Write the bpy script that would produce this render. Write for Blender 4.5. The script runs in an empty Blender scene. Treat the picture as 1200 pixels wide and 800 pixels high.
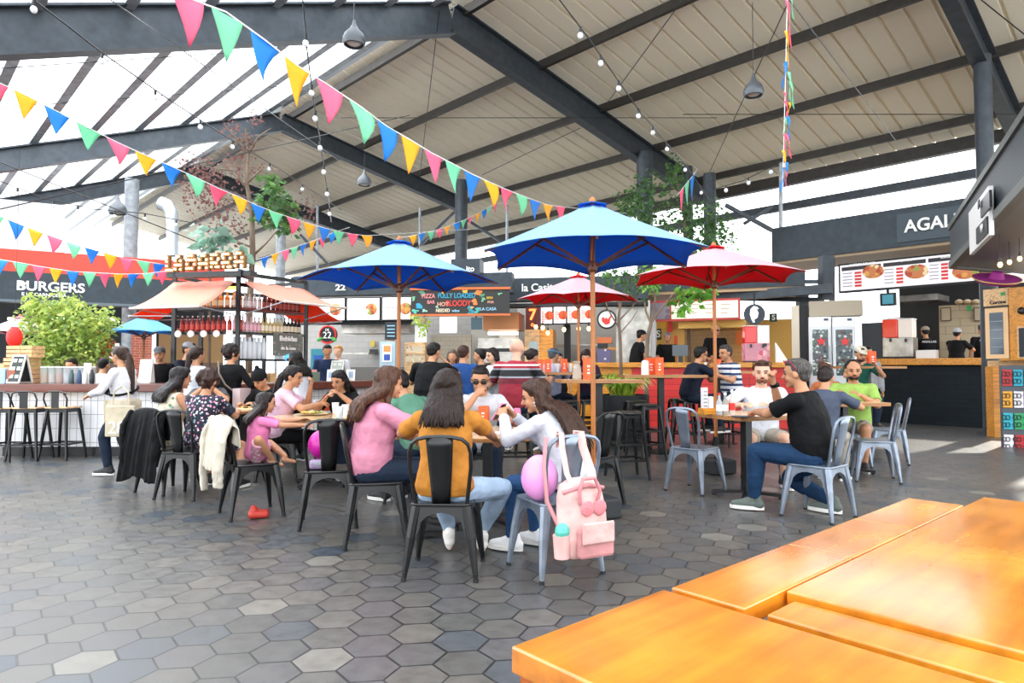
import bpy, math, random
from mathutils import Vector, Matrix, Euler, noise
random.seed(7)
S = bpy.context.scene
COL = S.collection
R = math.radians
# ---------------------------------------------------------------- camera
CH, FPX, YH = 1.28, 780.0, 430.0
PITCH = math.atan((YH - 400) / FPX)
cd = bpy.data.cameras.new('camera'); cam = bpy.data.objects.new('camera', cd); COL.objects.link(cam)
cd.sensor_width = 36; cd.lens = FPX / 1200 * 36; cd.clip_end = 300; cd.clip_start = 0.05
cam.location = (0, 0, CH); cam.rotation_euler = (R(90) + PITCH, 0, 0)
S.camera = cam
# ---------------------------------------------------------------- view and light
S.view_settings.view_transform = 'Standard'; S.view_settings.look = 'None'
S.view_settings.gamma = 1.0; S.view_settings.use_curve_mapping = False
S.view_settings.exposure = 0.16
try:
    S.cycles.use_denoising = True
    S.cycles.max_bounces = 8; S.cycles.transparent_max_bounces = 12
    S.cycles.sample_clamp_indirect = 6.0
    S.cycles.caustics_reflective = False; S.cycles.caustics_refractive = False
except Exception: pass
W = bpy.data.worlds.new('sky'); S.world = W; W.use_nodes = True
bg = W.node_tree.nodes['Background']; bg.inputs[0].default_value = (0.93, 0.97, 1.0, 1); bg.inputs[1].default_value = 3.7
sd = bpy.data.lights.new('sun', 'SUN'); sun = bpy.data.objects.new('sun', sd); COL.objects.link(sun)
sd.energy = 5.0; sd.angle = R(1.5); sd.color = (1.0, 0.93, 0.82)
sun_dir = Vector((0.723, 0.69, 0.0)) * math.cos(R(29)) + Vector((0, 0, 1)) * math.sin(R(29))
sun.rotation_euler = (sun_dir).to_track_quat('Z', 'Y').to_euler()
# soft daylight falling through the glazed left slope of the roof
ld = bpy.data.lights.new('skylight', 'AREA'); la = bpy.data.objects.new('skylight', ld); COL.objects.link(la)
ld.shape = 'RECTANGLE'; ld.size = 9; ld.size_y = 26; ld.energy = 2400; ld.color = (0.96, 0.98, 1.0)
# ---------------------------------------------------------------- projection helpers
_f = Vector((0, math.cos(PITCH), math.sin(PITCH))); _u = Vector((0, -math.sin(PITCH), math.cos(PITCH)))
def ray(px, py): return Vector(((px - 600) / FPX, 0, 0)) + _u * ((400 - py) / FPX) + _f
def at(px, py, Y):
    d = ray(px, py); t = Y / d.y; return Vector((d.x * t, Y, CH + d.z * t))
def fl(px, py, z=0.0):
    d = ray(px, py); t = (z - CH) / d.z; return Vector((d.x * t, d.y * t, z))
def wx(px, Y): return at(px, 430, Y).x
def wz(py, Y): return at(600, py, Y).z
# ---------------------------------------------------------------- materials
_mc = {}
def lin(c):
    return tuple(((x / 12.92) if x <= 0.04045 else ((x + 0.055) / 1.055) ** 2.4) for x in c)
def hexc(h): return lin(tuple(int(h[i:i + 2], 16) / 255 for i in (0, 2, 4)))
def mat(name, col='808080', rough=0.5, metal=0.0, kind=None, emit=0.0, spec=0.5, **k):
    if name in _mc: return _mc[name]
    m = bpy.data.materials.new(name); m.use_nodes = True; _mc[name] = m
    nt = m.node_tree; b = nt.nodes['Principled BSDF']
    c = hexc(col) + (1,)
    b.inputs['Base Color'].default_value = c; b.inputs['Roughness'].default_value = rough
    b.inputs['Metallic'].default_value = metal; b.inputs['Specular IOR Level'].default_value = spec
    if emit: b.inputs['Emission Color'].default_value = c; b.inputs['Emission Strength'].default_value = emit
    N = nt.nodes.new; L = nt.links.new
    def coords(scale):
        t = N('ShaderNodeTexCoord'); mp = N('ShaderNodeMapping'); mp.inputs['Scale'].default_value = scale
        L(t.outputs['Object'], mp.inputs['Vector']); return mp.outputs['Vector']
    def noise_(vec, sc, det=4):
        n = N('ShaderNodeTexNoise'); n.inputs['Scale'].default_value = sc; n.inputs['Detail'].default_value = det
        L(vec, n.inputs['Vector']); return n.outputs['Fac']
    def ramp(fac, stops, const=False):
        r = N('ShaderNodeValToRGB'); e = r.color_ramp.elements
        if const: r.color_ramp.interpolation = 'CONSTANT'
        while len(e) < len(stops): e.new(0.5)
        for el, (p, h) in zip(e, stops): el.position = p; el.color = hexc(h) + (1,)
        L(fac, r.inputs['Fac']); return r.outputs['Color']
    def bump(fac, st, dist=0.01):
        bp = N('ShaderNodeBump'); bp.inputs['Strength'].default_value = st; bp.inputs['Distance'].default_value = dist
        L(fac, bp.inputs['Height']); L(bp.outputs['Normal'], b.inputs['Normal'])
    def dark(h, f):
        return ''.join('%02x' % max(0, min(255, int(int(h[i:i + 2], 16) * f))) for i in (0, 2, 4))
    if kind == 'cloth':
        v = coords((1, 1, 1)); n = noise_(v, 9, 3)
        L(ramp(n, [(0.3, dark(col, 0.9)), (0.7, col)]), b.inputs['Base Color']); bump(n, 0.6, 0.03)
        b.inputs['Specular IOR Level'].default_value = 0.2
    elif kind == 'skin':
        b.inputs['Subsurface Weight'].default_value = 0.0
        v = coords((1, 1, 1)); n = noise_(v, 14, 3)
        L(ramp(n, [(0.3, dark(col, 0.93)), (0.7, col)]), b.inputs['Base Color'])
    elif kind == 'hair':
        b.inputs['Specular IOR Level'].default_value = 0.25
        v = coords((70, 70, 5)); n = noise_(v, 1.2, 3)
        L(ramp(n, [(0.3, dark(col, 0.55)), (0.7, dark(col, 1.25))]), b.inputs['Base Color']); bump(n, 0.8, 0.01)
    elif kind == 'metal':
        v = coords((1, 1, 1)); n = noise_(v, 6, 5)
        L(ramp(n, [(0.3, dark(col, 0.82)), (0.7, dark(col, 1.06))]), b.inputs['Base Color'])
    elif kind == 'stripe':   # horizontal stripes in z : k['stops']
        t = N('ShaderNodeTexCoord'); sx = N('ShaderNodeSeparateXYZ'); L(t.outputs['Object'], sx.inputs[0])
        if k.get('period'):
            mm = N('ShaderNodeMath'); mm.operation = 'DIVIDE'; L(sx.outputs['Z'], mm.inputs[0]); mm.inputs[1].default_value = k['period']
            fr = N('ShaderNodeMath'); fr.operation = 'FRACT'; L(mm.outputs[0], fr.inputs[0]); f = fr.outputs[0]
        else:
            mr = N('ShaderNodeMapRange'); L(sx.outputs['Z'], mr.inputs[0]); mr.inputs[1].default_value = k['z0']; mr.inputs[2].default_value = k['z1']; f = mr.outputs[0]
        L(ramp(f, k['stops'], True), b.inputs['Base Color'])
        bump(noise_(coords((1, 1, 1)), 9, 3), 0.6, 0.03)
    elif kind == 'floral':
        v = coords((1, 1, 1)); vo = N('ShaderNodeTexVoronoi'); vo.inputs['Scale'].default_value = k.get('scale', 26); L(v, vo.inputs['Vector'])
        sx = N('ShaderNodeSeparateColor'); L(vo.outputs['Color'], sx.inputs[0])
        c1 = ramp(sx.outputs[0], k['stops'], True)
        mx = N('ShaderNodeMix'); mx.data_type = 'RGBA'
        n = N('ShaderNodeMath'); n.operation = 'GREATER_THAN'; n.inputs[1].default_value = k.get('thr', 0.42)
        L(vo.outputs['Distance'], n.inputs[0]); L(n.outputs[0], mx.inputs[0]); L(c1, mx.inputs[6]); mx.inputs[7].default_value = c
        L(mx.outputs[2], b.inputs['Base Color']); bump(noise_(v, 9, 3), 0.6, 0.03)
    elif kind == 'wood':
        sc = k.get('grain', (1.5, 22, 22)); v = coords(sc); n = noise_(v, 1.6, 6)
        n2 = noise_(coords((1.2, 1.2, 1.2)), 1.8, 5)
        c1 = ramp(n, [(0.28, dark(col, k.get('dk', 0.75))), (0.5, col), (0.75, dark(col, 1.12))])
        mx = N('ShaderNodeMix'); mx.data_type = 'RGBA'; mx.blend_type = 'MULTIPLY'; mx.inputs[0].default_value = k.get('blotch', 0.5)
        L(c1, mx.inputs[6]); L(ramp(n2, [(0.35, k.get('bl', 'b89070')), (0.62, 'ffffff')]), mx.inputs[7]); L(mx.outputs[2], b.inputs['Base Color'])
        bump(n, 0.05, 0.002)
        if k.get('coat'): b.inputs['Coat Weight'].default_value = k['coat']; b.inputs['Coat Roughness'].default_value = 0.12
        if k.get('rv'):
            rr = N('ShaderNodeMapRange'); L(n2, rr.inputs[0]); rr.inputs[1].default_value = 0.3; rr.inputs[2].default_value = 0.7
            rr.inputs[3].default_value = rough * 0.7; rr.inputs[4].default_value = rough * 1.5; L(rr.outputs[0], b.inputs['Roughness'])
    elif kind == 'canvas':
        v = coords((1, 1, 1)); n = noise_(v, 3, 3); bump(n, 0.3, 0.03)
        tr = N('ShaderNodeBsdfTranslucent'); tr.inputs[0].default_value = hexc(k.get('under', col)) + (1,)
        ms = N('ShaderNodeMixShader'); ms.inputs[0].default_value = k.get('trans', 0.45)
        L(b.outputs[0], ms.inputs[1]); L(tr.outputs[0], ms.inputs[2]); L(ms.outputs[0], nt.nodes['Material Output'].inputs[0])
    elif kind == 'leaf':
        oi = N('ShaderNodeTexCoord'); n = noise_(coords((1, 1, 1)), k.get('nscale', 6), 2)
        L(ramp(n, [(0.35, dark(col, 0.6)), (0.5, col), (0.68, k.get('hi', dark(col, 1.5)))]), b.inputs['Base Color'])
        tr = N('ShaderNodeBsdfTranslucent'); tr.inputs[0].default_value = hexc(k.get('hi', col)) + (1,)
        ms = N('ShaderNodeMixShader'); ms.inputs[0].default_value = 0.35
        L(b.outputs[0], ms.inputs[1]); L(tr.outputs[0], ms.inputs[2]); L(ms.outputs[0], nt.nodes['Material Output'].inputs[0])
    elif kind == 'glass':
        tr = N('ShaderNodeBsdfTransparent'); tr.inputs[0].default_value = c
        ms = N('ShaderNodeMixShader'); ms.inputs[0].default_value = k.get('mix', 0.25)
        L(tr.outputs[0], ms.inputs[1]); L(b.outputs[0], ms.inputs[2]); L(ms.outputs[0], nt.nodes['Material Output'].inputs[0])
    elif kind == 'glazing':
        tr = N('ShaderNodeBsdfTransparent'); tr.inputs[0].default_value = (0.92, 0.94, 0.96, 1)
        tl = N('ShaderNodeBsdfTranslucent'); tl.inputs[0].default_value = (0.95, 0.97, 1, 1)
        a1 = N('ShaderNodeMixShader'); a1.inputs[0].default_value = 0.25
        L(tr.outputs[0], a1.inputs[1]); L(tl.outputs[0], a1.inputs[2]); L(a1.outputs[0], nt.nodes['Material Output'].inputs[0])
    elif kind == 'brick':
        br = N('ShaderNodeTexBrick'); t = N('ShaderNodeTexCoord'); mp = N('ShaderNodeMapping'); mp.inputs['Rotation'].default_value = k.get('rot', (R(90), 0, 0))
        mp.inputs['Location'].default_value = k.get('loc', (0, 0, 0))
        L(t.outputs['Object'], mp.inputs[0]); L(mp.outputs[0], br.inputs['Vector'])
        br.inputs['Scale'].default_value = 1.0; br.inputs['Color1'].default_value = c; br.inputs['Color2'].default_value = hexc(k.get('col2', col)) + (1,)
        br.inputs['Mortar'].default_value = hexc(k.get('mortar', '505050')) + (1,)
        br.inputs['Brick Width'].default_value = k['bw']; br.inputs['Row Height'].default_value = k['bh']; br.inputs['Mortar Size'].default_value = k.get('ms', 0.005)
        br.offset = k.get('offset', 0.5); L(br.outputs['Color'], b.inputs['Base Color'])
    return m

# ---------------------------------------------------------------- mesh collector
class MB:
    def __init__(s): s.V = []; s.F = []; s.M = []
    def add(s, V, F, m=0):
        o = len(s.V); s.V += [tuple(v) for v in V]; s.F += [tuple(i + o for i in f) for f in F]; s.M += [m] * len(F); return s
    def box(s, c, d, rz=0, m=0, rot=None):
        hx, hy, hz = d[0] / 2, d[1] / 2, d[2] / 2
        M = rot if rot is not None else Matrix.Rotation(rz, 3, 'Z')
        c = Vector(c)
        V = [c + M @ Vector((x, y, z)) for x in (-hx, hx) for y in (-hy, hy) for z in (-hz, hz)]
        return s.add(V, [(0, 1, 3, 2), (4, 6, 7, 5), (0, 4, 5, 1), (2, 3, 7, 6), (0, 2, 6, 4), (1, 5, 7, 3)], m)
    def beam(s, a, b, w, h, m=0, up=(0, 0, 1)):
        a = Vector(a); b = Vector(b); d = (b - a); L = d.length; d.normalize()
        x = d.cross(Vector(up)); x.normalize(); z = x.cross(d)
        M = Matrix((x, d, z)).transposed()
        return s.box((a + b) / 2, (w, L, h), m=m, rot=M)
    def tube(s, pts, r, seg=8, m=0, cap=True, flat=1.0, closed=False):
        pts = [Vector(p) for p in pts]; n = len(pts)
        rs = r if isinstance(r, (list, tuple)) else [r] * n
        V = []; F = []; up = None
        for i, p in enumerate(pts):
            if closed: t = pts[(i + 1) % n] - pts[i - 1]
            else: t = pts[min(i + 1, n - 1)] - pts[max(i - 1, 0)]
            if t.length < 1e-9: t = Vector((0, 0, 1))
            t.normalize()
            if up is None:
                up = Vector((0, 0, 1)) if abs(t.z) < 0.9 else Vector((0, 1, 0))
            x = t.cross(up);
            if x.length < 1e-6: x = t.cross(Vector((1, 0, 0)))
            x.normalize(); y = x.cross(t); up = y
            for k in range(seg):
                a = 2 * math.pi * k / seg
                V.append(p + x * (math.cos(a) * rs[i]) + y * (math.sin(a) * rs[i] * flat))
        m_ = n if closed else n - 1
        for i in range(m_):
            for k in range(seg):
                k2 = (k + 1) % seg; j = (i + 1) % n
                F.append((i * seg + k, j * seg + k, j * seg + k2, i * seg + k2))
        if cap and not closed:
            F.append(tuple(range(seg))); F.append(tuple((n - 1) * seg + k for k in reversed(range(seg))))
        return s.add(V, F, m)
    def cyl(s, a, b, r0, r1=None, seg=16, m=0): return s.tube([a, b], [r0, r0 if r1 is None else r1], seg, m)
    def ell(s, c, r, seg=14, rings=9, M=None, m=0):
        c = Vector(c); V = []; F = []
        if not isinstance(r, (tuple, list)): r = (r, r, r)
        for i in range(rings + 1):
            ph = math.pi * i / rings
            for k in range(seg):
                a = 2 * math.pi * k / seg
                v = Vector((r[0] * math.sin(ph) * math.cos(a), r[1] * math.sin(ph) * math.sin(a), r[2] * math.cos(ph)))
                if i in (0, rings) and k: continue
                V.append(c + (M @ v if M is not None else v))
        def idx(i, k):
            if i == 0: return 0
            if i == rings: return 1 + (rings - 1) * seg
            return 1 + (i - 1) * seg + k % seg
        for i in range(rings):
            for k in range(seg):
                q = [idx(i, k), idx(i + 1, k), idx(i + 1, k + 1), idx(i, k + 1)]
                q2 = []
                for t in q:
                    if t not in q2: q2.append(t)
                F.append(tuple(q2))
        return s.add(V, F, m)
    def cap(s, a, b, r0, r1=None, seg=12):   # capsule with tapered body
        r1 = r0 if r1 is None else r1
        a = Vector(a); b = Vector(b); d = b - a
        if d.length < 1e-6: return s.ell(a, r0, seg, 8)
        d.normalize(); pts = []; rs = []
        for t in (-1, -0.85, -0.5): pts.append(a + d * r0 * t); rs.append(max(1e-4, r0 * math.sqrt(max(0, 1 - t * t)) if t > -1 else r0 * 0.05))
        pts.append(a); rs.append(r0); pts.append((a + b) / 2); rs.append((r0 + r1) / 2); pts.append(b); rs.append(r1)
        for t in (0.5, 0.85, 1): pts.append(b + d * r1 * t); rs.append(r1 * math.sqrt(max(0, 1 - t * t)) if t < 1 else r1 * 0.05)
        return s.tube(pts, rs, seg)
    def lathe(s, prof, c=(0, 0, 0), seg=20, m=0):
        c = Vector(c); V = []; F = []
        n = len(prof)
        for r, z in prof:
            for k in range(seg):
                a = 2 * math.pi * k / seg; V.append(c + Vector((r * math.cos(a), r * math.sin(a), z)))
        for i in range(n - 1):
            for k in range(seg):
                k2 = (k + 1) % seg; F.append((i * seg + k, i * seg + k2, (i + 1) * seg + k2, (i + 1) * seg + k))
        F.append(tuple(reversed(range(seg)))); F.append(tuple((n - 1) * seg + k for k in range(seg)))
        return s.add(V, F, m)
    def prism(s, pts, off, m=0):   # closed polygon extruded by off
        n = len(pts); pts = [Vector(p) for p in pts]; off = Vector(off)
        V = pts + [p + off for p in pts]
        F = [tuple(range(n)), tuple(reversed(range(n, 2 * n)))]
        for i in range(n):
            j = (i + 1) % n; F.append((i, i + n, j + n, j))
        return s.add(V, F, m)
    def build(s, name, mats, parent=None, smooth=False, bevel=0, loc=None, rz=0, auto=True):
        me = bpy.data.meshes.new(name); me.from_pydata(s.V, [], s.F)
        mats = mats if isinstance(mats, (list, tuple)) else [mats]
        for m in mats: me.materials.append(m)
        if len(mats) > 1: me.polygons.foreach_set('material_index', s.M)
        import bmesh
        bm = bmesh.new(); bm.from_mesh(me); bmesh.ops.recalc_face_normals(bm, faces=bm.faces); bm.to_mesh(me); bm.free()
        if smooth:
            me.polygons.foreach_set('use_smooth', [True] * len(me.polygons))
            if smooth != 'full': me.set_sharp_from_angle(angle=R(42))
        me.update()
        o = bpy.data.objects.new(name, me); COL.objects.link(o)
        if parent is not None: o.parent = parent
        if loc is not None: o.location = loc
        o.rotation_euler[2] = rz
        if bevel:
            b = o.modifiers.new('bevel', 'BEVEL'); b.width = bevel; b.segments = 2; b.limit_method = 'ANGLE'
        return o
def tag(o, label=None, cat=None, group=None, kind=None):
    if label: o['label'] = label
    if cat: o['category'] = cat
    if group: o['group'] = group
    if kind: o['kind'] = kind
    return o
def empty(name, loc, rz=0, label=None, cat=None, group=None):
    o = bpy.data.objects.new(name, None); o.empty_display_size = 0.1; COL.objects.link(o)
    o.location = loc; o.rotation_euler[2] = rz
    return tag(o, label, cat, group)
def st(o): o['kind'] = 'structure'; return o
_kids = {}
def copy_tree(o, parent=None):
    c = o.copy(); COL.objects.link(c)
    if parent is not None: c.parent = parent
    for ch in [x for x in COL.objects if x.parent == o]: copy_tree(ch, c)
    return c
def clone(o, loc, rz, label, group=None, cat=None, scale=None):
    c = copy_tree(o); c.location = loc; c.rotation_euler = (0, 0, rz); c['label'] = label
    if group: c['group'] = group
    if scale: c.scale = (scale,) * 3
    return c
def text(s, size, loc, rot, m, parent=None, name='lettering', extrude=0.004, align='CENTER', sx=1.0, bold=0.0):
    cu = bpy.data.curves.new(name, 'FONT'); cu.body = s; cu.size = size; cu.extrude = extrude
    cu.align_x = align; cu.offset = bold * size; cu.align_y = 'CENTER'; cu.materials.append(m)
    o = bpy.data.objects.new(name, cu); COL.objects.link(o); o.location = loc; o.rotation_euler = rot; o.scale = (sx, 1, 1)
    if parent is not None: o.parent = parent
    return o
# shared materials
M_steel = mat('dark_steel', '3d444b', 0.5, 0.3, 'metal')
M_steelr = mat('brown_dark_steel', '39342f', 0.55, 0.2, 'metal')
M_grey = mat('grey_steel', 'a9afb5', 0.45, 0.3, 'metal')
M_black = mat('black_paint', '0e1012', 0.35)
M_blackm = mat('black_matte', '1a1c1e', 0.7)
M_chairb = mat('black_chair_enamel', '0b0c0d', 0.28, 0.0, spec=0.5)
M_chairg = mat('galvanised_chair_metal', '8b95a3', 0.33, 0.65, 'metal')
M_white = mat('white_paint', 'e8e8e6', 0.5)
M_paper = mat('white_paper', 'f2f2ee', 0.6)
M_tabletop = mat('pale_wood_top', 'e0bb8c', 0.25, 0, 'wood', coat=0.4, blotch=0.25)
M_edge = mat('tan_wood_edge', 'b07c4a', 0.4, 0, 'wood', blotch=0.3)
M_tablebrown = mat('brown_wood', '6e3c22', 0.35, 0, 'wood', blotch=0.3)
M_orangewood = mat('orange_wood', 'd8912e', 0.35, 0, 'wood', blotch=0.3)
M_pine = mat('pine_wood', 'dcb381', 0.5, 0, 'wood', blotch=0.3)
M_pole = mat('umbrella_pole_wood', 'b06a2c', 0.4, 0, 'wood', grain=(22, 22, 1.5), blotch=0.2)
M_orange = mat('orange_card', 'f0602a', 0.5)
M_red = mat('red_paint', 'd42a24', 0.4)
M_fascia = mat('slate_fascia', '2b3740', 0.55, 0.1, 'metal')
M_cup = mat('paper_cup', 'f4f3f0', 0.5)
M_steelbright = mat('stainless', 'b6b2aa', 0.28, 0.8, 'metal')
# ================================================================= STRUCTURE
# ---- floor: hexagonal pavers
def floor_material():
    m = bpy.data.materials.new('hex_pavers'); m.use_nodes = True; nt = m.node_tree; b = nt.nodes['Principled BSDF']
    N = nt.nodes.new; L = nt.links.new
    def vm(op, a, c=None):
        n = N('ShaderNodeVectorMath'); n.operation = op
        if isinstance(a, tuple): n.inputs[0].default_value = a
        else: L(a, n.inputs[0])
        if c is not None:
            if isinstance(c, tuple): n.inputs[1].default_value = c
            else: L(c, n.inputs[1])
        return n
    def mt(op, a, c=0.0):
        n = N('ShaderNodeMath'); n.operation = op
        for i, v in enumerate((a, c)):
            if isinstance(v, (int, float)): n.inputs[i].default_value = v
            else: L(v, n.inputs[i])
        return n.outputs[0]
    t = N('ShaderNodeTexCoord'); mp = N('ShaderNodeMapping'); mp.inputs['Location'].default_value = (0, 0, 0.37); mp.inputs['Rotation'].default_value = (0, 0, R(FLOOR_ROT))
    s = 1 / TILE; mp.inputs['Scale'].default_value = (s, s, 0); L(t.outputs['Object'], mp.inputs[0])
    p = vm('ADD', mp.outputs[0], (200, 346.41016, 0)).outputs[0]
    r = (1.0, 1.7320508, 1.0); h = (0.5, 0.8660254, 0.0)
    a = vm('SUBTRACT', vm('MODULO', p, r).outputs[0], h).outputs[0]
    p2 = vm('ADD', p, h).outputs[0]
    c = vm('SUBTRACT', vm('MODULO', p2, r).outputs[0], h).outputs[0]
    la = vm('LENGTH', a).outputs['Value']; lc = vm('LENGTH', c).outputs['Value']
    lt = mt('LESS_THAN', la, lc)
    mx = N('ShaderNodeMix'); mx.data_type = 'VECTOR'; L(lt, mx.inputs[0]); L(c, mx.inputs[4]); L(a, mx.inputs[5]); gv = mx.outputs[1]
    ida = vm('SUBTRACT', p, a).outputs[0]; idc = vm('SUBTRACT', p, c).outputs[0]
    mi = N('ShaderNodeMix'); mi.data_type = 'VECTOR'; L(lt, mi.inputs[0]); L(idc, mi.inputs[4]); L(ida, mi.inputs[5]); idv = mi.outputs[1]
    ab = vm('ABSOLUTE', gv).outputs[0]
    d1 = vm('DOT_PRODUCT', ab, (0.5, 0.8660254, 0)).outputs['Value']
    sx = N('ShaderNodeSeparateXYZ'); L(ab, sx.inputs[0])
    dd = mt('MAXIMUM', d1, sx.outputs[0]); edge = mt('SUBTRACT', 0.5, dd)
    # joint width varies a little
    jn = N('ShaderNodeTexNoise'); L(idv, jn.inputs['Vector']); jn.inputs['Scale'].default_value = 0.7
    jw = mt('MULTIPLY', jn.outputs['Fac'], 0.045)
    joint = mt('LESS_THAN', edge, jw)
    idr = vm('SCALE', idv); idr.inputs['Scale'].default_value = 1.0
    sn = vm('SNAP', vm('ADD', idv, (0.01, 0.01, 0)).outputs[0], (0.25, 0.4330127, 1)).outputs[0]
    wn = N('ShaderNodeTexWhiteNoise'); wn.noise_dimensions = '3D'; L(sn, wn.inputs['Vector'])
    big = N('ShaderNodeTexNoise'); L(idv, big.inputs['Vector']); big.inputs['Scale'].default_value = 0.16; big.inputs['Detail'].default_value = 2
    v = mt('ADD', mt('MULTIPLY', wn.outputs['Value'], 0.55), mt('MULTIPLY', big.outputs['Fac'], 0.9))
    rp = N('ShaderNodeValToRGB'); L(v, rp.inputs['Fac']); rp.color_ramp.interpolation = 'CONSTANT'; e = rp.color_ramp.elements
    stops = [(0, '3a444e'), (0.44, '4b4f52'), (0.54, '53524f'), (0.66, '5b5853'), (0.82, '565453'), (0.955, '76726a'), (0.972, '625e58')]
    while len(e) < len(stops): e.new(0.5)
    for el, (q, hx) in zip(e, stops): el.position = q; el.color = hexc(hx) + (1,)
    st_ = N('ShaderNodeTexNoise'); L(mp.outputs[0], st_.inputs['Vector']); st_.inputs['Scale'].default_value = 3.0; st_.inputs['Detail'].default_value = 6
    mul = N('ShaderNodeMix'); mul.data_type = 'RGBA'; mul.blend_type = 'MULTIPLY'; mul.inputs[0].default_value = 0.5
    sr = N('ShaderNodeValToRGB'); L(st_.outputs['Fac'], sr.inputs['Fac']); sr.color_ramp.elements[0].position = 0.3; sr.color_ramp.elements[0].color = (0.45, 0.45, 0.45, 1); sr.color_ramp.elements[1].position = 0.65
    L(rp.outputs['Color'], mul.inputs[6]); L(sr.outputs['Color'], mul.inputs[7])
    jm = N('ShaderNodeMix'); jm.data_type = 'RGBA'; L(joint, jm.inputs[0]); L(mul.outputs[2], jm.inputs[6]); jm.inputs[7].default_value = hexc('1c1d1f') + (1,)
    L(jm.outputs[2], b.inputs['Base Color'])
    rr = N('ShaderNodeMapRange'); L(st_.outputs['Fac'], rr.inputs[0]); rr.inputs[1].default_value = 0.3; rr.inputs[2].default_value = 0.7; rr.inputs[3].default_value = 0.3; rr.inputs[4].default_value = 0.4
    L(rr.outputs[0], b.inputs['Roughness']); b.inputs['Specular IOR Level'].default_value = 0.6
    bp = N('ShaderNodeBump'); bp.inputs['Strength'].default_value = 0.6; bp.inputs['Distance'].default_value = 0.006
    inv = mt('SUBTRACT', 1.0, joint)
    return m
TILE = 0.235; FLOOR_ROT = 22
fm = MB(); fm.add([(-32, -6, 0), (32, -6, 0), (32, 48, 0), (-32, 48, 0)], [(0, 1, 2, 3)])
st(fm.build('floor', floor_material()))
# ---- roof frames.  u = along the ridge (receding left), v = across, towards the right eave
U = Vector((-0.69, 0.723, 0)).normalized(); V_ = Vector((0.723, 0.69, 0)).normalized()
D1 = 14.0
AP = Vector((-0.0923 * D1, D1, CH + 0.532 * D1))        # apex of the second frame
MR, ML = 0.192, 0.39
def rf(u, s, dz=0.0):   # roof-frame point: u along ridge, s across (+ right)
    z = AP.z - (MR * s if s > 0 else -ML * s) + dz
    p = AP + U * u + V_ * s
    return Vector((p.x, p.y, z))
def ibeam(mb, a, b, h=0.5, w=0.26, t=0.035):
    a = Vector(a); b = Vector(b)
    d = (b - a).normalized(); x = d.cross(Vector((0, 0, 1))).normalized(); z = x.cross(d)
    mb.beam(a, b, 0.03, h); mb.beam(a + z * (h / 2), b + z * (h / 2), w, t); mb.beam(a - z * (h / 2), b - z * (h / 2), w, t)
SR = 10.2; SL = -15.0
FR_U = [-8.1, 0.0, 8.3, 15.6]
for i, uu in enumerate(FR_U):
    mb = MB(); ibeam(mb, rf(uu, 0), rf(uu, SR if i != 2 else 7.0), 0.62 if i < 2 else 0.5); ibeam(mb, rf(uu, 0), rf(uu, SL), 0.62 if i < 2 else 0.5)
    mb.beam(rf(uu, 0, -0.33), rf(uu, 0, 0.34), 0.3, 0.06)
    st(mb.build('roof_frame', M_steel if i != 1 else M_steel))
# purlins on the right slope
for s in (0.35, 2.7, 5.0, 7.5, 9.95):
    mb = MB(); mb.beam(rf(-14, s, 0.36), rf(30, s, 0.36), 0.10, 0.2); st(mb.build('roof_purlin', M_steelr))
for k in range(13):
    s = -0.55 - 1.12 * k
    mb = MB(); mb.beam(rf(-14, s, 0.36), rf(30, s, 0.36), 0.16, 0.12); st(mb.build('roof_purlin', M_grey))
# corrugated sheets on the right slope (real ribs running down the slope)
M_sheet = mat('beige_roof_sheet', 'f6ecd6', 0.6)
def sheet(u0, u1, s0, s1, m, pitch, rib, depth, dz, name):
    V = []; F = []; u = u0; row = []
    while u < u1:
        for du, h in ((0, 0), (pitch - rib, 0), (pitch - rib + 0.02, -depth), (pitch - 0.02, -depth)):
            row.append((u + du, h))
        u += pitch
    for (uu, h) in row:
        V.append(rf(uu, s0, dz + h)); V.append(rf(uu, s1, dz + h))
    for i in range(len(row) - 1): F.append((2 * i, 2 * i + 2, 2 * i + 3, 2 * i + 1))
    mb = MB(); mb.add(V, F); return mb.build(name, m)
o = sheet(-14, 30, 0.0, 11.2, M_sheet, 0.46, 0.075, -0.07, 0.53, 'roof_sheet'); st(o)
# glazed left slope
mb = MB(); mb.add([rf(-14, -0.0, 0.46), rf(30, -0.0, 0.46), rf(30, SL, 0.46), rf(-14, SL, 0.46)], [(0, 1, 2, 3)])
st(mb.build('roof_glazing', mat('milky_glazing', kind='glazing')))
mb = MB(); mb.beam(rf(-14, -0.25, 0.47), rf(30, -0.25, 0.47), 0.35, 0.06); st(mb.build('ridge_flashing', mat('pale_flashing', 'b9c2cb', 0.35, 0.6)))
# skylight lamp lies just above the glazing
la.location = rf(4, -6.5, 1.3)
nrm = (rf(0, -8) - rf(0, 0)).cross(rf(5, 0) - rf(0, 0)).normalized()
if nrm.z < 0: nrm = -nrm
la.rotation_euler = nrm.to_track_quat('Z', 'Y').to_euler()
# eave beams
mb = MB(); mb.beam(rf(-14, 10.6, 0.1), rf(30, 10.6, 0.1), 0.2, 0.32); st(mb.build('eave_beam', M_steelr))
mb = MB(); mb.beam(rf(-14, 10.9, -0.55), rf(30, 10.9, -0.55), 0.15, 0.22); st(mb.build('eave_beam', M_steel))
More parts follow.
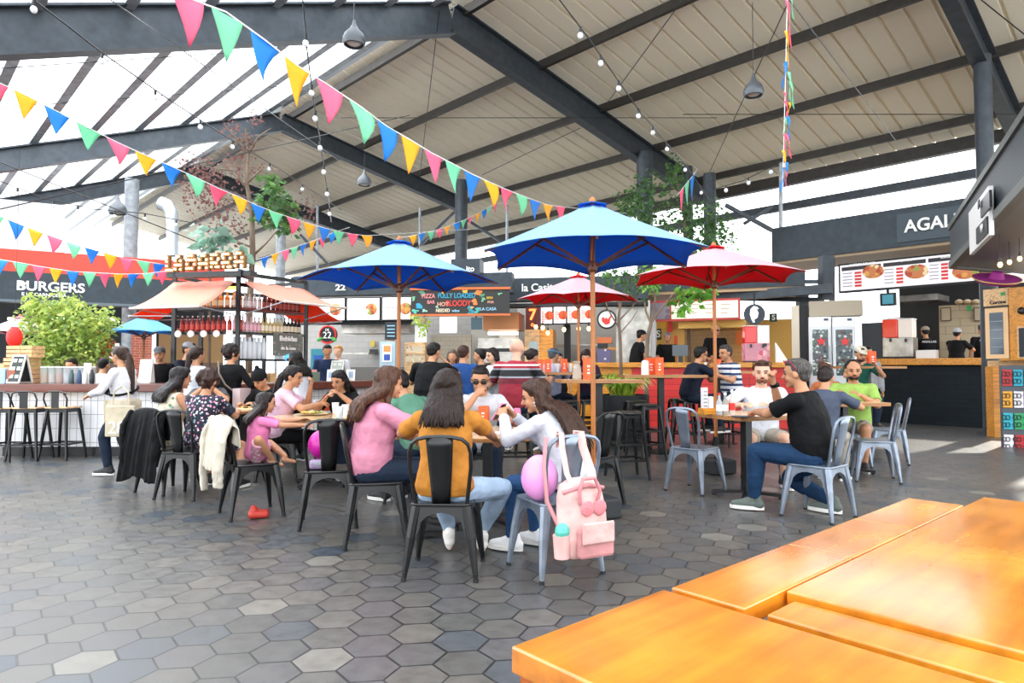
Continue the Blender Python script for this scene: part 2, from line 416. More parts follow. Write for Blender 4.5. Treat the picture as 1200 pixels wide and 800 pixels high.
# posts and braces under the eave
for (px, y0, y1, YY) in ((492, 243, 330, 24), (594, 240, 330, 22.5), (915, 190, 330, 17.5), (372, 240, 340, 26)):
    mb = MB(); mb.cyl(at(px, y1, YY), at(px, y0, YY), 0.05, seg=8); st(mb.build('eave_post', M_grey))
for (a, b, YY) in (((533, 248), (490, 290), 24), ((548, 258), (590, 285), 23), ((850, 240), (905, 270), 16.5), ((352, 275), (385, 310), 25), ((905, 242), (872, 262), 17)):
    mb = MB(); mb.beam(at(a[0], a[1], YY), at(b[0], b[1], YY), 0.09, 0.09); st(mb.build('brace', M_steel))
# columns
def column(px, Y, ztop, r, m, label=None):
    x = wx(px, Y); mb = MB(); mb.lathe([(r, 0), (r, ztop)], (x, Y, 0), 24)
    mb.lathe([(r + 0.12, 0), (r + 0.12, 0.03)], (x, Y, 0), 24); mb.lathe([(r + 0.03, ztop * 0.62), (r + 0.03, ztop * 0.62 + 0.04)], (x, Y, 0), 24)
    st(mb.build('column', m, smooth=True))
column(1161, 12.7, 7.3, 0.15, M_steel)
column(757, 18.5, 7.3, 0.22, M_steel)
column(540, 22.0, 7.5, 0.21, M_steel)
column(150, 21.5, 7.4, 0.21, mat('pale_grey_column', '9ba1a6', 0.5, 0.2, 'metal'))
column(327, 24.0, 6.6, 0.17, mat('pale_grey_column'))
column(808, 19.5, 7.2, 0.15, M_steel)
column(834, 18.5, 6.7, 0.17, M_steel)
# tie wires
def wire(name, pts, r=0.008, m=None):
    mb = MB(); mb.tube(pts, r, 5); return mb.build(name, m or M_black)
for (a, ya, b, yb) in (((0, 245, ), 9, (480, 135), 16), ((130, 0), 8, (400, 190), 18), ((400, 138), 16, (840, 138), 17), ((515, 10), 13, (492, 205), 20), ((800, 134), 14, (1195, 134), 13), ((925, 0), 9, (830, 205), 17),
                      ((0, 80), 10, (400, 53), 15), ((0, 126), 12, (350, 100), 17), ((565, 205), 18, (680, 150), 15), ((800, 0), 10, (712, 120), 14), ((1150, 0), 10, (1200, 40), 9), ((925, 0), 10, (1050, 165), 15), ((0, 190), 9, (235, 285), 12)):
    o = wire('tie_wire', [at(a[0], a[1], ya), at(b[0], b[1], yb)], 0.009); st(o)
# ================================================================= STALLS AND COUNTERS
class Pl:
    """a vertical plane through two floor points; pixels of the photograph are measured on it"""
    def __init__(s, A, B):
        s.A = Vector((A[0], A[1], 0)); s.d = Vector((B[0] - A[0], B[1] - A[1], 0)); s.L = s.d.length; s.d.normalize()
        s.n = Vector((s.d.y, -s.d.x, 0))            # towards the camera side
        if s.n.dot(-s.A) < 0: s.n = -s.n
        s.rz = math.atan2(s.d.y, s.d.x)
    def hit(s, px, py, off=0.0):
        d = ray(px, py); A = s.A + s.n * off; t = (A.x * s.n.x + A.y * s.n.y) / (d.x * s.n.x + d.y * s.n.y)
        return Vector((d.x * t, d.y * t, CH + d.z * t))
    def u(s, p): return (p - s.A).dot(s.d)
    def box(s, mb, px0, py0, px1, py1, th=0.05, off=0.0, m=0, ref=None):
        """front face at off (towards the viewer), from px0..px1, z taken at ref px"""
        r = (px0 + px1) / 2 if ref is None else ref
        a = s.hit(px0, 400, off); b = s.hit(px1, 400, off); z1 = s.hit(r, py0, off).z; z0 = s.hit(r, py1, off).z
        if py1 in (460, 470, 475, 480, 482, 497, 500): z0 = 0.0
        c = (a + b) / 2 - s.n * (th / 2); c.z = (z0 + z1) / 2
        mb.box(c, ((Vector((b.x - a.x, b.y - a.y, 0))).length, th, z1 - z0), s.rz, m); return c, z0, z1
    def rot(s):
        return (R(90), 0, s.rz if s.n.dot(Vector((math.sin(s.rz), -math.cos(s.rz), 0))) > 0 else s.rz + math.pi)
def plbox(name, pl, r, m, parent=None, th=0.05, off=0.0, bevel=0, ref=None):
    b = MB(); pl.box(b, *r, th=th, off=off, ref=ref); return b.build(name, m, parent, bevel=bevel)
def pltext(s, pl, px, py, hpx, m, parent=None, off=0.03, name='lettering', ext=0.006, sx=1.0, align='CENTER', bold=0.02):
    p = pl.hit(px, py, off); q = pl.hit(px, py + hpx, off); size = abs(p.z - q.z) * 1.38
    return text(s, size, p, pl.rot(), m, parent, name, ext, align, sx, bold)
M_glow = mat('menu_lightbox', 'f3ecec', 0.5, emit=0.75)
M_bulb = mat('bulb_glow', 'ffdc98', 0.4, emit=2.6)
M_txt = mat('print_grey', '8b8790', 0.7); M_txtr = mat('print_red', 'd8362c', 0.6); M_txtd = mat('print_dark', '2a2528', 0.6)
M_food = mat('food_photo', 'c97b4a', 0.6, kind='floral', scale=9, thr=0.5, stops=[(0, 'b5472a'), (0.3, 'e0a04c'), (0.55, '8fa04a'), (0.75, 'c9542c'), (0.9, 'f0d8a8')])
# ---------------------------------------------------------------- left back: burger stall
LB = Pl((wx(-120, 17.6), 17.6), (wx(-120, 17.6) + 8.7, 17.6 + 4.9))
bs = empty('burger_stall', (0, 0, 0), 0, 'dark burger stall with red band and white BURGERS lettering at far left', 'food stall')
plbox('red_band', LB, (-120, 296, 262, 322), mat('bright_red_cladding', 'e2412c', 0.5), bs, 0.3, 0.05, ref=75)
plbox('fascia', LB, (-120, 321, 262, 353), M_fascia, bs, 0.4, 0.12, ref=75)
plbox('fascia_rail', LB, (-120, 353, 262, 356), mat('pale_rail', '59636b', 0.5), bs, 0.45, 0.14, ref=75)
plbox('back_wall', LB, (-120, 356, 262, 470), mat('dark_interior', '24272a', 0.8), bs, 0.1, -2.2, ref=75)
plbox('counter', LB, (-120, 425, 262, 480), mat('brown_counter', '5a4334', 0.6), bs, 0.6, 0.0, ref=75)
b = MB(); LB.box(b, 154, 392, 178, 480, 0.5, 0.1); b.build('brick_pier', mat('red_brick', '9a4a34', 0.8, kind='brick', bw=0.22, bh=0.075, col2='8a3f2c', mortar='a89080'), bs)
plbox('door_frame', LB, (178, 390, 183, 480), M_white, bs, 0.1, 0.12)
plbox('poster', LB, (128, 402, 140, 420), mat('pale_poster', 'd8cfd4', 0.6), bs, 0.03, 0.05)
for p_ in (8, 60, 112): plbox('ceiling_lamp', LB, (p_, 372, p_ + 22, 375), mat('strip_glow', 'fff0d8', 0.5, emit=3), bs, 0.3, -0.6)
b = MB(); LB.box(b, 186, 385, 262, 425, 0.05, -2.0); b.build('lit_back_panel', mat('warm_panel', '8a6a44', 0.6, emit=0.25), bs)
pltext('BURGERS', LB, 60, 336.5, 11, M_paper, bs, 0.16, sx=1.05, bold=0.025)
pltext('Y', LB, 27, 335, 8, M_paper, bs, 0.16, sx=1.2)
pltext('E LA CARNICERIA', LB, 52, 345.5, 3.6, M_paper, bs, 0.16, sx=1.1)
pw = MB(); LB.box(pw, -120, 236, 72, 296, 0.2, -1.5, ref=30); o = pw.build('pale_building', mat('pale_render', 'e4e6e8', 0.8), None); st(o)
b = MB(); pts = [at(202, 300, 15.5), at(202, 262, 15.5), at(201, 248, 15.5), at(196, 241, 15.5), at(188, 238, 15.5)]; b.tube(pts, [0.13, 0.13, 0.14, 0.15, 0.16], 14); o = b.build('exhaust_duct', mat('duct_metal', 'b4bbbf', 0.35, 0.5), smooth=True); st(o)
# ---------------------------------------------------------------- left bar: tiled counter
cy = 9.6; xl = wx(3, cy); xc = wx(283, cy); dR = Vector((0.51, 0.86, 0)).normalized(); Lr = 2.95
bar = empty('bar_counter', (xc, cy, 0), 0, 'bar counter with white vertical tiles and reddish brown wooden top', 'counter')
nR = Vector((dR.y, -dR.x, 0))
M_tile = mat('white_tile', 'e4e3e4', 0.25, kind='brick', bw=0.098, bh=0.2, col2='dcdcde', mortar='8c8c92', ms=0.004, offset=0.0)
b = MB(); b.box(((xl - xc) / 2, 0.25, 0.53), (xc - xl, 0.5, 0.78)); b.build('tiled_front', M_tile, bar)
pr = empty('x', (0, 0, 0)); bpy.data.objects.remove(pr)
ar = math.atan2(dR.y, dR.x)
b = MB(); b.box((Lr / 2, 0.25, 0.53), (Lr, 0.5, 0.78)); b.build('tiled_side', M_tile, bar, rz=ar)
b = MB(); b.box(((xl - xc) / 2, 0.28, 0.075), (xc - xl - 0.02, 0.5, 0.15)); b.box(dR * (Lr / 2) - nR * 0.28 + Vector((0, 0, 0.075)), (Lr, 0.5, 0.15), ar); b.build('plinth', M_black, bar)
b = MB(); P_ = [Vector((xl - xc - 0.35, -0.14, 0)), Vector((0.08, -0.14, 0)), dR * Lr + nR * 0.14, dR * Lr - nR * 0.52, Vector((-0.32, 0.52, 0)), Vector((xl - xc - 0.35, 0.52, 0))]
b.prism([p + Vector((0, 0, 0.93)) for p in P_], (0, 0, 0.11)); b.build('wooden_top', mat('redbrown_counter_wood', '6a3526', 0.3, 0, 'wood', blotch=0.3, coat=0.3), bar, bevel=0.008)
for px in (28, 80): 
    b = MB(); p = Vector((wx(px, cy) - xc, -0.03, 0.90)); b.tube([p, p + Vector((0, -0.05, -0.02)), p + Vector((0, -0.06, 0.02))], 0.008, 6); b.build('bag_hook', M_black, bar)
ZC = 1.04
# ---------------------------------------------------------------- kiosk with shelves and awnings
C_ = Vector((wx(278, 10.75), 10.75, 0)); L_ = Vector((wx(203, 10.95), 10.95, 0)); R_ = Vector((wx(358, 11.95), 11.95, 0))
kz = 2.80
ki = empty('bar_kiosk', C_, 0, 'black steel bar kiosk with bottle shelves, salmon awnings and bulb-letter sign', 'kiosk')
KL = Pl(L_, C_); KR = Pl(C_, R_)
def rel(p): return Vector(p) - C_
Bk = [L_, C_, R_, R_ + Vector((-0.95, 0.55, 0)), L_ + Vector((0, 0.95, 0))]
for p in Bk:
    b = MB(); q = rel(p); b.box((q.x, q.y, kz / 2), (0.06, 0.06, kz)); b.build('post', M_black, ki)
b = MB()
for z in (kz, 2.62):
    for i in range(5):
        a, c = rel(Bk[i]), rel(Bk[(i + 1) % 5]); b.beam((a.x, a.y, z), (c.x, c.y, z), 0.05, 0.06)
b.build('top_frame', M_black, ki)
inn = lambda pl, a, c: (rel(a) - pl.n * 0.17, rel(c) - pl.n * 0.17)
shelf_z = (2.235, 1.84, 1.40)
for pl, a, c in ((KL, L_, C_), (KR, C_, R_)):
    for z in shelf_z:
        if pl is KL and z < 1.5: continue
        s0, s1 = inn(pl, a, c); b = MB(); b.beam((s0.x, s0.y, z), (s1.x, s1.y, z), 0.34, 0.035); b.build('shelf', M_black if z != 2.235 or pl is KL else mat('red_brown_shelf', '7a3b34', 0.5), ki)
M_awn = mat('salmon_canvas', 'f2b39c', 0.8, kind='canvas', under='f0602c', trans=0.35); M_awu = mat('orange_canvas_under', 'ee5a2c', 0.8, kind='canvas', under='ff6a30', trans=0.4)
def awning(p0, p1, q1, q0, name='awning'):
    V = []; F = []; n = 8; k = 6
    for i in range(n + 1):
        for j in range(k + 1):
            f = i / n; g = j / k; a = Vector(p0) * (1 - f) + Vector(p1) * f; c = Vector(q0) * (1 - f) + Vector(q1) * f
            v = a * (1 - g) + c * g; v.z -= 0.05 * 4 * g * (1 - g) + 0.012 * math.sin(f * 21); V.append(v)
    for i in range(n):
        for j in range(k): o_ = i * (k + 1) + j; F.append((o_, o_ + 1, o_ + k + 2, o_ + k + 1))
    b = MB(); b.add(V, F); o = b.build(name, M_awn, ki, smooth='full'); o.data.materials.append(M_awu)
    s = o.modifiers.new('thick', 'SOLIDIFY'); s.thickness = 0.006; s.material_offset = 1; s.offset = -1
    b = MB(); b.tube([Vector(q0), Vector(q1)], 0.018, 8); b.build('awning_rail', mat('pale_rail2', 'd9c6bf', 0.5), o)
    b = MB(); b.tube([Vector(q0), Vector(p0) * 0.98 - Vector((0, 0, 0.5))], 0.01, 6); b.build('awning_arm', M_grey, o); b = MB(); b.tube([Vector(q1), Vector(p1) * 0.98 - Vector((0, 0, 0.5))], 0.01, 6); b.build('awning_arm', M_grey, o)
zt = 2.68
a0, a1 = rel(L_), rel(C_)
awning((a0.x, a0.y - 0.03, zt), (a1.x - 0.06, a1.y - 0.03, zt), (wx(232, 9.75) - C_.x, 9.75 - C_.y, 2.17), (wx(150, 9.75) - C_.x, 9.75 - C_.y, 2.14))
b0, b1 = rel(C_), rel(R_); nn = KR.n
awning((b0.x + 0.07, b0.y, zt), (b1.x, b1.y, zt), tuple(b1 + nn * 0.98 + Vector((0, 0, 2.3))), tuple(b0 + nn * 0.98 + dR * 0.1 + Vector((0, 0, 2.3))))
awning((a0.x, a0.y + 0.9, zt), (a0.x, a0.y + 0.1, zt), (a0.x - 0.75, a0.y + 0.0, 2.12), (a0.x - 0.75, a0.y + 0.9, 2.12))
awning((b1.x, b1.y, zt - 0.1), (b1.x - 0.9, b1.y + 0.5, zt - 0.1), tuple(b1 + Vector((-0.5, 1.1, 2.15))), tuple(b1 + Vector((0.45, 0.75, 2.15))))
b = MB(); KR.box(b, 285, 392, 320, 420, 0.03, -0.02); 
b = MB(); c_, z0_, z1_ = KR.box(MB(), 321, 390, 355, 417, 0.03, 0.02)
b.box(c_ - C_, ((KR.hit(355, 400) - KR.hit(321, 400)).length, 0.03, z1_ - z0_), KR.rz); b.build('chalkboard', mat('worn_chalkboard', '6d7068', 0.7, kind='floral', scale=18, thr=0.25, stops=[(0, '8d8f84'), (0.5, '5c6058'), (0.8, 'a8a89a')]), ki)
t_ = pltext('Bebidas', KR, 338, 397, 6, M_paper, None, 0.05); t_.location -= C_; t_.parent = ki
t_ = pltext('de la casa', KR, 338, 408, 4, M_paper, None, 0.05); t_.location -= C_; t_.parent = ki
b = MB(); s0, s1 = rel(L_), rel(C_); b.box(((s0.x + s1.x) / 2 - 0.02, s0.y - 0.1, 2.57), (abs(s1.x - s0.x), 0.12, 0.05)); b.build('lamp_bar', mat('amber_strip', 'ffc860', 0.4, emit=3), ki)
# marquee letters with bulbs
GL = {'L': ['1000', '1000', '1000', '1111'], 'A': ['0110', '1001', '1111', '1001'], 'B': ['1110', '1111', '1001', '1110'], 'R': ['1110', '1001', '1110', '1011']}
mq = empty('marquee_sign', (0, 0, 0), 0, 'bulb-lit golden marquee letters on top of the kiosk', 'sign')
MQ = Pl((wx(193, 10.6), 10.6), (wx(290, 10.35), 10.35))
b = MB(); MQ.box(b, 193, 318, 292, 324, 0.2, 0.02, ref=240); b.build('sign_base', M_black, mq)
b = MB(); p = MQ.hit(205, 322); b.box((p.x, p.y, 2.75), (0.05, 0.05, 0.12)); b.build('bracket', M_black, mq); b = MB(); p = MQ.hit(282, 322); b.box((p.x, p.y + 0.2, 2.75), (0.05, 0.5, 0.12)); b.build('bracket', M_black, mq)
M_lett = mat('gold_letter', '7c5220', 0.5); 
for ch, x0, x1, y0, y1 in (('L', 194, 202, 299, 319), ('A', 204, 212, 298, 318), ('B', 217, 229, 297, 317), ('A', 232, 243, 297, 316), ('R', 246, 257, 296, 315), ('R', 260, 271, 295, 315), ('A', 274, 285, 294, 314)):
    b = MB(); g = GL[ch]; bl = []
    for r_ in range(4):
        for c in range(4):
            if g[r_][c] == '1':
                xa = x0 + (x1 - x0) * c / 4; ya = y0 + (y1 - y0) * r_ / 4
                MQ.box(b, xa, ya, xa + (x1 - x0) / 4, ya + (y1 - y0) / 4, 0.07, 0.04)
                p = MQ.hit(xa + (x1 - x0) / 8, ya + (y1 - y0) / 8, 0.06); bl.append(p)
    lo = b.build('marquee_letter', M_lett, mq); [MB().ell(p, 0.019, 8, 6).build('bulb', M_bulb, lo, smooth=True) for p in bl]
# ---------------------------------------------------------------- bottles
def bottle_proto(name, r, h, neck, mbody, mlabel, mcap):
    root = empty(name, (0, 0, 0))
    b = MB(); b.lathe([(r * 0.9, 0), (r, h * 0.03), (r, h * 0.58), (r * 0.85, h * 0.66), (neck, h * 0.76), (neck, h * 0.97)], seg=12); b.build('glass_body', mbody, root, smooth=True)
    b = MB(); b.lathe([(r * 1.03, h * 0.15), (r * 1.03, h * 0.48)], seg=12); b.build('paper_label', mlabel, root, smooth=True)
    b = MB(); b.lathe([(neck * 1.15, h * 0.93), (neck * 1.15, h)], seg=10); b.build('bottle_cap', mcap, root, smooth=True)
    return root
gb = {}
def bottles(kind, pts, label, group, mats_, r=0.036, h=0.28, neck=0.013):
    for i, p in enumerate(pts):
        if kind not in gb: gb[kind] = bottle_proto('bottle', r, h, neck, *mats_); o = gb[kind]
        else: o = copy_tree(gb[kind])
        o.location = p; o.rotation_euler[2] = random.uniform(0, 6); tag(o, label, 'bottle', group)
g_ = lambda n, c, rr=0.15: mat(n, c, rr)
def row(a, c, n, z, pl, off=0.14, z0=0.019):
    return [Vector((a.x + (c.x - a.x) * (i + 0.5) / n, a.y + (c.y - a.y) * (i + 0.5) / n, z + z0)) - pl.n * off for i in range(n)]
up_l = row(L_, C_, 10, 2.235, KL); mid_l = row(L_, C_, 12, 1.84, KL); up_r = row(C_, R_, 15, 2.235, KR); mid_r = row(C_, R_, 18, 1.84, KR)
bottles('amber', up_l, 'amber liquor bottle on the upper left shelf of kiosk', 'amber bottles on the upper left kiosk shelf', (g_('amber_glass', 'c8782c'), g_('cream_label', 'e8dcc0', 0.6), g_('gold_cap', 'c9a040')), 0.04, 0.27)
bottles('red', mid_l, 'red bottle on the middle left shelf of kiosk', 'red bottles on the middle left kiosk shelf', (g_('red_glass', '8e2a26'), g_('red_label', 'c94a40', 0.6), g_('white_cap', 'd8d8d8')), 0.036, 0.27)
bottles('clear', up_r[:6], 'clear bottle on the upper right shelf of kiosk', 'clear bottles on the upper right kiosk shelf', (g_('clear_glass', 'c6c4c4'), g_('white_label', 'f0f0f0', 0.6), g_('grey_cap', '888c90')), 0.034, 0.27)
bottles('brown', up_r[6:], 'brown bottle on the upper right shelf of kiosk', 'brown bottles on the upper right kiosk shelf', (g_('brown_glass', '5c2c22'), g_('rust_label', 'b0584c', 0.6), g_('black_cap', '222222')), 0.034, 0.28)
bottles('pinkl', mid_r[:7], 'pink-labelled bottle on the middle right shelf of kiosk', 'pink-labelled bottles on the kiosk', (g_('blush_glass', 'c9a8a8'), g_('pink_label', 'e8b8c4', 0.6), g_('grey_cap', '888c90')), 0.034, 0.27)
bottles('yellowl', mid_r[7:13], 'pale yellow bottle on the middle right shelf of kiosk', 'pale yellow bottles on the kiosk', (g_('straw_glass', 'c9bc80'), g_('ivory_label', 'efe8cc', 0.6), g_('grey_cap', '888c90')), 0.034, 0.27)
bottles('darkb', mid_r[13:], 'dark wine bottle at the right end of middle shelf of kiosk', 'dark bottles on the kiosk', (g_('dark_glass', '1e2420'), g_('ivory_label', 'efe8cc', 0.6), g_('black_cap', '222222')), 0.034, 0.29)
low_r = row(C_, KR.hit(318, 400), 7, 1.40, KR)
for i, p in enumerate(low_r):
    b = MB(); b.lathe([(0.042, 0), (0.05, 0.02), (0.05, 0.26), (0.03, 0.3), (0.03, 0.36)], seg=12); o = b.build('water_bottle', mat('frosted_bottle', 'cfd4d8', 0.25), smooth=True, loc=p); tag(o, 'frosted white bottle on the lower right kiosk shelf', 'bottle', 'frosted bottles on the lower kiosk shelf')
for i, p in enumerate(row(L_, C_, 5, 1.84, KL, -0.02, 0)):
    b = MB(); b.lathe([(0.05, 0), (0.058, 0.012), (0.05, 0.03)], seg=16); o = b.build('hanging_disc', M_paper, smooth=True, loc=p + Vector((0, -0.03, -0.02)), rz=0); o.rotation_euler = (R(90), 0, 0); tag(o, 'round white tag hung under the red bottles', 'tag', 'round white tags on the kiosk')
# lower back of the kiosk : work counter, boxes
wb = empty('work_bench', ((C_ + R_) / 2 - KR.n * 0.3), KR.rz, 'low wooden work bench under the kiosk shelves', 'bench')
b = MB(); b.box((0, 0, 1.0), (1.3, 0.4, 0.05)); b.build('bench_top', M_pine, wb)
for sx in (-1, 1):
    b = MB(); b.box((sx * 0.6, 0, 0.5), (0.05, 0.36, 0.95)); b.build('leg', M_black, wb)
for i in range(4):
    b = MB(); p = C_ + KR.d * (0.35 + 0.25 * i) - KR.n * 0.22 + Vector((0, 0, 1.0265 if False else 1.026)); b.box((0, 0, 0.07), (0.2, 0.18, 0.14)); b.box((0, 0, 0.145), (0.21, 0.19, 0.012)); o = b.build('pastry_box', M_pine, loc=p, rz=KR.rz, bevel=0.005); tag(o, 'small wooden box on the kiosk work bench', 'box', 'wooden boxes on the kiosk bench')
# ---------------------------------------------------------------- things on the bar counter
def crate(x, y, z, w, h, d, lb, rz=0):
    root = empty('wooden_crate', (x, y, z), rz, lb, 'crate', 'pine crates on the left counter')
    for s_ in (-1, 1):
        b = MB()
        for i in range(3): b.box((0, s_ * (d / 2 - 0.008), h * (i + 0.5) / 3), (w, 0.014, h / 3 - 0.012))
        b.build('side_slats', M_pine, root)
        b = MB()
        for i in range(3): b.box((s_ * (w / 2 - 0.007), 0, h * (i + 0.5) / 3), (0.013, d - 0.035, h / 3 - 0.012))
        b.build('end_slats', M_pine, root)
    b = MB(); b.box((0, 0, 0.008), (w - 0.03, d - 0.03, 0.016)); b.build('bottom', M_pine, root)
cx = lambda px: wx(px, 9.85)
crate(cx(24), 9.9, ZC, 0.36, 0.2, 0.3, 'pine crate at the bottom right of the left crates'); crate(cx(23), 9.9, ZC + 0.2, 0.34, 0.18, 0.3, 'pine crate in the middle of the taller crate stack')
crate(cx(20), 9.9, ZC + 0.38, 0.2, 0.18, 0.28, 'left one of two small pine crates topping the stack'); crate(cx(35), 9.9, ZC + 0.38, 0.17, 0.18, 0.28, 'right one of two small pine crates topping the stack'); crate(cx(-4), 9.95, ZC, 0.3, 0.3, 0.3, 'pine crate at the far left picture edge')
def aframe(x, y, z, w, h, rz, lb, lines=(), board='16211f', frame='d8d6d0'):
    root = empty('a_frame_sign', (x, y, z), rz, lb, 'sign')
    for s_ in (-1, 1):
        M = Matrix.Rotation(R(14 * s_), 3, 'X'); Mr = M
        b = MB(); c = Vector((0, s_ * h * 0.13, h / 2))
        for q, d in (((0, 0, h / 2 - 0.012), (w, 0.016, 0.024)), ((0, 0, -h / 2 + 0.012), (w, 0.016, 0.024)), ((w / 2 - 0.012, 0, 0), (0.024, 0.016, h)), ((-w / 2 + 0.012, 0, 0), (0.024, 0.016, h))): b.box(c + Mr @ Vector(q), d, rot=Mr)
        f = b.build('frame', mat('frame_' + frame, frame, 0.6), root)
        b = MB(); b.box(c, (w - 0.04, 0.008, h - 0.04), rot=Mr); b.build('board', mat('board_' + board, board, 0.6), f)
    b = MB()
    for i in range(6):
        q = Vector(((-0.2 if i % 2 else 0.2) * w, -0.008, (0.3 - 0.28 * (i // 2)) * h)); b.box(Vector((0, -h * 0.13, h / 2)) + Matrix.Rotation(R(-14), 3, 'X') @ q, (w * 0.26, 0.006, h * 0.12), rot=Matrix.Rotation(R(-14), 3, 'X'))
    b.build('chalk_marks', mat('chalk', 'cfd8c8', 0.8), root)
    return root
aframe(cx(37), 9.62, ZC, 0.24, 0.42, R(-14), 'white framed chalkboard easel with drawn boxes on left counter')
aframe(wx(172, 9.85), 9.85, ZC, 0.17, 0.36, R(10), 'plain white folded easel beside barista on the counter', board='e6e4e2')
q_ = Vector((xc, cy, 0)) + dR * 2.1 - nR * 0.2; aframe(q_.x, q_.y, ZC, 0.26, 0.36, ar - R(80), 'white framed easel on right end of bar counter', board='a8b0a8')
def jar(x, y, z, lb, liquid):
    root = empty('glass_pitcher', (x, y, z), 0, lb, 'pitcher', 'glass pitchers on the left counter')
    b = MB(); b.lathe([(0.055, 0), (0.062, 0.01), (0.06, 0.2), (0.066, 0.235)], seg=16); b.build('glass_body', mat('jar_glass', 'e8eef0', 0.05, kind='glass', mix=0.35), root, smooth=True)
    b = MB(); b.lathe([(0.05, 0.012), (0.055, 0.15)], seg=16); b.build('drink', mat('drink_' + liquid, liquid, 0.3), root, smooth=True)
    b = MB(); b.lathe([(0.064, 0.235), (0.064, 0.25)], seg=16); b.build('lid', M_paper, root, smooth=True)
for px, lq, nm in ((53, 'd8a05a', 'amber'), (62, 'd9c6b8', 'milky'), (71, 'c9785a', 'rust'), (80, 'cfd0d0', 'pale grey'), (89, 'b09a8c', 'brown'), (98, 'd8dcdc', 'white'), (107, '8c9aa0', 'blue-grey')):
    jar(wx(px, 9.82), 9.82, ZC, 'lidded glass pitcher of %s drink on left counter' % nm, lq)
for i, (px, c, nm) in enumerate(((84, '3a5458', 'teal'), (93, '30466a', 'navy'), (100, 'dcdcdc', 'white'), (108, '1d2024', 'black'))):
    b = MB(); b.lathe([(0.03, 0), (0.034, 0.01), (0.034, 0.13), (0.02, 0.17), (0.02, 0.2)], seg=12); o = b.build('sauce_bottle', mat('sb_' + c, c, 0.3), smooth=True, loc=(wx(px, 9.6), 9.6, ZC)); tag(o, 'small %s bottle in front of the glass pitchers' % nm, 'bottle', 'small bottles before the pitchers')
b = MB(); b.lathe([(0.045, 0), (0.05, 0.3)], seg=14); o = b.build('cup_stack', M_cup, smooth=True, loc=(wx(103, 9.75), 9.75, ZC)); tag(o, 'tall stack of white paper cups right of the pitchers', 'cups')
b = MB(); b.box((0, 0, 0.1), (0.12, 0.1, 0.2)); o = b.build('menu_holder', mat('red_brown_box', 'a05a48', 0.6), loc=(wx(16, 9.6), 9.6, ZC), bevel=0.004); tag(o, 'reddish box standing left of chalkboard easel', 'box')
b = MB(); b.box((0, 0, 0.1), (0.1, 0.1, 0.2)); b.box((0, 0, 0.21), (0.07, 0.07, 0.02)); o = b.build('napkin_box', mat('pale_blue_box', '9fc0d8', 0.5), loc=(wx(5, 9.6), 9.6, ZC), bevel=0.004); tag(o, 'pale blue box at left end of counter', 'box')
# paper lantern
ln_ = empty('paper_lantern', at(17, 395, 9.9), 0, 'red paper lantern hanging above the crates at left', 'lantern')
b = MB(); b.lathe([(0.05, -0.15)] + [(0.1 * math.sin(math.acos(max(-0.97, min(0.97, t)))) + (0.004 if i % 2 else 0), 0.155 * t) for i, t in enumerate([x / 10 for x in range(-9, 10)])] + [(0.05, 0.15)], seg=20); b.build('shade', mat('red_paper', 'e4261e', 0.6), ln_, smooth=True)
b = MB(); b.cyl((0, 0, 0.15), (0, 0, 4.2), 0.003, seg=5); b.build('string', M_black, ln_)
# carton stack, planter, leaflets on the right part of the counter
def onR(t, off=-0.2): return Vector((xc, cy, ZC)) + dR * t - nR * (-off)
for i in range(6):
    p = onR(1.02); p.z += 0.0555 * i; b = MB(); b.box((0, 0, 0.026), (0.26, 0.24, 0.052)); b.box((0, 0, 0.05), (0.27, 0.25, 0.008)); o = b.build('food_carton', M_paper, loc=p, rz=ar + 0.05 * (i % 3), bevel=0.004)
    tag(o, 'white food carton, %s of the stack under the blue balloon' % ('lowest', 'second from bottom', 'third from bottom', 'third from top', 'second from top', 'topmost')[i], 'carton', 'stacked white cartons on the bar counter')
bp_ = onR(1.02); bp_.z += 0.333 + 0.055
b = MB(); b.ell((0, 0, 0), (0.07, 0.07, 0.06), 18, 12); o = b.build('balloon', mat('sky_balloon', '3aa4dc', 0.25), smooth=True, loc=bp_); tag(o, 'small blue balloon on top of the white carton stack', 'balloon')
p = onR(1.5); b = MB(); b.box((0, 0, 0.08), (0.2, 0.18, 0.16)); b.box((0, 0, 0.17), (0.12, 0.12, 0.06), m=1); o = b.build('utensil_box', [mat('grey_green_box', '6a7868', 0.6), mat('pink_goods', 'e09a90', 0.6)], loc=p, rz=ar, bevel=0.004); tag(o, 'grey-green tub of pink packets on the bar counter', 'tub')
for i in range(4):
    p = onR(1.85 + 0.16 * i, -0.12); b = MB(); b.box((0, 0, 0.1), (0.13, 0.02, 0.2), rot=Matrix.Rotation(R(-12), 3, 'X')); b.box((0, -0.012, 0.11), (0.07, 0.012, 0.1), m=1, rot=Matrix.Rotation(R(-12), 3, 'X')); o = b.build('leaflet_card', [M_paper, mat('leaf_print', '9fb8d0', 0.6)], loc=p, rz=R(0)); tag(o, 'white printed card standing on the right end of bar counter', 'card', 'white cards on the bar counter')
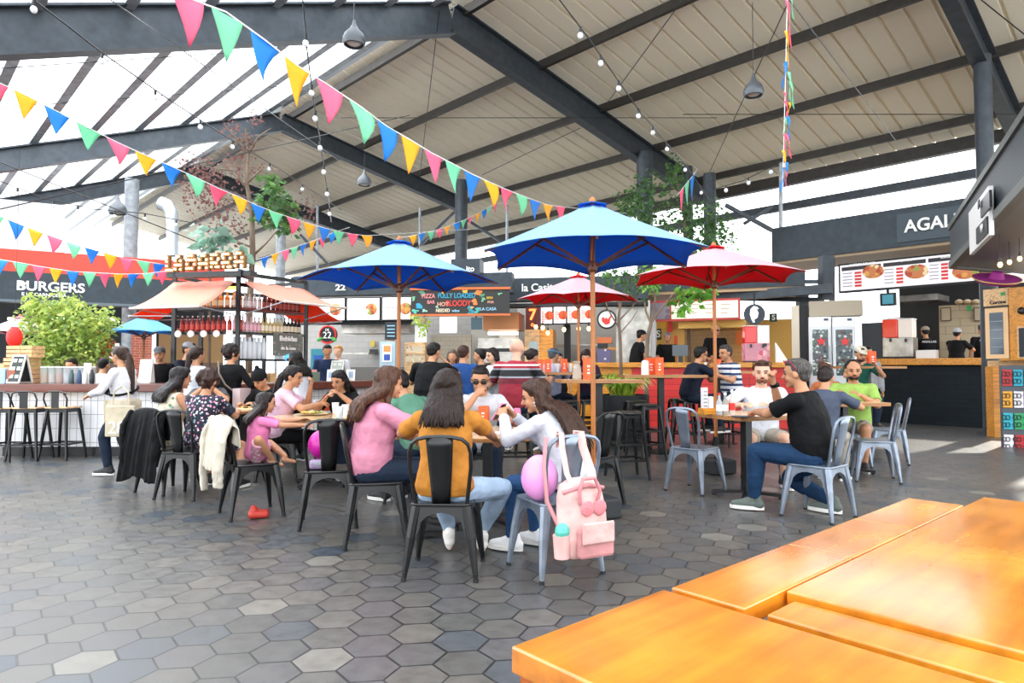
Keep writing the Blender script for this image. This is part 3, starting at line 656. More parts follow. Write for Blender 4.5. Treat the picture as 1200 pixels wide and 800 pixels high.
# ---------------------------------------------------------------- menu boards helper
def menu_board(pl, r, parent, off, style=0):
    fr = plbox('menu_frame', pl, (r[0] - 1.2, r[1] - 1.5, r[2] + 1.2, r[3] + 1.5), M_blackm, parent, 0.08, off)
    sc = plbox('menu_panel', pl, r, M_glow, fr, 0.02, off + 0.02)
    w = r[2] - r[0]; h = r[3] - r[1]; b = MB()
    for i in range(7): pl.box(b, r[0] + w * 0.08, r[1] + h * (0.25 + 0.1 * i), r[0] + w * (0.35 + 0.08 * (i * 7 % 3)), r[1] + h * (0.25 + 0.1 * i) + 0.8, 0.006, off + 0.028)
    b.build('menu_print', M_txt if style != 2 else M_txtr, fr)
    b = MB(); p = pl.hit(r[0] + w * 0.76, r[1] + h * 0.5, off + 0.03); q = pl.hit(r[0] + w * 0.76, r[1] + h * 0.5 + h * 0.28, off + 0.03); rr = abs(p.z - q.z); M = Matrix.Rotation(pl.rz, 3, 'Z')
    b.ell(p, (rr, 0.02, rr), 16, 10, M=M); b.build('food_picture', M_food if style != 2 else mat('orange_food', 'e8602c', 0.6), fr, smooth=True)
    return fr
# ---------------------------------------------------------------- middle stalls (behind the parasols)
MS = Pl((wx(340, 15.6), 15.6), (wx(605, 14.8), 14.8))
ms = empty('pizza_stall', (0, 0, 0), 0, 'stall with white lit menu boards and grey tiled kitchen behind left parasol', 'food stall')
plbox('fascia', MS, (340, 322, 600, 345), M_fascia, ms, 0.4, 0.0, ref=440)
plbox('upper_box', MS, (528, 303, 562, 328), M_fascia, ms, 0.5, 0.1)
pltext('ito', MS, 551, 315, 6.5, M_paper, ms, 0.13)
pltext('22', MS, 399, 337, 7, M_paper, ms, 0.04, sx=1.3)
plbox('menu_rail', MS, (352, 376, 482, 380), M_blackm, ms, 0.1, -0.1)
menu_board(MS, (361, 350, 403, 375), ms, 0.0); menu_board(MS, (406.5, 349.5, 444, 374.5), ms, 0.0, 0); menu_board(MS, (448, 348.5, 484, 374), ms, 0.0, 1)
plbox('kitchen_wall', MS, (340, 345, 605, 460), mat('grey_kitchen_tile', 'a8a49f', 0.5, kind='brick', bw=0.3, bh=0.15, col2='a29e99', mortar='8f8b86'), ms, 0.1, -2.6, ref=470)
plbox('hood', MS, (400, 378, 480, 390), M_steelbright, ms, 1.0, -0.8)
plbox('hood', MS, (566, 366, 608, 386), mat('copper_hood', 'a8714a', 0.35, 0.6), ms, 1.0, -0.5)
plbox('shelf', MS, (385, 413, 432, 415), M_steelbright, ms, 0.4, -1.8)
plbox('partition', MS, (486, 381, 500, 460), M_white, ms, 0.12, -0.2)
plbox('half_wall', MS, (505, 392, 552, 460), mat('beige_tile', 'b5a996', 0.6, kind='brick', bw=0.2, bh=0.1, col2='aea28f', mortar='9a8f7e'), ms, 0.1, -0.9)
plbox('white_cabinet', MS, (552, 374, 605, 460), mat('cream_cabinet', 'd8d2c6', 0.5), ms, 0.2, -1.6)
plbox('white_window', MS, (515, 371, 535, 390), M_glow, ms, 0.05, -1.5)
plbox('counter_front', MS, (340, 430, 605, 475), mat('grey_counter', '6b6762', 0.6), ms, 0.5, -0.3, ref=470)
plbox('strip_lamp', MS, (572, 388, 606, 392), mat('strip_glow'), ms, 0.2, -0.7)
plbox('strip_lamp', MS, (450, 380, 480, 383), mat('strip_glow'), ms, 0.2, -1.6)
plbox('oven', MS, (560, 396, 605, 425), M_steelbright, ms, 0.6, -1.0)
plbox('oven_slot', MS, (563, 408, 603, 412), M_black, ms, 0.05, -0.97)
plbox('warning_sign', MS, (434, 399, 439, 406), mat('warning_yellow', 'c8b040', 0.6), ms, 0.02, -2.5)
plbox('notice', MS, (433, 409, 443, 415), M_black, ms, 0.02, -2.5)
# round 22 sign
def round_sign(pl, px, py, rpx, off, mdisc, lb, name='round_sign', rim=None):
    p = pl.hit(px, py, off); q = pl.hit(px, py + rpx, off); r = abs(p.z - q.z)
    root = empty(name, p, 0, lb, 'sign'); M = Matrix.Rotation(pl.rz, 3, 'Z'); a = M @ Vector((0, 1, 0))
    b = MB(); b.cyl(Vector((0, 0, 0)), -a * -0.1 if False else a * 0.1, r, seg=32); b.build('disc', mdisc, root, smooth=True)
    if rim: b = MB(); b.tube([M @ Vector((r * math.cos(t), -0.004, r * math.sin(t))) for t in [R(12 * i) for i in range(30)]], 0.02, 6, closed=True); b.build('rim', rim, root, smooth=True)
    b = MB(); b.box(Vector((0, 0, r + 0.12)) + a * 0.05, (0.03, 0.03, 0.26)); b.build('hanger', M_blackm, root)
    return root, r, M
rs, r22, Mm = round_sign(MS, 384, 392, 10, 0.5, M_blackm, 'round black sign with white 22 and green leaves', rim=M_red)
text('22', r22 * 1.1, Mm @ Vector((0, -0.03, -r22 * 0.1)), MS.rot(), M_paper, rs, 'digits'); text('DE', r22 * 0.4, Mm @ Vector((0, -0.03, r22 * 0.55)), MS.rot(), M_paper, rs)
b = MB()
for s_ in (-1, 1):
    for k_ in range(3): b.ell(Mm @ Vector((s_ * r22 * (0.75 + 0.12 * k_), -0.05, -r22 * (0.45 + 0.1 * k_))), (0.05, 0.015, 0.03))
b.build('leaves', mat('sign_green', '3f9a48', 0.6), rs)
plb = empty('drink_fridge', MS.hit(372, 470, 0.3), 0, 'blue and teal drinks stand beside round 22 sign', 'stand'); plb.location.z = 0
b = MB(); b.box((0, 0.2, 0.85), (0.35, 0.35, 1.7)); b.build('cabinet', mat('teal_cabinet', '2f7f8c', 0.5), plb, bevel=0.01); b = MB(); b.box((0, 0.015, 1.25), (0.2, 0.03, 0.6)); b.build('blue_panel', mat('deep_blue', '1f4f9a', 0.5), plb)
# chalk menu on easel and posters
cs = empty('chalk_sign', (0, 0, 0), 0, 'small black chalk sign beside left parasol pole', 'sign'); plbox('board', MS, (451, 377, 465, 398), mat('slate_board', '22282e', 0.6), cs, 0.03, 0.8); plbox('stand', MS, (455, 398, 461, 475), M_pine, cs, 0.04, 0.77)
for i in range(4): plbox('chalk_line', MS, (453.5, 381 + 4 * i, 462.5, 382.2 + 4 * i), mat('chalk_blue', '9fc8e0', 0.7), cs, 0.01, 0.812)
ps = empty('poster_stand', (0, 0, 0), 0, 'pale blue poster with orange and blue drawing under chalk sign', 'poster'); plbox('panel', MS, (445, 400, 463, 475), mat('sky_panel', 'a8c0cc', 0.5), ps, 0.05, 1.1)
plbox('sheet', MS, (448, 403, 459, 424), M_paper, ps, 0.01, 1.12); plbox('orange_drawing', MS, (449.5, 405, 457.5, 412), mat('drawing_orange', 'e8904c', 0.6), ps, 0.01, 1.13); plbox('blue_drawing', MS, (450, 415, 457, 422), mat('drawing_blue', '3050a8', 0.6), ps, 0.01, 1.13)
wc = empty('wooden_display_case', (0, 0, 0), 0, 'small pine display case with jars left of broad man in black', 'cabinet'); plbox('case_body', MS, (474, 401, 498, 475), M_pine, wc, 0.4, 0.6); plbox('shelf_front', MS, (476, 405, 496, 424), mat('case_inside', 'c9b79a', 0.6, kind='floral', scale=12, thr=0.3, stops=[(0, 'e8d8b8'), (0.4, '8c7a5c'), (0.7, 'd8c8b0')]), wc, 0.02, 0.61); plbox('case_rail', MS, (475, 413, 497, 415), M_pine, wc, 0.03, 0.63)
# colourful hand-painted sign
CSn = Pl((wx(478, 14.2), 14.2), (wx(600, 14.0), 14.0))
hp_ = empty('painted_sign', (0, 0, 0), 0, 'long hand-painted black sign with coloured words and fruit, orange frame', 'sign')
plbox('board', CSn, (481, 339, 597, 368), mat('ink_board', '2a2826', 0.6), hp_, 0.08, 0.0, ref=540)
plbox('frame_rail', CSn, (480, 336.5, 598, 339.3), mat('orange_rail', 'c8642c', 0.5), hp_, 0.12, 0.03, ref=540); plbox('frame_rail', CSn, (480, 367.5, 598, 370), mat('orange_rail'), hp_, 0.12, 0.03, ref=540)
tc = lambda n, c: mat('sign_' + n, c, 0.6)
for px_ in (490, 588):
    b = MB(); p = CSn.hit(px_, 342, -0.06); b.beam(p, p - CSn.n * 1.2 + Vector((0, 0, 0.12)), 0.04, 0.04); b.build('hanger_arm', M_black, hp_)
for s_, px, py, h, c, sx in (('FULLY LOADED', 535, 346.5, 5.6, ('blue', '2f9ab8'), 0.82), ('HOT', 519, 356.5, 4.6, ('peach', 'e0a890'), 1), ('BLOODY', 537, 355.5, 6.6, ('red', 'd83a30'), 0.8), ('NEEDED', 519, 363.8, 4, ('cream', 'e8d8b8'), 0.8), ('PIZZA', 502, 347, 5.2, ('rose', 'e08a8c'), 0.8), ('BAR', 505, 354, 4, ('rose', 'e08a8c'), 0.9), ('wine', 534, 364, 3.4, ('sky', '9ac8e0'), 1), ('BEER', 574, 349, 2.6, ('yellow', 'd8b040'), 1), ('POR', 575, 354, 2.8, ('peach', 'e0a890'), 1), ('LA CASA', 572, 362, 3.6, ('sky', '9ac8e0'), 1)):
    pltext(s_, CSn, px, py, h, tc(*c), hp_, 0.012, sx=sx)
rr = random.Random(5)
for (px, py, rx, c) in ((490, 360, 5, '2f9ab8'), (487, 364, 4, '5ab8a8'), (494, 343.5, 4, '5a9a78'), (557, 353.5, 4.2, 'ee8040'), (565, 345, 3, '5a9a78'), (566, 351, 3, '78b890'), (560, 341.5, 5, 'e0803c'), (545, 341, 3, 'e8b050'), (520, 341.5, 3, 'e0a040'), (552, 364, 6, '2f8a98'), (498, 364, 3, '9ac8b8'), (512, 360, 2, '9ac8b8'), (553, 360, 2.4, 'd8b070'), (586, 344, 2.5, '78b890'), (560, 364, 4, '4aa8a0'), (485, 350, 3, '78b890')):
    for k_ in range(5):
        a = rr.uniform(0, 6.28); f = 0 if k_ == 0 else 0.6
        p = CSn.hit(px + rx * f * math.cos(a), py + rx * f * math.sin(a), 0.01); q = CSn.hit(px, py + rx * 0.55, 0.01); r_ = abs(p.z - CSn.hit(px, py + rx * f * math.sin(a) + rx * 0.5, 0.01).z)
        if k_ == 0: bb = MB()
        bb.ell(p, (r_, 0.008, r_ * rr.uniform(0.4, 0.8)), 12, 8)
    bb.build('painted_motif', tc('m' + c, c), hp_)
sb_ = empty('slate_menu', (0, 0, 0), 0, 'small slate menu hanging under painted sign', 'sign'); plbox('board', CSn, (552, 372, 565, 386), mat('slate_board2', '3a5058', 0.6), sb_, 0.03, -0.02); plbox('hanger', CSn, (557, 366, 559, 373), M_black, sb_, 0.03, -0.02)
# ---- chicken stall (7 sign)
CK = Pl((wx(588, 16.2), 16.2), (wx(748, 15.6), 15.6))
ck = empty('chicken_stall', (0, 0, 0), 0, 'stall with neon 7 sign, pink lit menus and pine cabinet in centre', 'food stall')
plbox('fascia', CK, (588, 325, 760, 352), M_fascia, ck, 0.4, 0.0, ref=640)
plbox('fascia_rail', CK, (588, 355, 760, 359), M_blackm, ck, 0.4, 0.1, ref=640)
pltext('la Casita', CK, 632, 337, 9, M_paper, ck, 0.03)
plbox('bulb_rail', CK, (600, 356, 705, 358), M_black, ck, 0.05, 0.62)
plbox('neon_panel', CK, (616, 360, 633, 388), mat('maroon_panel', '5a2018', 0.5), ck, 0.1, 0.15)
M_neon = mat('neon_orange', 'ff6a30', 0.4, emit=4)
pltext('7', CK, 624, 369, 13, M_neon, ck, 0.18, ext=0.01); pltext('o', CK, 624, 380, 5, M_neon, ck, 0.18, ext=0.01)
for r_ in ((634, 360, 647, 379), (649, 359.5, 663, 378.5), (665, 359, 678, 378), (680, 358.5, 694, 377.5)): menu_board(CK, r_, ck, 0.05, 2)
plbox('back_wall', CK, (588, 345, 760, 470), mat('pale_kitchen', 'b8b2aa', 0.5), ck, 0.1, -2.5, ref=660)
plbox('metal_wall', CK, (722, 352, 762, 470), M_steelbright, ck, 0.3, -0.3)
plbox('post', CK, (661, 380, 668, 470), M_blackm, ck, 0.15, -0.2)
plbox('shelf', CK, (640, 403, 700, 405), M_steelbright, ck, 0.4, -1.9)
plbox('white_box', CK, (585, 383, 605, 470), M_white, ck, 0.3, 0.2)
plbox('orange_shelf', CK, (699, 395, 717, 402), mat('orange_cladding', 'e07a44', 0.5), ck, 0.3, -0.3); plbox('black_box', CK, (700, 402, 712, 408), M_black, ck, 0.25, -0.3); plbox('yellow_shelf', CK, (708, 407, 726, 410), M_orangewood, ck, 0.3, -0.3)
plbox('poster', CK, (700, 409, 716, 428), mat('lilac_poster', '6a6488', 0.6, kind='floral', scale=10, thr=0.3, stops=[(0, 'e8e4f0'), (0.4, '4a3a6a'), (0.7, 'b8a0c8')]), ck, 0.04, -0.1)
cb2 = empty('drinks_cabinet', (0, 0, 0), 0, 'orange pine drinks cabinet under neon 7 sign', 'cabinet'); plbox('cabinet_front', CK, (615, 386, 632, 470), M_pine, cb2, 0.6, 0.5); plbox('cabinet_side', CK, (632, 386, 648, 470), M_orangewood, cb2, 0.6, 0.48); plbox('glass_door', CK, (620, 400, 630, 425), mat('door_glass_dark', '8fa0a0', 0.1), cb2, 0.02, 0.51)
for px, py in ((628, 383), (636, 384), (642, 390), (661, 386), (678, 385), (690, 385)):
    hb_ = empty('hanging_bulb', CK.hit(px, py, 0.6), 0, 'bare glowing bulb hanging in front of the chicken stall', 'lamp', 'bare bulbs at the chicken stall'); b = MB(); b.ell((0, 0, 0), (0.045, 0.045, 0.06), 12, 8); b.build('bulb', M_bulb, hb_, smooth=True)
    b = MB(); b.cyl((0, 0, 0.05), (0, 0, 0.12), 0.02, seg=8); b.cyl((0, 0, 0.12), (0, 0, 0.62), 0.006, seg=5); b.build('socket', M_black, hb_)
rs, rck, Mm = round_sign(CK, 711, 374, 10.5, 0.6, M_paper, 'round white sign with red rooster head', rim=M_black)
P2 = [(-0.55, 0.15), (-0.5, -0.25), (-0.1, -0.6), (0.35, -0.45), (0.35, -0.05), (0.55, 0.35), (0.62, 0.62), (0.4, 0.4), (0.15, 0.0), (-0.05, 0.2), (-0.2, 0.02), (-0.35, 0.25)]
b = MB(); b.prism([Mm @ Vector((x * rck, -0.012, z * rck)) for x, z in P2], Mm @ Vector((0, -0.02, 0))); b.build('rooster', M_txtr, rs)
# ---- orange wood counter with red panelled front
RC = Pl((wx(640, 14.6), 14.6), (wx(940, 13.9), 13.9))
rc = empty('red_counter', (0, 0, 0), 0, 'long orange wood counter with red boarded front before the kitchens', 'counter')
plbox('counter_top', RC, (640, 424.5, 940, 430.5), M_orangewood, rc, 0.6, 0.1, ref=800, bevel=0.01)
M_redb = mat('red_boards', 'd8302a', 0.45, kind='brick', bw=5.0, bh=0.13, col2='c82a26', mortar='8a1c18', offset=0.0)
plbox('red_front', RC, (740, 430, 940, 482), M_redb, rc, 0.4, 0.0, ref=800)
plbox('orange_front', RC, (640, 430, 740, 482), M_orangewood, rc, 0.4, 0.0, ref=800)
# ---- grill stall with red framed menu
GS = Pl((wx(752, 16.4), 16.4), (wx(945, 15.0), 15.0))
gs = empty('grill_stall', (0, 0, 0), 0, 'grill stall with red-framed cream menu and yellow walls', 'food stall')
plbox('roof_edge', GS, (752, 322, 945, 338), M_fascia, gs, 0.5, 0.15, ref=850)
plbox('soffit', GS, (752, 338, 945, 342), mat('warm_soffit', 'b89a78', 0.6), gs, 2.2, 0.1, ref=850)
plbox('menu_frame', GS, (757, 350, 868, 375), mat('menu_red_frame', 'b8362a', 0.5), gs, 0.08, 0.0, ref=835)
plbox('menu_panel', GS, (787, 352.5, 865.5, 372.5), mat('cream_menu', 'e8e0cc', 0.6, emit=0.3), gs, 0.02, 0.02, ref=835)
plbox('photo_panel', GS, (760, 352.5, 785, 372.5), mat('grey_photo', '8a8088', 0.6, kind='floral', scale=5, thr=0.4, stops=[(0, 'e0dce0'), (0.3, '3a3038'), (0.6, 'c09088'), (0.8, '70606a')]), gs, 0.02, 0.02, ref=835)
b = MB()
for i in range(4):
    for j in range(3): GS.box(b, 791 + 18 * i, 356 + 5 * j, 803 + 18 * i - 2 * j, 356.8 + 5 * j, 0.004, 0.03)
b.build('menu_print', mat('faint_print', 'b8a878', 0.7), gs)
plbox('yellow_wall', GS, (764, 374, 802, 470), mat('yellow_tile', 'd9a94c', 0.5), gs, 0.1, -0.8)
plbox('kitchen_wall', GS, (800, 374, 880, 470), mat('tan_tile', 'b59a72', 0.5, kind='brick', bw=0.25, bh=0.12, col2='ad926a', mortar='94805e'), gs, 0.1, -2.6)
plbox('yellow_wall', GS, (872, 374, 945, 470), mat('yellow_tile'), gs, 0.1, -2.0)
plbox('hood', GS, (795, 374, 874, 384), mat('brass_hood', 'b8904c', 0.3, 0.75), gs, 1.2, -0.6)
plbox('white_column', GS, (757, 374, 768, 470), M_white, gs, 0.2, 0.05)
plbox('floor_platform', GS, (700, 472, 945, 482), mat('grey_platform', '5a5856', 0.7), gs, 3.0, -0.4, ref=840)
for (a, c, d, e, m_, s_) in ((768, 385, 775, 398, 'sign_dkgreen', 'S'), (902, 367, 911, 377, 'sign_dkgreen', 'S')):
    o = plbox('notice', GS, (a, c, d, e), mat('sign_dkgreen', '24401f', 0.6), gs, 0.02, -0.7); pltext(s_, GS, (a + d) / 2, (c + e) / 2, (e - c) * 0.62, M_paper, gs, -0.68)
for r_, c in (((775, 376, 781, 384), 'e8b030'), ((783, 374, 788, 389), 'd8362c'), ((790, 393, 794, 404), 'd8542c'), ((862, 388, 872, 404), 'c87850')): plbox('notice', GS, r_, mat('notice_' + c, c, 0.6), gs, 0.02, -0.7 if r_[0] < 800 else -2.4)
rs, rb, Mm = round_sign(GS, 884, 368, 12, 0.5, mat('navy_disc', '26303a', 0.5), 'round dark sign with white cow figure')
P2 = [(-0.05, 0.8), (0.3, 0.7), (0.42, 0.5), (0.25, 0.45), (0.4, 0.1), (0.3, -0.35), (0.0, -0.55), (0.05, -0.8), (-0.12, -0.85), (-0.28, -0.5), (-0.42, 0.0), (-0.35, 0.5)]
b = MB(); b.prism([Mm @ Vector((x * rb, -0.012, z * rb)) for x, z in P2], Mm @ Vector((0, -0.02, 0))); b.build('white_figure', M_paper, rs)
# dispenser and poster box on the red counter
def dispenser(pl, r, off, lb, c1='d8302c', c2='ece0d8', base=None):
    root = empty('juice_dispenser', (0, 0, 0), 0, lb, 'dispenser'); w = (r[0] + r[2]) / 2; ym = r[1] + (r[3] - r[1]) * 0.48
    for a, c, cc in ((r[0], w - 0.4, c1), (w + 0.4, r[2], c2)):
        o = plbox('tank', pl, (a, r[1] + 1.2, c, ym), mat('tank_' + cc, cc, 0.15, emit=0.15), root, 0.28, off, bevel=0.02); plbox('tank_lid', pl, (a - 0.3, r[1], c + 0.3, r[1] + 1.2), M_white, o, 0.3, off + 0.01, bevel=0.01)
    plbox('housing', pl, (r[0], ym, r[2], r[3] - 2), base or M_steelbright, root, 0.36, off + 0.03, bevel=0.01); plbox('drip_tray', pl, (r[0] + 1, r[3] - 2, r[2] - 1, r[3]), M_black, root, 0.4, off + 0.06)
    for a in (r[0] + (w - r[0]) / 2, w + (r[2] - w) / 2): plbox('tap', pl, (a - 1, ym + 1, a + 1, ym + 5), M_black, root, 0.05, off + 0.07)
    return root
dispenser(RC, (873, 381, 902, 425), -0.1, 'red and cream juice dispenser on counter under round cow sign', base=mat('pink_poster', 'c98a98', 0.6, kind='floral', scale=7, thr=0.4, stops=[(0, 'e8b0b8'), (0.4, '2a4048'), (0.6, 'e09aa0'), (0.85, 'c85868')]))
till = empty('till_screen', (0, 0, 0), 0, 'dark till screen on the orange counter beside worker', 'screen'); plbox('screen', RC, (788, 404, 806, 417), mat('screen_dark', '4a545c', 0.3), till, 0.04, -0.2); plbox('stand', RC, (795, 417, 800, 425), M_black, till, 0.06, -0.22)
clip = empty('price_board', (0, 0, 0), 0, 'white leaning price board on counter right of dispenser', 'sign'); p = RC.hit(915, 424.5, -0.1); clip.location = p; b = MB(); b.prism([(-0.1, 0, 0), (0.18, 0, 0), (-0.1, 0, 0.42)], (0, 0.05, 0)); b.build('board', M_white, clip)
# ---- fridges
FRp = Pl((wx(930, 14.9), 14.9), (wx(1010, 14.4), 14.4))
pp_ = empty('service_column', (0, 0, 0), 0, 'cream and dark square column left of the fridges', 'column'); plbox('cream_face', FRp, (928, 358, 937, 480), mat('cream_column', 'd0c4b0', 0.6), pp_, 0.25, 0.1); plbox('dark_face', FRp, (937, 358, 947, 480), M_blackm, pp_, 0.25, 0.1)
for a, c, w_ in ((948, 974.5, 'left'), (975.5, 1003, 'right')):
    fr = empty('drinks_fridge', (0, 0, 0), 0, '%s white glass-door fridge with a red star' % w_, 'fridge', 'white drinks fridges')
    plbox('body', FRp, (a, 371, c, 482), M_white, fr, 0.6, 0.3, bevel=0.01); plbox('display', FRp, (a + 18, 373, a + 23, 375.5), mat('lcd', '203050', 0.3), fr, 0.02, 0.31)
    dr = plbox('door', FRp, (a + 1.5, 382, c - 1.5, 480), mat('fridge_frame', 'd8dce0', 0.4), fr, 0.05, 0.34, bevel=0.006); plbox('glass', FRp, (a + 4, 386, c - 4, 440), mat('fridge_inside', '4a5458', 0.2, kind='floral', scale=14, thr=0.42, stops=[(0, '98a8a0'), (0.3, '2a3430'), (0.5, 'c8ccc8'), (0.7, '4a6a50'), (0.85, '703028')]), dr, 0.01, 0.345)
    pc = FRp.hit((a + c) / 2 + 1, 400, 0.36); P5 = []
    for i in range(10): rr_ = 0.11 if i % 2 == 0 else 0.05; t = math.pi / 2 + i * math.pi / 5; P5.append(pc + Matrix.Rotation(FRp.rz, 3, 'Z') @ Vector((rr_ * math.cos(t), 0, rr_ * math.sin(t))))
    b = MB(); b.prism(P5, FRp.n * 0.01); b.build('red_star', M_red, dr); plbox('handle', FRp, (c - 3.2, 405, c - 2.2, 425), M_grey, dr, 0.03, 0.38)
b = MB(); FRp.box(b, 949, 352, 1012, 370, 0.5, 0.2); b.build('x', mat('beige_box', 'a89c88', 0.6)); o = bpy.data.objects['x']; o.name = 'duct_box'; tag(o, 'beige duct casing above the fridges', 'duct')
# open steel framing behind red parasol
for (a, b_, Y0, Y1, w) in (((800, 352), (975, 338), 16.5, 14.5, 0.2), ((848, 350), (965, 351), 17, 15, 0.1), ((940, 345), (940, 482), 15.6, 15.6, 0.22), ((968, 300), (968, 351), 14.8, 14.8, 0.26), ((975, 300), (975, 371), 16.3, 16.3, 0.1), ((880, 330), (970, 330), 17.5, 16.5, 0.09), ((590, 330), (530, 345), 17, 16, 0.15)):
    mb = MB(); p, q = at(a[0], a[1], Y0), at(b_[0], b_[1], Y1); mb.beam(p, q, w, w, up=(0, 0, 1) if abs((q - p).normalized().z) < 0.9 else (0, 1, 0)); st(mb.build('stall_frame_beam', M_steel))
# ---------------------------------------------------------------- right stall (AGALL...)
AG = Pl((wx(1155, 14.0) + 1.9 * 0.68, 14.0 - 1.9 * 0.73), (wx(1155, 14.0) - 4.3 * 0.68, 14.0 + 4.3 * 0.73))
ag = empty('grill_counter_stall', (0, 0, 0), 0, 'dark right stall with white serif lettering and long lit menu', 'food stall')
plbox('fascia', AG, (1200, 240, 906, 286), M_fascia, ag, 0.4, 0.35, ref=1080)
plbox('sign_panel', AG, (1180, 247, 1054, 281), mat('fascia_panel', '33414b', 0.5), ag, 0.05, 0.38, ref=1080)
plbox('soffit', AG, (1200, 286, 906, 290), mat('warm_soffit2', '9a8468', 0.6), ag, 1.6, 0.3, ref=1080)
pltext('AGALLAS', AG, 1106, 260, 15, M_paper, ag, 0.41, ext=0.02, sx=0.95)
mf = plbox('menu_frame', AG, (1152, 300.5, 984, 337), M_blackm, ag, 0.1, 0.0, ref=1068); plbox('menu_panel', AG, (1150, 302.5, 986, 334.5), mat('menu_white', 'e2dee2', 0.5, emit=0.35), mf, 0.02, 0.02, ref=1068)
b = MB(); b2 = MB(); b3 = MB()
for a, c in ((988, 1034), (1037, 1087), (1090, 1148)):
    AG.box(b, a, 305, c, 309.5, 0.006, 0.03, ref=1068)
    for i in range(5): AG.box(b2, a + 15, 312 + 4 * i, a + 23, 314.6 + 4 * i, 0.006, 0.03, ref=1068); AG.box(b3, a + 1, 312.5 + 4 * i, a + 12, 313.4 + 4 * i, 0.004, 0.03, ref=1068)
    p = AG.hit((a + c) / 2 + 12, 318, 0.03); MB().ell(p, (0.24, 0.015, 0.16), 16, 10, M=Matrix.Rotation(AG.rz, 3, 'Z')).build('food_picture', M_food, mf, smooth=True)
b.build('menu_heading', M_txtd, mf); b2.build('price_print', M_txtr, mf); b3.build('menu_print', M_txt, mf)
for s_, px in (('ANTOJOS Y TACOS', 1010), ('SNACKS', 1062), ('BURGERS Y HOT', 1116)): pltext(s_, AG, px, 311.5 - (px - 985) * 0.085, 2.6, M_paper, mf, 0.045, ext=0.003, sx=0.9)
b = MB(); AG.box(b, 1165, 305, 1215, 335, 0.1, 0.0, ref=1170); o = b.build('menu_frame', M_blackm, ag); b = MB(); AG.box(b, 1166, 307, 1214, 333, 0.02, 0.02, ref=1170); b.build('menu_panel', mat('menu_white'), o)
plbox('back_wall', AG, (1210, 325, 1055, 500), mat('black_wall', '1e2124', 0.6), ag, 0.1, -3.0, ref=1100)
plbox('brick_wall', AG, (1215, 356, 1101, 430), mat('cream_brick', 'c2b193', 0.7, kind='brick', bw=0.42, bh=0.19, col2='b8a789', mortar='8f8068'), ag, 0.1, -2.2, ref=1140)
for r_ in ((1103, 360, 1115, 376), (1142, 360, 1154, 376)): plbox('picture_frame', AG, r_, mat('frame_brown', '4a3628', 0.6), ag, 0.03, -2.1); plbox('picture', AG, (r_[0] + 1, r_[1] + 1, r_[2] - 1, r_[3] - 1), mat('picture_tan', 'b8a88c', 0.6), ag, 0.02, -2.08)
plbox('green_exit_plate', AG, (1134, 358, 1139, 364), mat('exit_green', '2f9a4a', 0.5), ag, 0.02, -2.05)
plbox('metal_wall', AG, (1055, 372, 1040, 430), mat('grey_appliance', '8e8a84', 0.4, 0.4), ag, 0.5, -1.2)
plbox('left_partition', AG, (1034, 378, 1010, 500), mat('slate_partition', '3a424a', 0.5), ag, 0.1, -0.35)
plbox('counter_front', AG, (1215, 427, 1028, 497), mat('navy_tile_front', '0c141a', 0.6, spec=0.2, kind='brick', bw=0.3, bh=0.1, col2='111b22', mortar='070b0e'), ag, 0.5, 0.0, ref=1100)
plbox('counter_top', AG, (1215, 419.5, 1024, 427.5), M_orangewood, ag, 0.75, 0.12, ref=1100, bevel=0.01)
plbox('floor_platform', AG, (1215, 469, 1030, 497), mat('grey_platform'), ag, 2.5, -0.52, ref=1100)
plbox('till', AG, (1095, 410, 1073, 420), M_white, ag, 0.3, -0.1); plbox('extractor', AG, (1100, 345, 1056, 352), M_steelbright, ag, 1.0, -1.6)
for i, px in enumerate((1124, 1134, 1144)):
    p = AG.hit(px, 356.5, -2.15); b = MB(); b.lathe([(0.05, 0), (0.09, 0.03), (0.09, 0.08), (0.03, 0.12)], seg=12); o = b.build('clay_pot', mat('clay', 'b59c7c', 0.7), loc=p, smooth=True); tag(o, 'small clay pot on top of the cream brick wall', 'pot', 'clay pots on the brick wall')
dispenser(AG, (1034, 373, 1070, 420), -0.15, 'red and clear juice dispenser on the dark right counter', 'e04a34', 'e8dcd0')
tv = empty('small_screen', (0, 0, 0), 0, 'small teal screen hanging at left of the long lit menu', 'screen'); plbox('casing', AG, (1050, 343, 1032, 358), M_blackm, tv, 0.12, -0.1); plbox('screen', AG, (1048, 345, 1035, 356), mat('teal_glow', '3a7c8c', 0.4, emit=0.5), tv, 0.01, -0.09); plbox('bracket', AG, (1043, 337, 1040, 343), M_blackm, tv, 0.03, -0.1)
# ---------------------------------------------------------------- near right booth: mesh sign box, logo plate
NB = Pl((wx(1119, 12.0), 12.0), (wx(1119, 12.0) - 2.75, 12.0 - 5.3))
nb_ = empty('booth_sign_box', (0, 0, 0), 0, 'near dark mesh sign box with grey rails at the right edge', 'sign')
zt_, zb_ = 3.80, 3.12
a = NB.A; c = NB.A + NB.d * 7
for z, h in ((zt_, 0.09), (zb_, 0.11)):
    b = MB(); b.beam((a.x, a.y, z), (c.x, c.y, z), 0.12, h); b.build('rail', mat('grey_rail', '5f625f', 0.5, 0.3), nb_)
M_mesh = mat('perforated_mesh', '22282e', 0.5, kind='brick', bw=0.05, bh=0.05, col2='272e34', mortar='3c464e', ms=0.006)
b = MB(); q = (a + c) / 2; b.box((q.x, q.y, (zt_ + zb_) / 2), (7, 0.05, zt_ - zb_ - 0.08), NB.rz); b.build('mesh_panel', M_mesh, nb_)
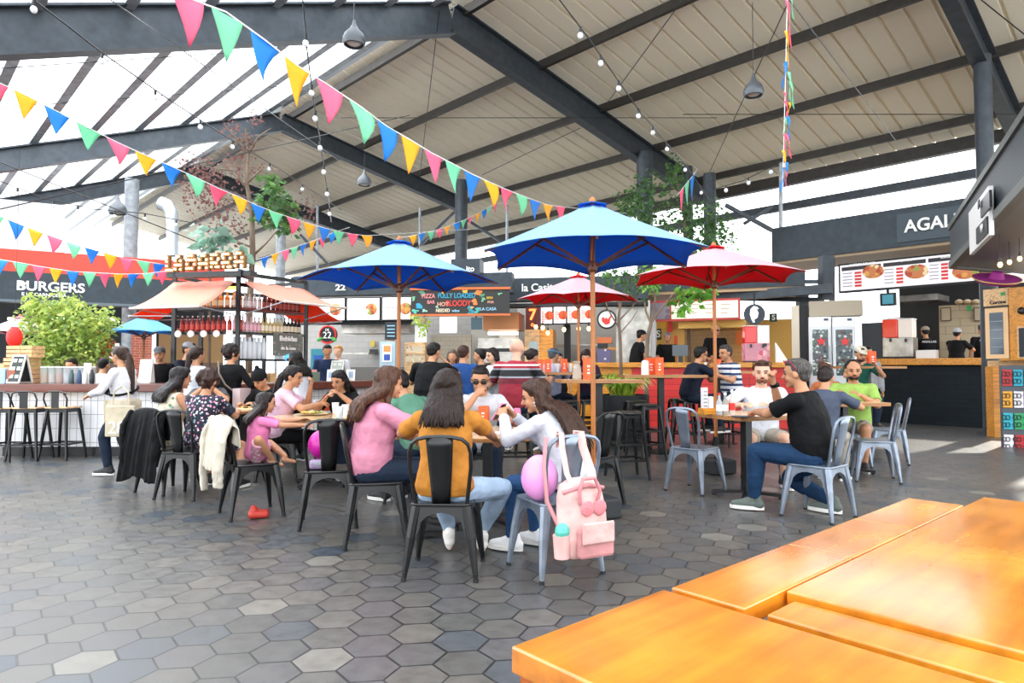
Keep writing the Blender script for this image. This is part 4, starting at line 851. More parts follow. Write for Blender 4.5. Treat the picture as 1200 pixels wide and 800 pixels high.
ve = Vector((1.5, 0.6, 0)); b = MB(); b.beam((a.x, a.y, zt_), (a.x + ve.x, a.y + ve.y, zt_), 0.12, 0.09); b.beam((a.x, a.y, zb_), (a.x + ve.x, a.y + ve.y, zb_), 0.12, 0.11); b.build('side_rail', mat('grey_rail'), nb_)
b = MB(); b.beam((a.x, a.y, (zt_ + zb_) / 2), (a.x + ve.x, a.y + ve.y, (zt_ + zb_) / 2), 0.05, zt_ - zb_); b.build('side_panel', mat('booth_dark', '2a333a', 0.5), nb_)
b = MB(); b.prism([Vector((a.x, a.y, zb_ - 0.02)), Vector((c.x, c.y, zb_ - 0.02)), Vector((c.x + 2.5, c.y + 1.2, zb_ - 0.02)), Vector((a.x + 2.5, a.y + 1.2, zb_ - 0.02))], (0, 0, 0.03)); b.build('soffit', mat('booth_soffit', '6a6e72', 0.5, 0.2), nb_)
b = MB()
for t in (6.9,): p = a + NB.d * t - NB.n * 0.5; b.beam((p.x, p.y, zt_), (p.x, p.y, rf(-8, 8).z), 0.04, 0.04, up=(0, 1, 0))
b.build('hanger_rod', M_steel, nb_)
lp = empty('blade_sign', (0, 0, 0), 0, 'white and black square logo plate with W mark on booth sign', 'sign')
plbox('plate', NB, (1163, 226, 1139, 283), M_white, lp, 0.05, 0.1, ref=1152); plbox('black_field', NB, (1164, 232, 1153, 252), M_black, lp, 0.03, 0.12, ref=1152); plbox('black_field', NB, (1160, 258, 1147, 278), M_black, lp, 0.03, 0.12, ref=1152)
pltext('W', NB, 1150, 268, 9, M_paper, lp, 0.14); pltext('M', NB, 1147, 240, 10, M_black, lp, 0.14)
# booth counter, cooler, card wall
BC = Pl((wx(1163, 11.5), 11.5), (wx(1163, 11.5) + 1.1, 11.5 - 2.1))
p0 = fl(1168, 512); p1 = fl(1178, 526)
booth = empty('booth_counter', (0, 0, 0), 0, 'wooden booth counter with colourful card wall at the right edge', 'counter')
X0 = wx(1157, 11.6)
b = MB(); b.prism([(X0, 11.6, 1.29), (X0 + 0.1, 9.7, 1.29), (X0 + 2.5, 9.0, 1.29), (X0 + 2.5, 11.6, 1.29)], (0, 0, 0.10)); b.build('counter_top', M_pine, booth, bevel=0.006)
b = MB(); b.box((p0.x + 0.03, p0.y + 0.1, 0.645), (0.13, 0.2, 1.29)); b.build('corner_post', M_orangewood, booth)
CW = Pl((p1.x - 0.04, p1.y + 0.35), (p1.x + 1.2, p1.y - 0.2))
plbox('card_wall', CW, (1172, 428, 1215, 531), mat('slate_card_wall', '4c5158', 0.6), booth, 0.12, 0.0, ref=1188)
cols = ['b8282e', '28a0b8', '2f9a60', 'e8a02c', 'e8e4ea', '7a4a9a', '28a8bc', '2f9a60', 'd86a2c', 'e8e4ea', 'b8282e', '28a0b8']
for r_ in range(4):
    for c_i in range(4):
        xa = 1173.5 + c_i * 13; ya = 433 + r_ * 25.5 - (0); cc = cols[(r_ * 3 + c_i) % 12]
        p = CW.hit(xa, ya); o = plbox('card', CW, (xa, ya, xa + 11, ya + 19), mat('card_' + cc, cc, 0.6), booth, 0.02, 0.02, ref=1190)
        b = MB()
        for i in range(2):
            for j in range(2): q = CW.hit(xa + 3.2 + 4.6 * i, ya + 5 + 8.5 * j, 0.03); b.tube([q + Vector((0.028 * math.cos(t) * CW.d.x, 0.028 * math.cos(t) * CW.d.y, 0.04 * math.sin(t))) for t in [R(60 * k_) for k_ in range(6)]], 0.006, 5, closed=True)
        b.build('card_motif', M_txtd if cc == 'e8e4ea' else mat('motif_dark', '20302c', 0.6), o)
CO = Pl((wx(1156, 11.2), 11.2), (wx(1188, 10.8), 10.8))
co = empty('drinks_cooler', (0, 0, 0), 0, 'pine drinks cooler with glass door, black lettering on its header', 'cooler')
plbox('carcass', CO, (1155, 339, 1182, 420.5), M_pine, co, 0.5, 0.0, ref=1168, bevel=0.006); plbox('header', CO, (1153.5, 338, 1183, 358), M_pine, co, 0.55, 0.03, ref=1168, bevel=0.006)
d_ = plbox('door_frame', CO, (1155, 361, 1182, 420), mat('pine_light', 'e2b988', 0.5), co, 0.04, 0.04, ref=1168); plbox('door_glass', CO, (1160, 366, 1176, 415), mat('cooler_glass', '56606a', 0.08), d_, 0.01, 0.045, ref=1168)
b = MB()
for i in range(4): CO.box(b, 1161, 376 + 10 * i, 1175, 376.6 + 10 * i, 0.005, 0.052)
b.build('wire_shelf', M_grey, d_)
plbox('divider', CO, (1153.5, 358.5, 1183, 360), M_black, co, 0.56, 0.035, ref=1168)
pltext('Corona', CO, 1169, 354, 4.2, M_black, co, 0.04, ext=0.004); plbox('green_tag', CO, (1174, 342, 1179, 346), mat('exit_green'), co, 0.01, 0.04)
wbx = empty('wooden_wall_cabinet', (0, 0, 0), 0, 'tall orange wood cabinet with slate at the right picture edge', 'cabinet')
plbox('cabinet_body', CO, (1183.5, 336, 1230, 421), M_orangewood, wbx, 0.5, 0.05, ref=1195); plbox('slate_frame', CO, (1192, 382, 1230, 420), M_pine, wbx, 0.03, 0.08, ref=1200); plbox('slate', CO, (1194, 384, 1228, 418), mat('slate_board'), wbx, 0.01, 0.09, ref=1200); b = MB(); b.ell(CO.hit(1197, 364, 0.07), (0.06, 0.04, 0.06)); b.build('round_knob', M_black, wbx, smooth=True)
# sombrero on the cooler
so = empty('sombrero', CO.hit(1167, 338, -0.2), R(10), 'magenta sombrero with golden trim lying on drinks cooler', 'hat')
so.rotation_euler = (R(22), R(-8), R(10)); so.location.z += 0.1
b = MB(); prof = [(0.02, 0.2), (0.09, 0.19), (0.12, 0.10), (0.16, 0.03), (0.25, 0.01), (0.34, 0.02), (0.40, 0.07), (0.405, 0.08), (0.34, 0.035), (0.25, 0.025)]; b.lathe([(r * 0.88, z) for r, z in prof[:8]], seg=32); o = b.build('brim_and_crown', mat('magenta_felt', 'a8308c', 0.7), so, smooth=True)
for rr_, zz in ((0.352, 0.078), (0.145, 0.035), (0.264, 0.022)): b = MB(); b.tube([(rr_ * math.cos(R(15 * i)), rr_ * math.sin(R(15 * i)), zz) for i in range(24)], 0.009, 6, closed=True); b.build('gold_trim', mat('gold_trim', 'd8b858', 0.5), so, smooth=True)
for i, (px, py) in enumerate(((1183, 307), (1195, 303), (1172, 310))):
    hb_ = empty('hanging_bulb', at(px, py, 9.6 - i * 0.3), 0, 'warm glowing bulb under the near right booth sign', 'lamp', 'bulbs under the booth sign'); b = MB(); b.ell((0, 0, 0), (0.03, 0.03, 0.04)); b.build('bulb', M_bulb, hb_, smooth=True); b = MB(); b.cyl((0, 0, 0.03), (0, 0, 0.09), 0.016, seg=8); b.cyl((0, 0, 0.09), (0, 0, 0.5), 0.004, seg=5); b.build('socket', M_black, hb_)
# ================================================================= PEOPLE
def remesh(o, vox, sm=2, disp=0.0):
    r = o.modifiers.new('remesh', 'REMESH'); r.mode = 'VOXEL'; r.voxel_size = vox; r.use_smooth_shade = True
    s = o.modifiers.new('smooth', 'SMOOTH'); s.iterations = sm; s.factor = 0.5
    if disp:
        key = 'folds%d' % int(disp * 10000)
        tx = bpy.data.textures.get(key)
        if tx is None:
            tx = bpy.data.textures.new(key, 'CLOUDS'); tx.noise_scale = 0.09 if disp < 0.02 else 0.05; tx.noise_depth = 3
        d = o.modifiers.new('folds', 'DISPLACE'); d.texture = tx; d.strength = disp; d.mid_level = 0.5; d.texture_coords = 'LOCAL'
def ik(a, t, l1, l2, pole):
    a = Vector(a); t = Vector(t); d = t - a; L = d.length; dn = d.normalized()
    L = max(abs(l1 - l2) + 0.01, min(L, l1 + l2 - 0.003))
    ca = (l1 * l1 + L * L - l2 * l2) / (2 * l1 * L); ca = max(-1, min(1, ca))
    pv = Vector(pole); pv = pv - dn * pv.dot(dn)
    if pv.length < 1e-5: pv = Vector((0, 0, -1))
    pv.normalize()
    return a + dn * (l1 * ca) + pv * (l1 * math.sqrt(1 - ca * ca)), a + dn * L
def hand(mb, w, d, n, side, k, curl, seg=7):
    d = d.normalized(); n = (n - d * n.dot(d)).normalized(); s = d.cross(n) * side   # s points to the thumb side
    for q in (-0.026, -0.009, 0.009, 0.026):
        mb.cap(w + d * 0.012 * k + s * q * 0.75 * k, w + (d * 0.085 + s * q * 1.1) * k, 0.0135 * k, 0.0125 * k, seg)
    for q, L in ((0.028, 0.066), (0.010, 0.076), (-0.009, 0.070), (-0.027, 0.055)):
        b = w + (d * 0.088 + s * q * 1.12) * k
        a1 = curl * 0.7; a2 = curl * 1.6
        p1 = b + (d * math.cos(a1) + n * math.sin(a1) + s * q * 2) * L * 0.5 * k
        p2 = p1 + (d * math.cos(a2) + n * math.sin(a2)) * L * 0.5 * k
        mb.cap(b, p1, 0.0098 * k, 0.009 * k, seg); mb.cap(p1, p2, 0.009 * k, 0.0075 * k, seg)
    tb = w + (d * 0.022 + s * 0.026) * k
    t1 = tb + (d * 0.03 + s * 0.026 + n * 0.012) * k; t2 = t1 + (d * 0.03 + s * 0.006 + n * 0.012 * (1 + curl)) * k
    mb.cap(tb, t1, 0.0125 * k, 0.0105 * k, seg); mb.cap(t1, t2, 0.0105 * k, 0.0085 * k, seg)
SKIN = {'tan': 'c08a68', 'brown': 'a87250', 'light': 'd9a88a', 'fair': 'dbab92', 'dark': '8f5f44'}
NP = [0]
def person(px, Y, rz, label, top, bottom=None, hair='short', hairc='241a15', skin='tan', sit=0.46, k=0.93, fem=False, fat=1.0,
           lean=8, side=0, yaw=0, nod=0, LH=None, RH=None, LE=None, RE=None, sleeve='short', pants='long', shoes='1d1d1f', sole='e8e6e0',
           LF=None, RF=None, LK=None, RK=None, foot_yaw=(8, -8), vox=0.012, cap=None, glasses=None, glasses_up=None, beard=None, watch=False, hlen=0.25,
           curl=(0.5, 0.5), det=True, shirtlen=0.0, x=None, base=0.0, apron=None, group=None, toes=0.0, tw=0, skirt=False, band=None, neckdeep=False, name='person', part_shoes=True):
    X = wx(px, Y) if x is None else x
    root = empty(name, (X, Y, base), R(rz), label, 'person' if name == 'person' else name, group)
    Ms = mat('skin_' + skin, SKIN[skin], 0.5, kind='skin', spec=0.35)
    Mh = mat('hair_' + hairc, hairc, 0.45, kind='hair')
    standing = sit is None
    pz = (0.94 * k if standing else sit + 0.095 * k)
    P = Vector((0, -0.015 if not standing else 0, pz))
    sw = (0.165 if fem else 0.19) * k * (1 + (fat - 1) * 0.4)   # shoulder half width
    ln, sd_ = R(lean), R(side)
    def frame(f): return Matrix.Rotation(R(-tw) * f, 3, 'Z') @ Matrix.Rotation(sd_, 3, 'Y') @ Matrix.Rotation(-ln * (0.65 + 0.7 * f), 3, 'X')
    TL = 0.52 * k
    def spine(t):   # t in metres (before k) 0..0.52
        f = t / 0.52; p = Vector(P); n = 6
        for i in range(n): p = p + frame(f * (i + 0.5) / n) @ Vector((0, 0, t * k / n))
        return p, frame(max(0, min(1, f)))
    w = 1.0 if not fem else 0.93; hipw = 1.0 if not fem else 1.07
    ST = [(-0.13, 0.075, 0.07), (-0.09, 0.145 * hipw, 0.105), (-0.02, 0.17 * hipw, 0.122), (0.08, 0.158 * w * (1 + (fat - 1) * 0.9), 0.112 * (1 + (fat - 1) * 1.2)), (0.18, 0.15 * w * (0.94 if fem else 1) * fat, 0.105 * (1 + (fat - 1) * 1.3)),
          (0.30, 0.163 * w * (1 + (fat - 1) * 0.6), 0.118 * (1 + (fat - 1) * 0.6)), (0.38, 0.168 * w, 0.112), (0.44, 0.158 * w, 0.09), (0.475, 0.12 * w, 0.072), (0.50, 0.065, 0.058), (0.53, 0.052, 0.054)]
    def torso(mb, t0, t1, inf, seg=20):
        V = []; F = []; n = 0; rows = [s for s in ST if t0 - 1e-6 <= s[0] <= t1 + 1e-6]
        for (t, a, b) in rows:
            c, M = spine(t)
            if t < 0: c = P + frame(0) @ Vector((0, 0, t * k)) if standing else P + Vector((0, 0, t * k)) * 0.8
            for i in range(seg):
                an = 2 * math.pi * i / seg; ca, sa = math.cos(an), math.sin(an)
                fx = abs(ca) ** 0.85 * (1 if ca > 0 else -1); fy = abs(sa) ** 0.85 * (1 if sa > 0 else -1)
                V.append(c + M @ Vector(((a * k + inf) * fx, (b * k + inf) * fy + (0.012 * k if fem and t in (0.30,) and sa > 0 else 0), 0)))
            n += 1
        for j in range(n - 1):
            for i in range(seg):
                i2 = (i + 1) % seg; F.append((j * seg + i, j * seg + i2, (j + 1) * seg + i2, (j + 1) * seg + i))
        F.append(tuple(reversed(range(seg)))); F.append(tuple((n - 1) * seg + i for i in range(seg)))
        mb.add(V, F)
    # shoulders, arms
    sc, SM = spine(0.435)
    shL = sc + SM @ Vector((-sw, 0, 0)); shR = sc + SM @ Vector((sw, 0, 0))
    if LH is None: LH = (-0.13, 0.34, 0.80) if not standing else (-sw - 0.06, 0.06, pz - 0.1)
    if RH is None: RH = (0.13, 0.34, 0.80) if not standing else (sw + 0.06, 0.06, pz - 0.1)
    eL, wL = ik(shL, LH, 0.285 * k, 0.255 * k, Vector(LE) if LE else Vector((-0.8, -0.35, -0.8)))
    eR, wR = ik(shR, RH, 0.285 * k, 0.255 * k, Vector(RE) if RE else Vector((0.8, -0.35, -0.8)))
    hipL = P + Vector((-0.088 * k, 0, -0.04 * k)); hipR = P + Vector((0.088 * k, 0, -0.04 * k))
    if LF is None: LF = (-0.12, 0.36, 0.09) if not standing else (-0.11, 0.0, 0.09)
    if RF is None: RF = (0.12, 0.36, 0.09) if not standing else (0.11, 0.03, 0.09)
    lt, ls = (0.43 * k, 0.42 * k)
    pl = Vector((0, 1, 0.9)) if not standing else Vector((0, 1, 0))
    kL, aL = ik(hipL, LF, lt, ls, Vector(LK) if LK else pl + Vector((-0.15, 0, 0)))
    kR, aR = ik(hipR, RF, lt, ls, Vector(RK) if RK else pl + Vector((0.15, 0, 0)))
    # head
    nb, NM = spine(0.515)
    HM = Matrix.Rotation(R(-tw), 3, 'Z') @ Matrix.Rotation(R(yaw), 3, 'Z') @ Matrix.Rotation(sd_ * 0.5, 3, 'Y') @ Matrix.Rotation(-ln * 0.35 - R(nod), 3, 'X')
    hk = k * (1.08 if fem else 1.1) if k > 0.8 else k * 1.2
    hb = nb + NM @ Vector((0, 0.022, 0.024 * k)) + Vector((0, 0.01, 0))
    def hp(x, y, z): return hb + HM @ Vector((x * hk, y * hk, z * hk))
    B = MB(); torso(B, -0.13, 0.53, 0)
    B.cap(nb - NM @ Vector((0, 0, 0.04)), hp(0, -0.012, 0.06), 0.056 * k, 0.052 * k)
    B.ell(hp(0, -0.002, 0.136), (0.075 * hk, 0.094 * hk, 0.088 * hk), M=HM, seg=20, rings=14)
    B.ell(hp(0, 0.018, 0.075), (0.061 * hk, 0.068 * hk, 0.066 * hk), M=HM, seg=18, rings=12)
    B.ell(hp(0, 0.062, 0.022), (0.027 * hk, 0.022 * hk, 0.02 * hk), M=HM)
    B.ell(hp(0, 0.07, 0.132), (0.05 * hk, 0.026 * hk, 0.012 * hk), M=HM)
    for sx in (-1, 1):
        B.ell(hp(sx * 0.038, 0.058, 0.078), (0.022 * hk, 0.02 * hk, 0.024 * hk), M=HM)
        B.ell(hp(sx * 0.077, -0.006, 0.103), (0.011 * hk, 0.018 * hk, 0.03 * hk), M=HM)
    B.cap(hp(0, 0.086, 0.118), hp(0, 0.106, 0.082), 0.009 * hk, 0.014 * hk, 8)
    for sh, el, wr, hs, hn, cu, po in ((shL, eL, wL, -1, None, curl[0], LH), (shR, eR, wR, 1, None, curl[1], RH)):
        B.cap(sh + SM @ Vector((-hs * 0.04, 0, 0.0)), sh + SM @ Vector((-hs * 0.01, 0, -0.005)), 0.054 * k, 0.052 * k)
        B.cap(sh, el, 0.052 * k * (1 + (fat - 1) * 0.5), 0.041 * k * (1 + (fat - 1) * 0.4)); B.cap(el, el * 0.6 + wr * 0.4, 0.041 * k, 0.039 * k); B.cap(el * 0.6 + wr * 0.4, wr, 0.039 * k, 0.027 * k)
        fd = (wr - el).normalized(); nn = Vector((0, 0, -1)) + Vector((-hs * 0.5, 0, 0))
        if abs(fd.z) > 0.75: nn = Vector((-hs * 0.6, -1.0 if fd.z > 0 else 0.2, 0))
        hand(B, wr, fd, nn, -hs, k, cu)
    for hp_, kn, an, fy in ((hipL, kL, aL, foot_yaw[0]), (hipR, kR, aR, foot_yaw[1])):
        g = 1 + (fat - 1) * 0.6
        B.cap(hp_, kn, 0.082 * k * g, 0.056 * k * g); B.cap(kn, kn * 0.6 + an * 0.4, 0.055 * k * g, 0.055 * k * g); B.cap(kn * 0.6 + an * 0.4, an, 0.055 * k * g, 0.036 * k)
        fdv = Matrix.Rotation(R(fy), 3, 'Z') @ Vector((0, 1, 0))
        B.cap(an + Vector((0, 0, -0.03)) - fdv * 0.02, an + fdv * 0.13 * k + Vector((0, 0, -0.055)), 0.034 * k, 0.026 * k)
    body = B.build('body', Ms, root); remesh(body, vox, 2)
    # clothes
    def cloth(name, f, m, disp=0.012, vx=vox, sm=2):
        b = MB(); f(b); o = b.build(name, m, root); remesh(o, vx, sm, disp); return o
    def sh_(b):
        torso(b, -0.09 if shirtlen >= 0 and not skirt else -0.02, 0.50 if not neckdeep else 0.475, 0.02)
        if shirtlen > 0:
            for h_, kn in ((hipL, kL), (hipR, kR)): b.cap(h_, h_ * (1 - shirtlen) + kn * shirtlen, 0.108 * k, 0.1 * k)
        for sh, el, wr, hs in ((shL, eL, wL, -1), (shR, eR, wR, 1)):
            if sleeve == 'none': b.cap(sh + SM @ Vector((-hs * 0.05, 0, 0.0)), sh + SM @ Vector((-hs * 0.03, 0, 0)), 0.065 * k, 0.06 * k); continue
            b.cap(sh + SM @ Vector((-hs * 0.05, 0, 0.0)), sh + SM @ Vector((-hs * 0.012, 0, -0.008)), 0.066 * k, 0.062 * k)
            g = 1 + (fat - 1) * 0.5
            b.cap(sh, sh + (el - sh) * 0.1, 0.066 * k * (1 + (fat - 1) * 0.35), 0.064 * k * g)
            if sleeve == 'short': b.tube([sh, sh * 0.4 + el * 0.6, sh * 0.25 + el * 0.75], [0.061 * k, 0.06 * k * g, 0.064 * k * g], 14)
            elif sleeve == 'elbow': b.tube([sh, sh * 0.4 + el * 0.6, el], [0.07 * k, 0.068 * k * g, 0.075 * k * g], 14); b.tube([el, el * 0.6 + wr * 0.4], [0.074 * k * g, 0.078 * k * g], 14)
            else: b.tube([sh, el], [0.062 * k, 0.055 * k * g], 14); b.cap(el, el, 0.056 * k * g); b.tube([el, wr], [0.056 * k * g, 0.041 * k], 14)
    shirt = cloth('shirt' if not skirt else 'dress', sh_, top, 0.018 if fat > 1.1 else 0.014)
    if pants != 'none':
        def pt_(b):
            torso(b, -0.13, 0.08, 0.012)
            for hp_, kn, an in ((hipL, kL, aL), (hipR, kR, aR)):
                g = 1 + (fat - 1) * 0.6
                if pants in ('short', 'skirt'): b.tube([hp_, hp_ * 0.15 + kn * 0.85], [0.095 * k * g, 0.08 * k * g], 14); b.cap(hp_, hp_, 0.095 * k * g)
                else: b.cap(hp_, kn, 0.096 * k * g, 0.07 * k * g); b.tube([kn, kn * 0.5 + an * 0.5, an + Vector((0, 0, 0.015))], [0.069 * k * g, 0.064 * k * g, 0.052 * k], 14)
        cloth('trousers' if pants == 'long' else ('shorts' if pants == 'short' else 'skirt'), pt_, bottom or mat('jeans_dark', '222c3c', 0.8, kind='cloth'))
    # shoes
    if part_shoes:
        for an, fy in ((aL, foot_yaw[0]), (aR, foot_yaw[1])):
            M = Matrix.Rotation(R(fy), 3, 'Z') @ Matrix.Rotation(R(-toes), 3, 'X')
            c = an + Vector((0, 0, -0.085 * k))
            def q(x, y, z): return c + M @ Vector((x * k, y * k, z * k))
            b = MB(); b.cap(q(0, -0.045, 0.045), q(0, 0.09, 0.045), 0.042 * k, 0.041 * k); b.cap(q(0, 0.09, 0.045), q(0.0, 0.165, 0.035), 0.042 * k, 0.032 * k); b.cap(q(0, -0.03, 0.06), q(0, -0.02, 0.105), 0.042 * k, 0.043 * k); b.cap(q(0, 0.0, 0.09), q(0, 0.09, 0.05), 0.035 * k, 0.036 * k)
            so = b.build('shoe', mat('shoe_' + shoes, shoes, 0.6), root); remesh(so, max(vox * 0.8, 0.009), 1)
            b = MB(); pts = []
            for i in range(18):
                a = 2 * math.pi * i / 18; pts.append(q(0.046 * math.cos(a) * (1.05 if math.sin(a) > 0 else 0.88), 0.06 + 0.145 * math.sin(a), -0.001))
            b.prism(pts, M @ Vector((0, 0, 0.03 * k))); b.build('sole', mat('sole_' + sole, sole, 0.6), so)
    # hair
    if hair != 'bald':
        b = MB()
        bulk = 0.006 if hair in ('short', 'buzz') else 0.012
        b.ell(hp(0, -0.022, 0.148), ((0.077 + bulk) * hk, (0.088 + bulk) * hk, (0.082 + bulk * 0.8) * hk), M=HM, seg=22, rings=14)
        if hair != 'buzz': b.ell(hp(0, 0.018, 0.192), (0.066 * hk, 0.069 * hk, 0.042 * hk), M=HM)
        b.ell(hp(0, -0.055, 0.095), (0.066 * hk, 0.045 * hk, 0.05 * hk), M=HM)
        if hair in ('long', 'wavy'):
            for i in range(-3, 4):
                x_ = i * 0.024; pts = [hp(x_ * 1.1, -0.075 + abs(x_) * 0.5, 0.13), hp(x_ * 1.2, -0.085 + abs(x_) * 0.35, 0.05)]
                c0, M0 = spine(0.47); pts.append(c0 + M0 @ Vector((x_ * 1.4, -0.125 * k * (0.6 + 0.5 * fat) , 0)))
                for q_ in (0.35, 0.7, 1.0):
                    t_ = 0.47 - hlen * q_; c0, M0 = spine(max(t_, 0.02)); pts.append(c0 + M0 @ Vector((x_ * (1.35 if hair == 'long' else 1.6) + 0.006 * math.sin(9 * q_ + i), -(0.135 * k * (0.55 + 0.5 * fat)) - 0.01, 0)))
                r_ = 0.03 if hair == 'long' else 0.036
                b.tube(pts, [r_ * hk, r_ * 1.05 * hk, r_ * hk, r_ * hk, r_ * 0.9 * hk, 0.012 * hk], 8)
            for sx in (-1, 1):
                b.tube([hp(sx * 0.05, 0.02, 0.19), hp(sx * 0.076, -0.01, 0.14), hp(sx * 0.08, -0.02, 0.06), hp(sx * 0.085, -0.035, -0.02), hp(sx * 0.09, -0.03, -0.10)], [0.028 * hk, 0.024 * hk, 0.024 * hk, 0.026 * hk, 0.014 * hk], 8)
        if hair == 'bob':
            for i in range(-4, 5):
                a = i * 0.42; b.tube([hp(0.07 * math.sin(a), -0.02 - 0.06 * math.cos(a), 0.15), hp(0.088 * math.sin(a), -0.02 - 0.075 * math.cos(a), 0.06), hp(0.08 * math.sin(a), -0.02 - 0.065 * math.cos(a), -0.005)], [0.03 * hk, 0.028 * hk, 0.015 * hk], 8)
        if hair == 'curly':
            rr = random.Random(3)
            for i in range(60):
                v = Vector((rr.uniform(-1, 1), rr.uniform(-1, 0.45), rr.uniform(-0.75, 1))).normalized(); b.ell(hp(v.x * 0.098, -0.025 + v.y * 0.105, 0.14 + v.z * 0.1), 0.027 * hk, 7, 5)
        if hair == 'bun': b.ell(hp(0, -0.12, 0.15), 0.042 * hk)
        if hair == 'ponytail':
            b.cap(hp(0, -0.10, 0.13), hp(0, -0.13, 0.11), 0.026 * hk, 0.03 * hk); b.tube([hp(0, -0.13, 0.11), hp(0, -0.14, 0.02), hp(0, -0.15, -0.1), hp(0, -0.14, -0.1 - hlen)], [0.034 * hk, 0.038 * hk, 0.036 * hk, 0.012 * hk], 10)
        if vox < 0.0125 and hair in ('long', 'wavy', 'ponytail'):
            rr = random.Random(int(px) + 5); lb = MB()
            for i in range(64 if hair != 'ponytail' else 30):
                if hair == 'ponytail':
                    a = rr.uniform(0, 6.28); e = Vector((math.cos(a), math.sin(a), 0)) * 0.034 * hk
                    pts = [hp(0, -0.135, 0.11) + e * 0.7, hp(0, -0.145, 0.02) + e * 1.1, hp(0, -0.152, -0.08) + e * 1.15, hp(0, -0.145, -0.1 - hlen * rr.uniform(0.8, 1.12)) + e * 0.8]; rs = [0.009, 0.011, 0.010, 0.002]
                else:
                    x_ = rr.uniform(-0.082, 0.082); ph = rr.uniform(0, 6.28); am = 0.004 if hair == 'long' else 0.016; L_ = hlen * rr.uniform(0.75, 1.18)
                    pts = [hp(x_ * 0.9, -0.03 - 0.075 * math.cos(x_ * 15), 0.19), hp(x_ * 1.15, -0.095 + abs(x_) * 0.5, 0.12), hp(x_ * 1.25, -0.105 + abs(x_) * 0.4, 0.04)]
                    c0, M0 = spine(0.47); pts.append(c0 + M0 @ Vector((x_ * 1.45 + am * math.sin(ph), -0.15 * k * (0.6 + 0.5 * fat), 0)))
                    for q_ in (0.35, 0.7, 1.0):
                        c0, M0 = spine(max(0.47 - L_ * q_, 0.0)); pts.append(c0 + M0 @ Vector((x_ * (1.5 + 0.25 * q_) + am * math.sin(ph + 7 * q_), -(0.152 * k * (0.55 + 0.5 * fat)) - 0.012 + am * math.cos(ph + 7 * q_) - rr.uniform(0, 0.008), 0)))
                    rs = [0.010, 0.012, 0.012, 0.011, 0.010, 0.008, 0.002]
                lb.tube(pts, rs, 5)
            lo = lb.build('hair_locks', Mh, root, smooth='full'); s_ = lo.modifiers.new('s', 'SUBSURF'); s_.levels = 1; s_.render_levels = 1
        o = b.build('hair', Mh, root); remesh(o, max(vox, 0.009), 2, 0.012 if hair in ('short', 'buzz') else 0.022)
    if cap:
        b = MB()
        if cap[0] == 'beanie':
            b.ell(hp(0, -0.01, 0.17), (0.092 * hk, 0.108 * hk, 0.1 * hk), M=HM); b.ell(hp(0, -0.03, 0.28), 0.03 * hk)
            o = b.build('beanie', mat('cap_' + cap[1], cap[1], 0.85, kind='cloth'), root); remesh(o, vox, 2)
        elif cap[0] == 'hairnet':
            b.ell(hp(0, -0.022, 0.165), (0.088 * hk, 0.1 * hk, 0.08 * hk), M=HM); o = b.build('hair_net', mat('cap_' + cap[1], cap[1], 0.85), root); remesh(o, vox, 2)
        else:
            b.ell(hp(0, -0.012, 0.178), (0.087 * hk, 0.104 * hk, 0.067 * hk), M=HM)
            fx = -1 if cap[0] == 'cap_back' else 1
            for xx in (-0.05, -0.025, 0, 0.025, 0.05): b.cap(hp(xx, fx * 0.06, 0.165), hp(xx * 0.8, fx * (0.158 - xx * xx * 14), 0.155), 0.011 * hk, 0.008 * hk, 8)
            o = b.build('cap', mat('cap_' + cap[1], cap[1], 0.8, kind='cloth'), root); remesh(o, vox * 0.8, 2)
    if beard:
        b = MB(); b.ell(hp(0, 0.036, 0.035), (0.056 * hk, 0.054 * hk, 0.034 * hk), M=HM); b.ell(hp(0, 0.088, 0.064), (0.026 * hk, 0.012 * hk, 0.006 * hk), M=HM)
        o = b.build('beard', mat('hair_' + beard, beard, 0.6, kind='hair'), root); remesh(o, 0.007, 1)
    if det:
        b = MB()
        for sx in (-1, 1): b.ell(hp(sx * 0.031, 0.081, 0.113), (0.014 * hk, 0.008 * hk, 0.007 * hk), 10, 6, M=HM)
        b.build('eyes', mat('eye_dark', '1c1512', 0.2), root, smooth=True)
        b = MB()
        for sx in (-1, 1): b.tube([hp(sx * 0.014, 0.093, 0.13), hp(sx * 0.032, 0.09, 0.136), hp(sx * 0.05, 0.076, 0.131)], 0.0042 * hk, 6)
        b.build('eyebrows', Mh if hair != 'bald' else mat('hair_5b5048', '5b5048', 0.6, kind='hair'), root, smooth=True)
        b = MB(); b.ell(hp(0, 0.086, 0.05), (0.023 * hk, 0.009 * hk, 0.0075 * hk), 10, 6, M=HM); b.build('lips', mat('lips', 'a8574c', 0.45), root, smooth=True)
    if glasses or glasses_up:
        up = glasses_up is not None; zz = 0.205 if up else 0.115; yy = 0.075 if up else 0.1; gm = mat('shades_' + (glasses or glasses_up), glasses or glasses_up, 0.12)
        b = MB()
        for sx in (-1, 1):
            b.ell(hp(sx * 0.034, yy, zz - 0.004), (0.027 * hk, 0.006 * hk, 0.021 * hk), 14, 8, M=HM @ Matrix.Rotation(R(-35 if up else 0), 3, 'X'))
            b.tube([hp(sx * 0.062, yy - 0.008, zz + 0.008), hp(sx * 0.082, 0.03, zz + 0.004), hp(sx * 0.084, -0.02, zz - 0.02 * (3.2 if up else 0.2))], 0.0045 * hk, 6)
        b.tube([hp(-0.012, yy + 0.003, zz + 0.005), hp(0.012, yy + 0.003, zz + 0.005)], 0.003 * hk, 6)
        b.build('sunglasses', gm, root, smooth=True)
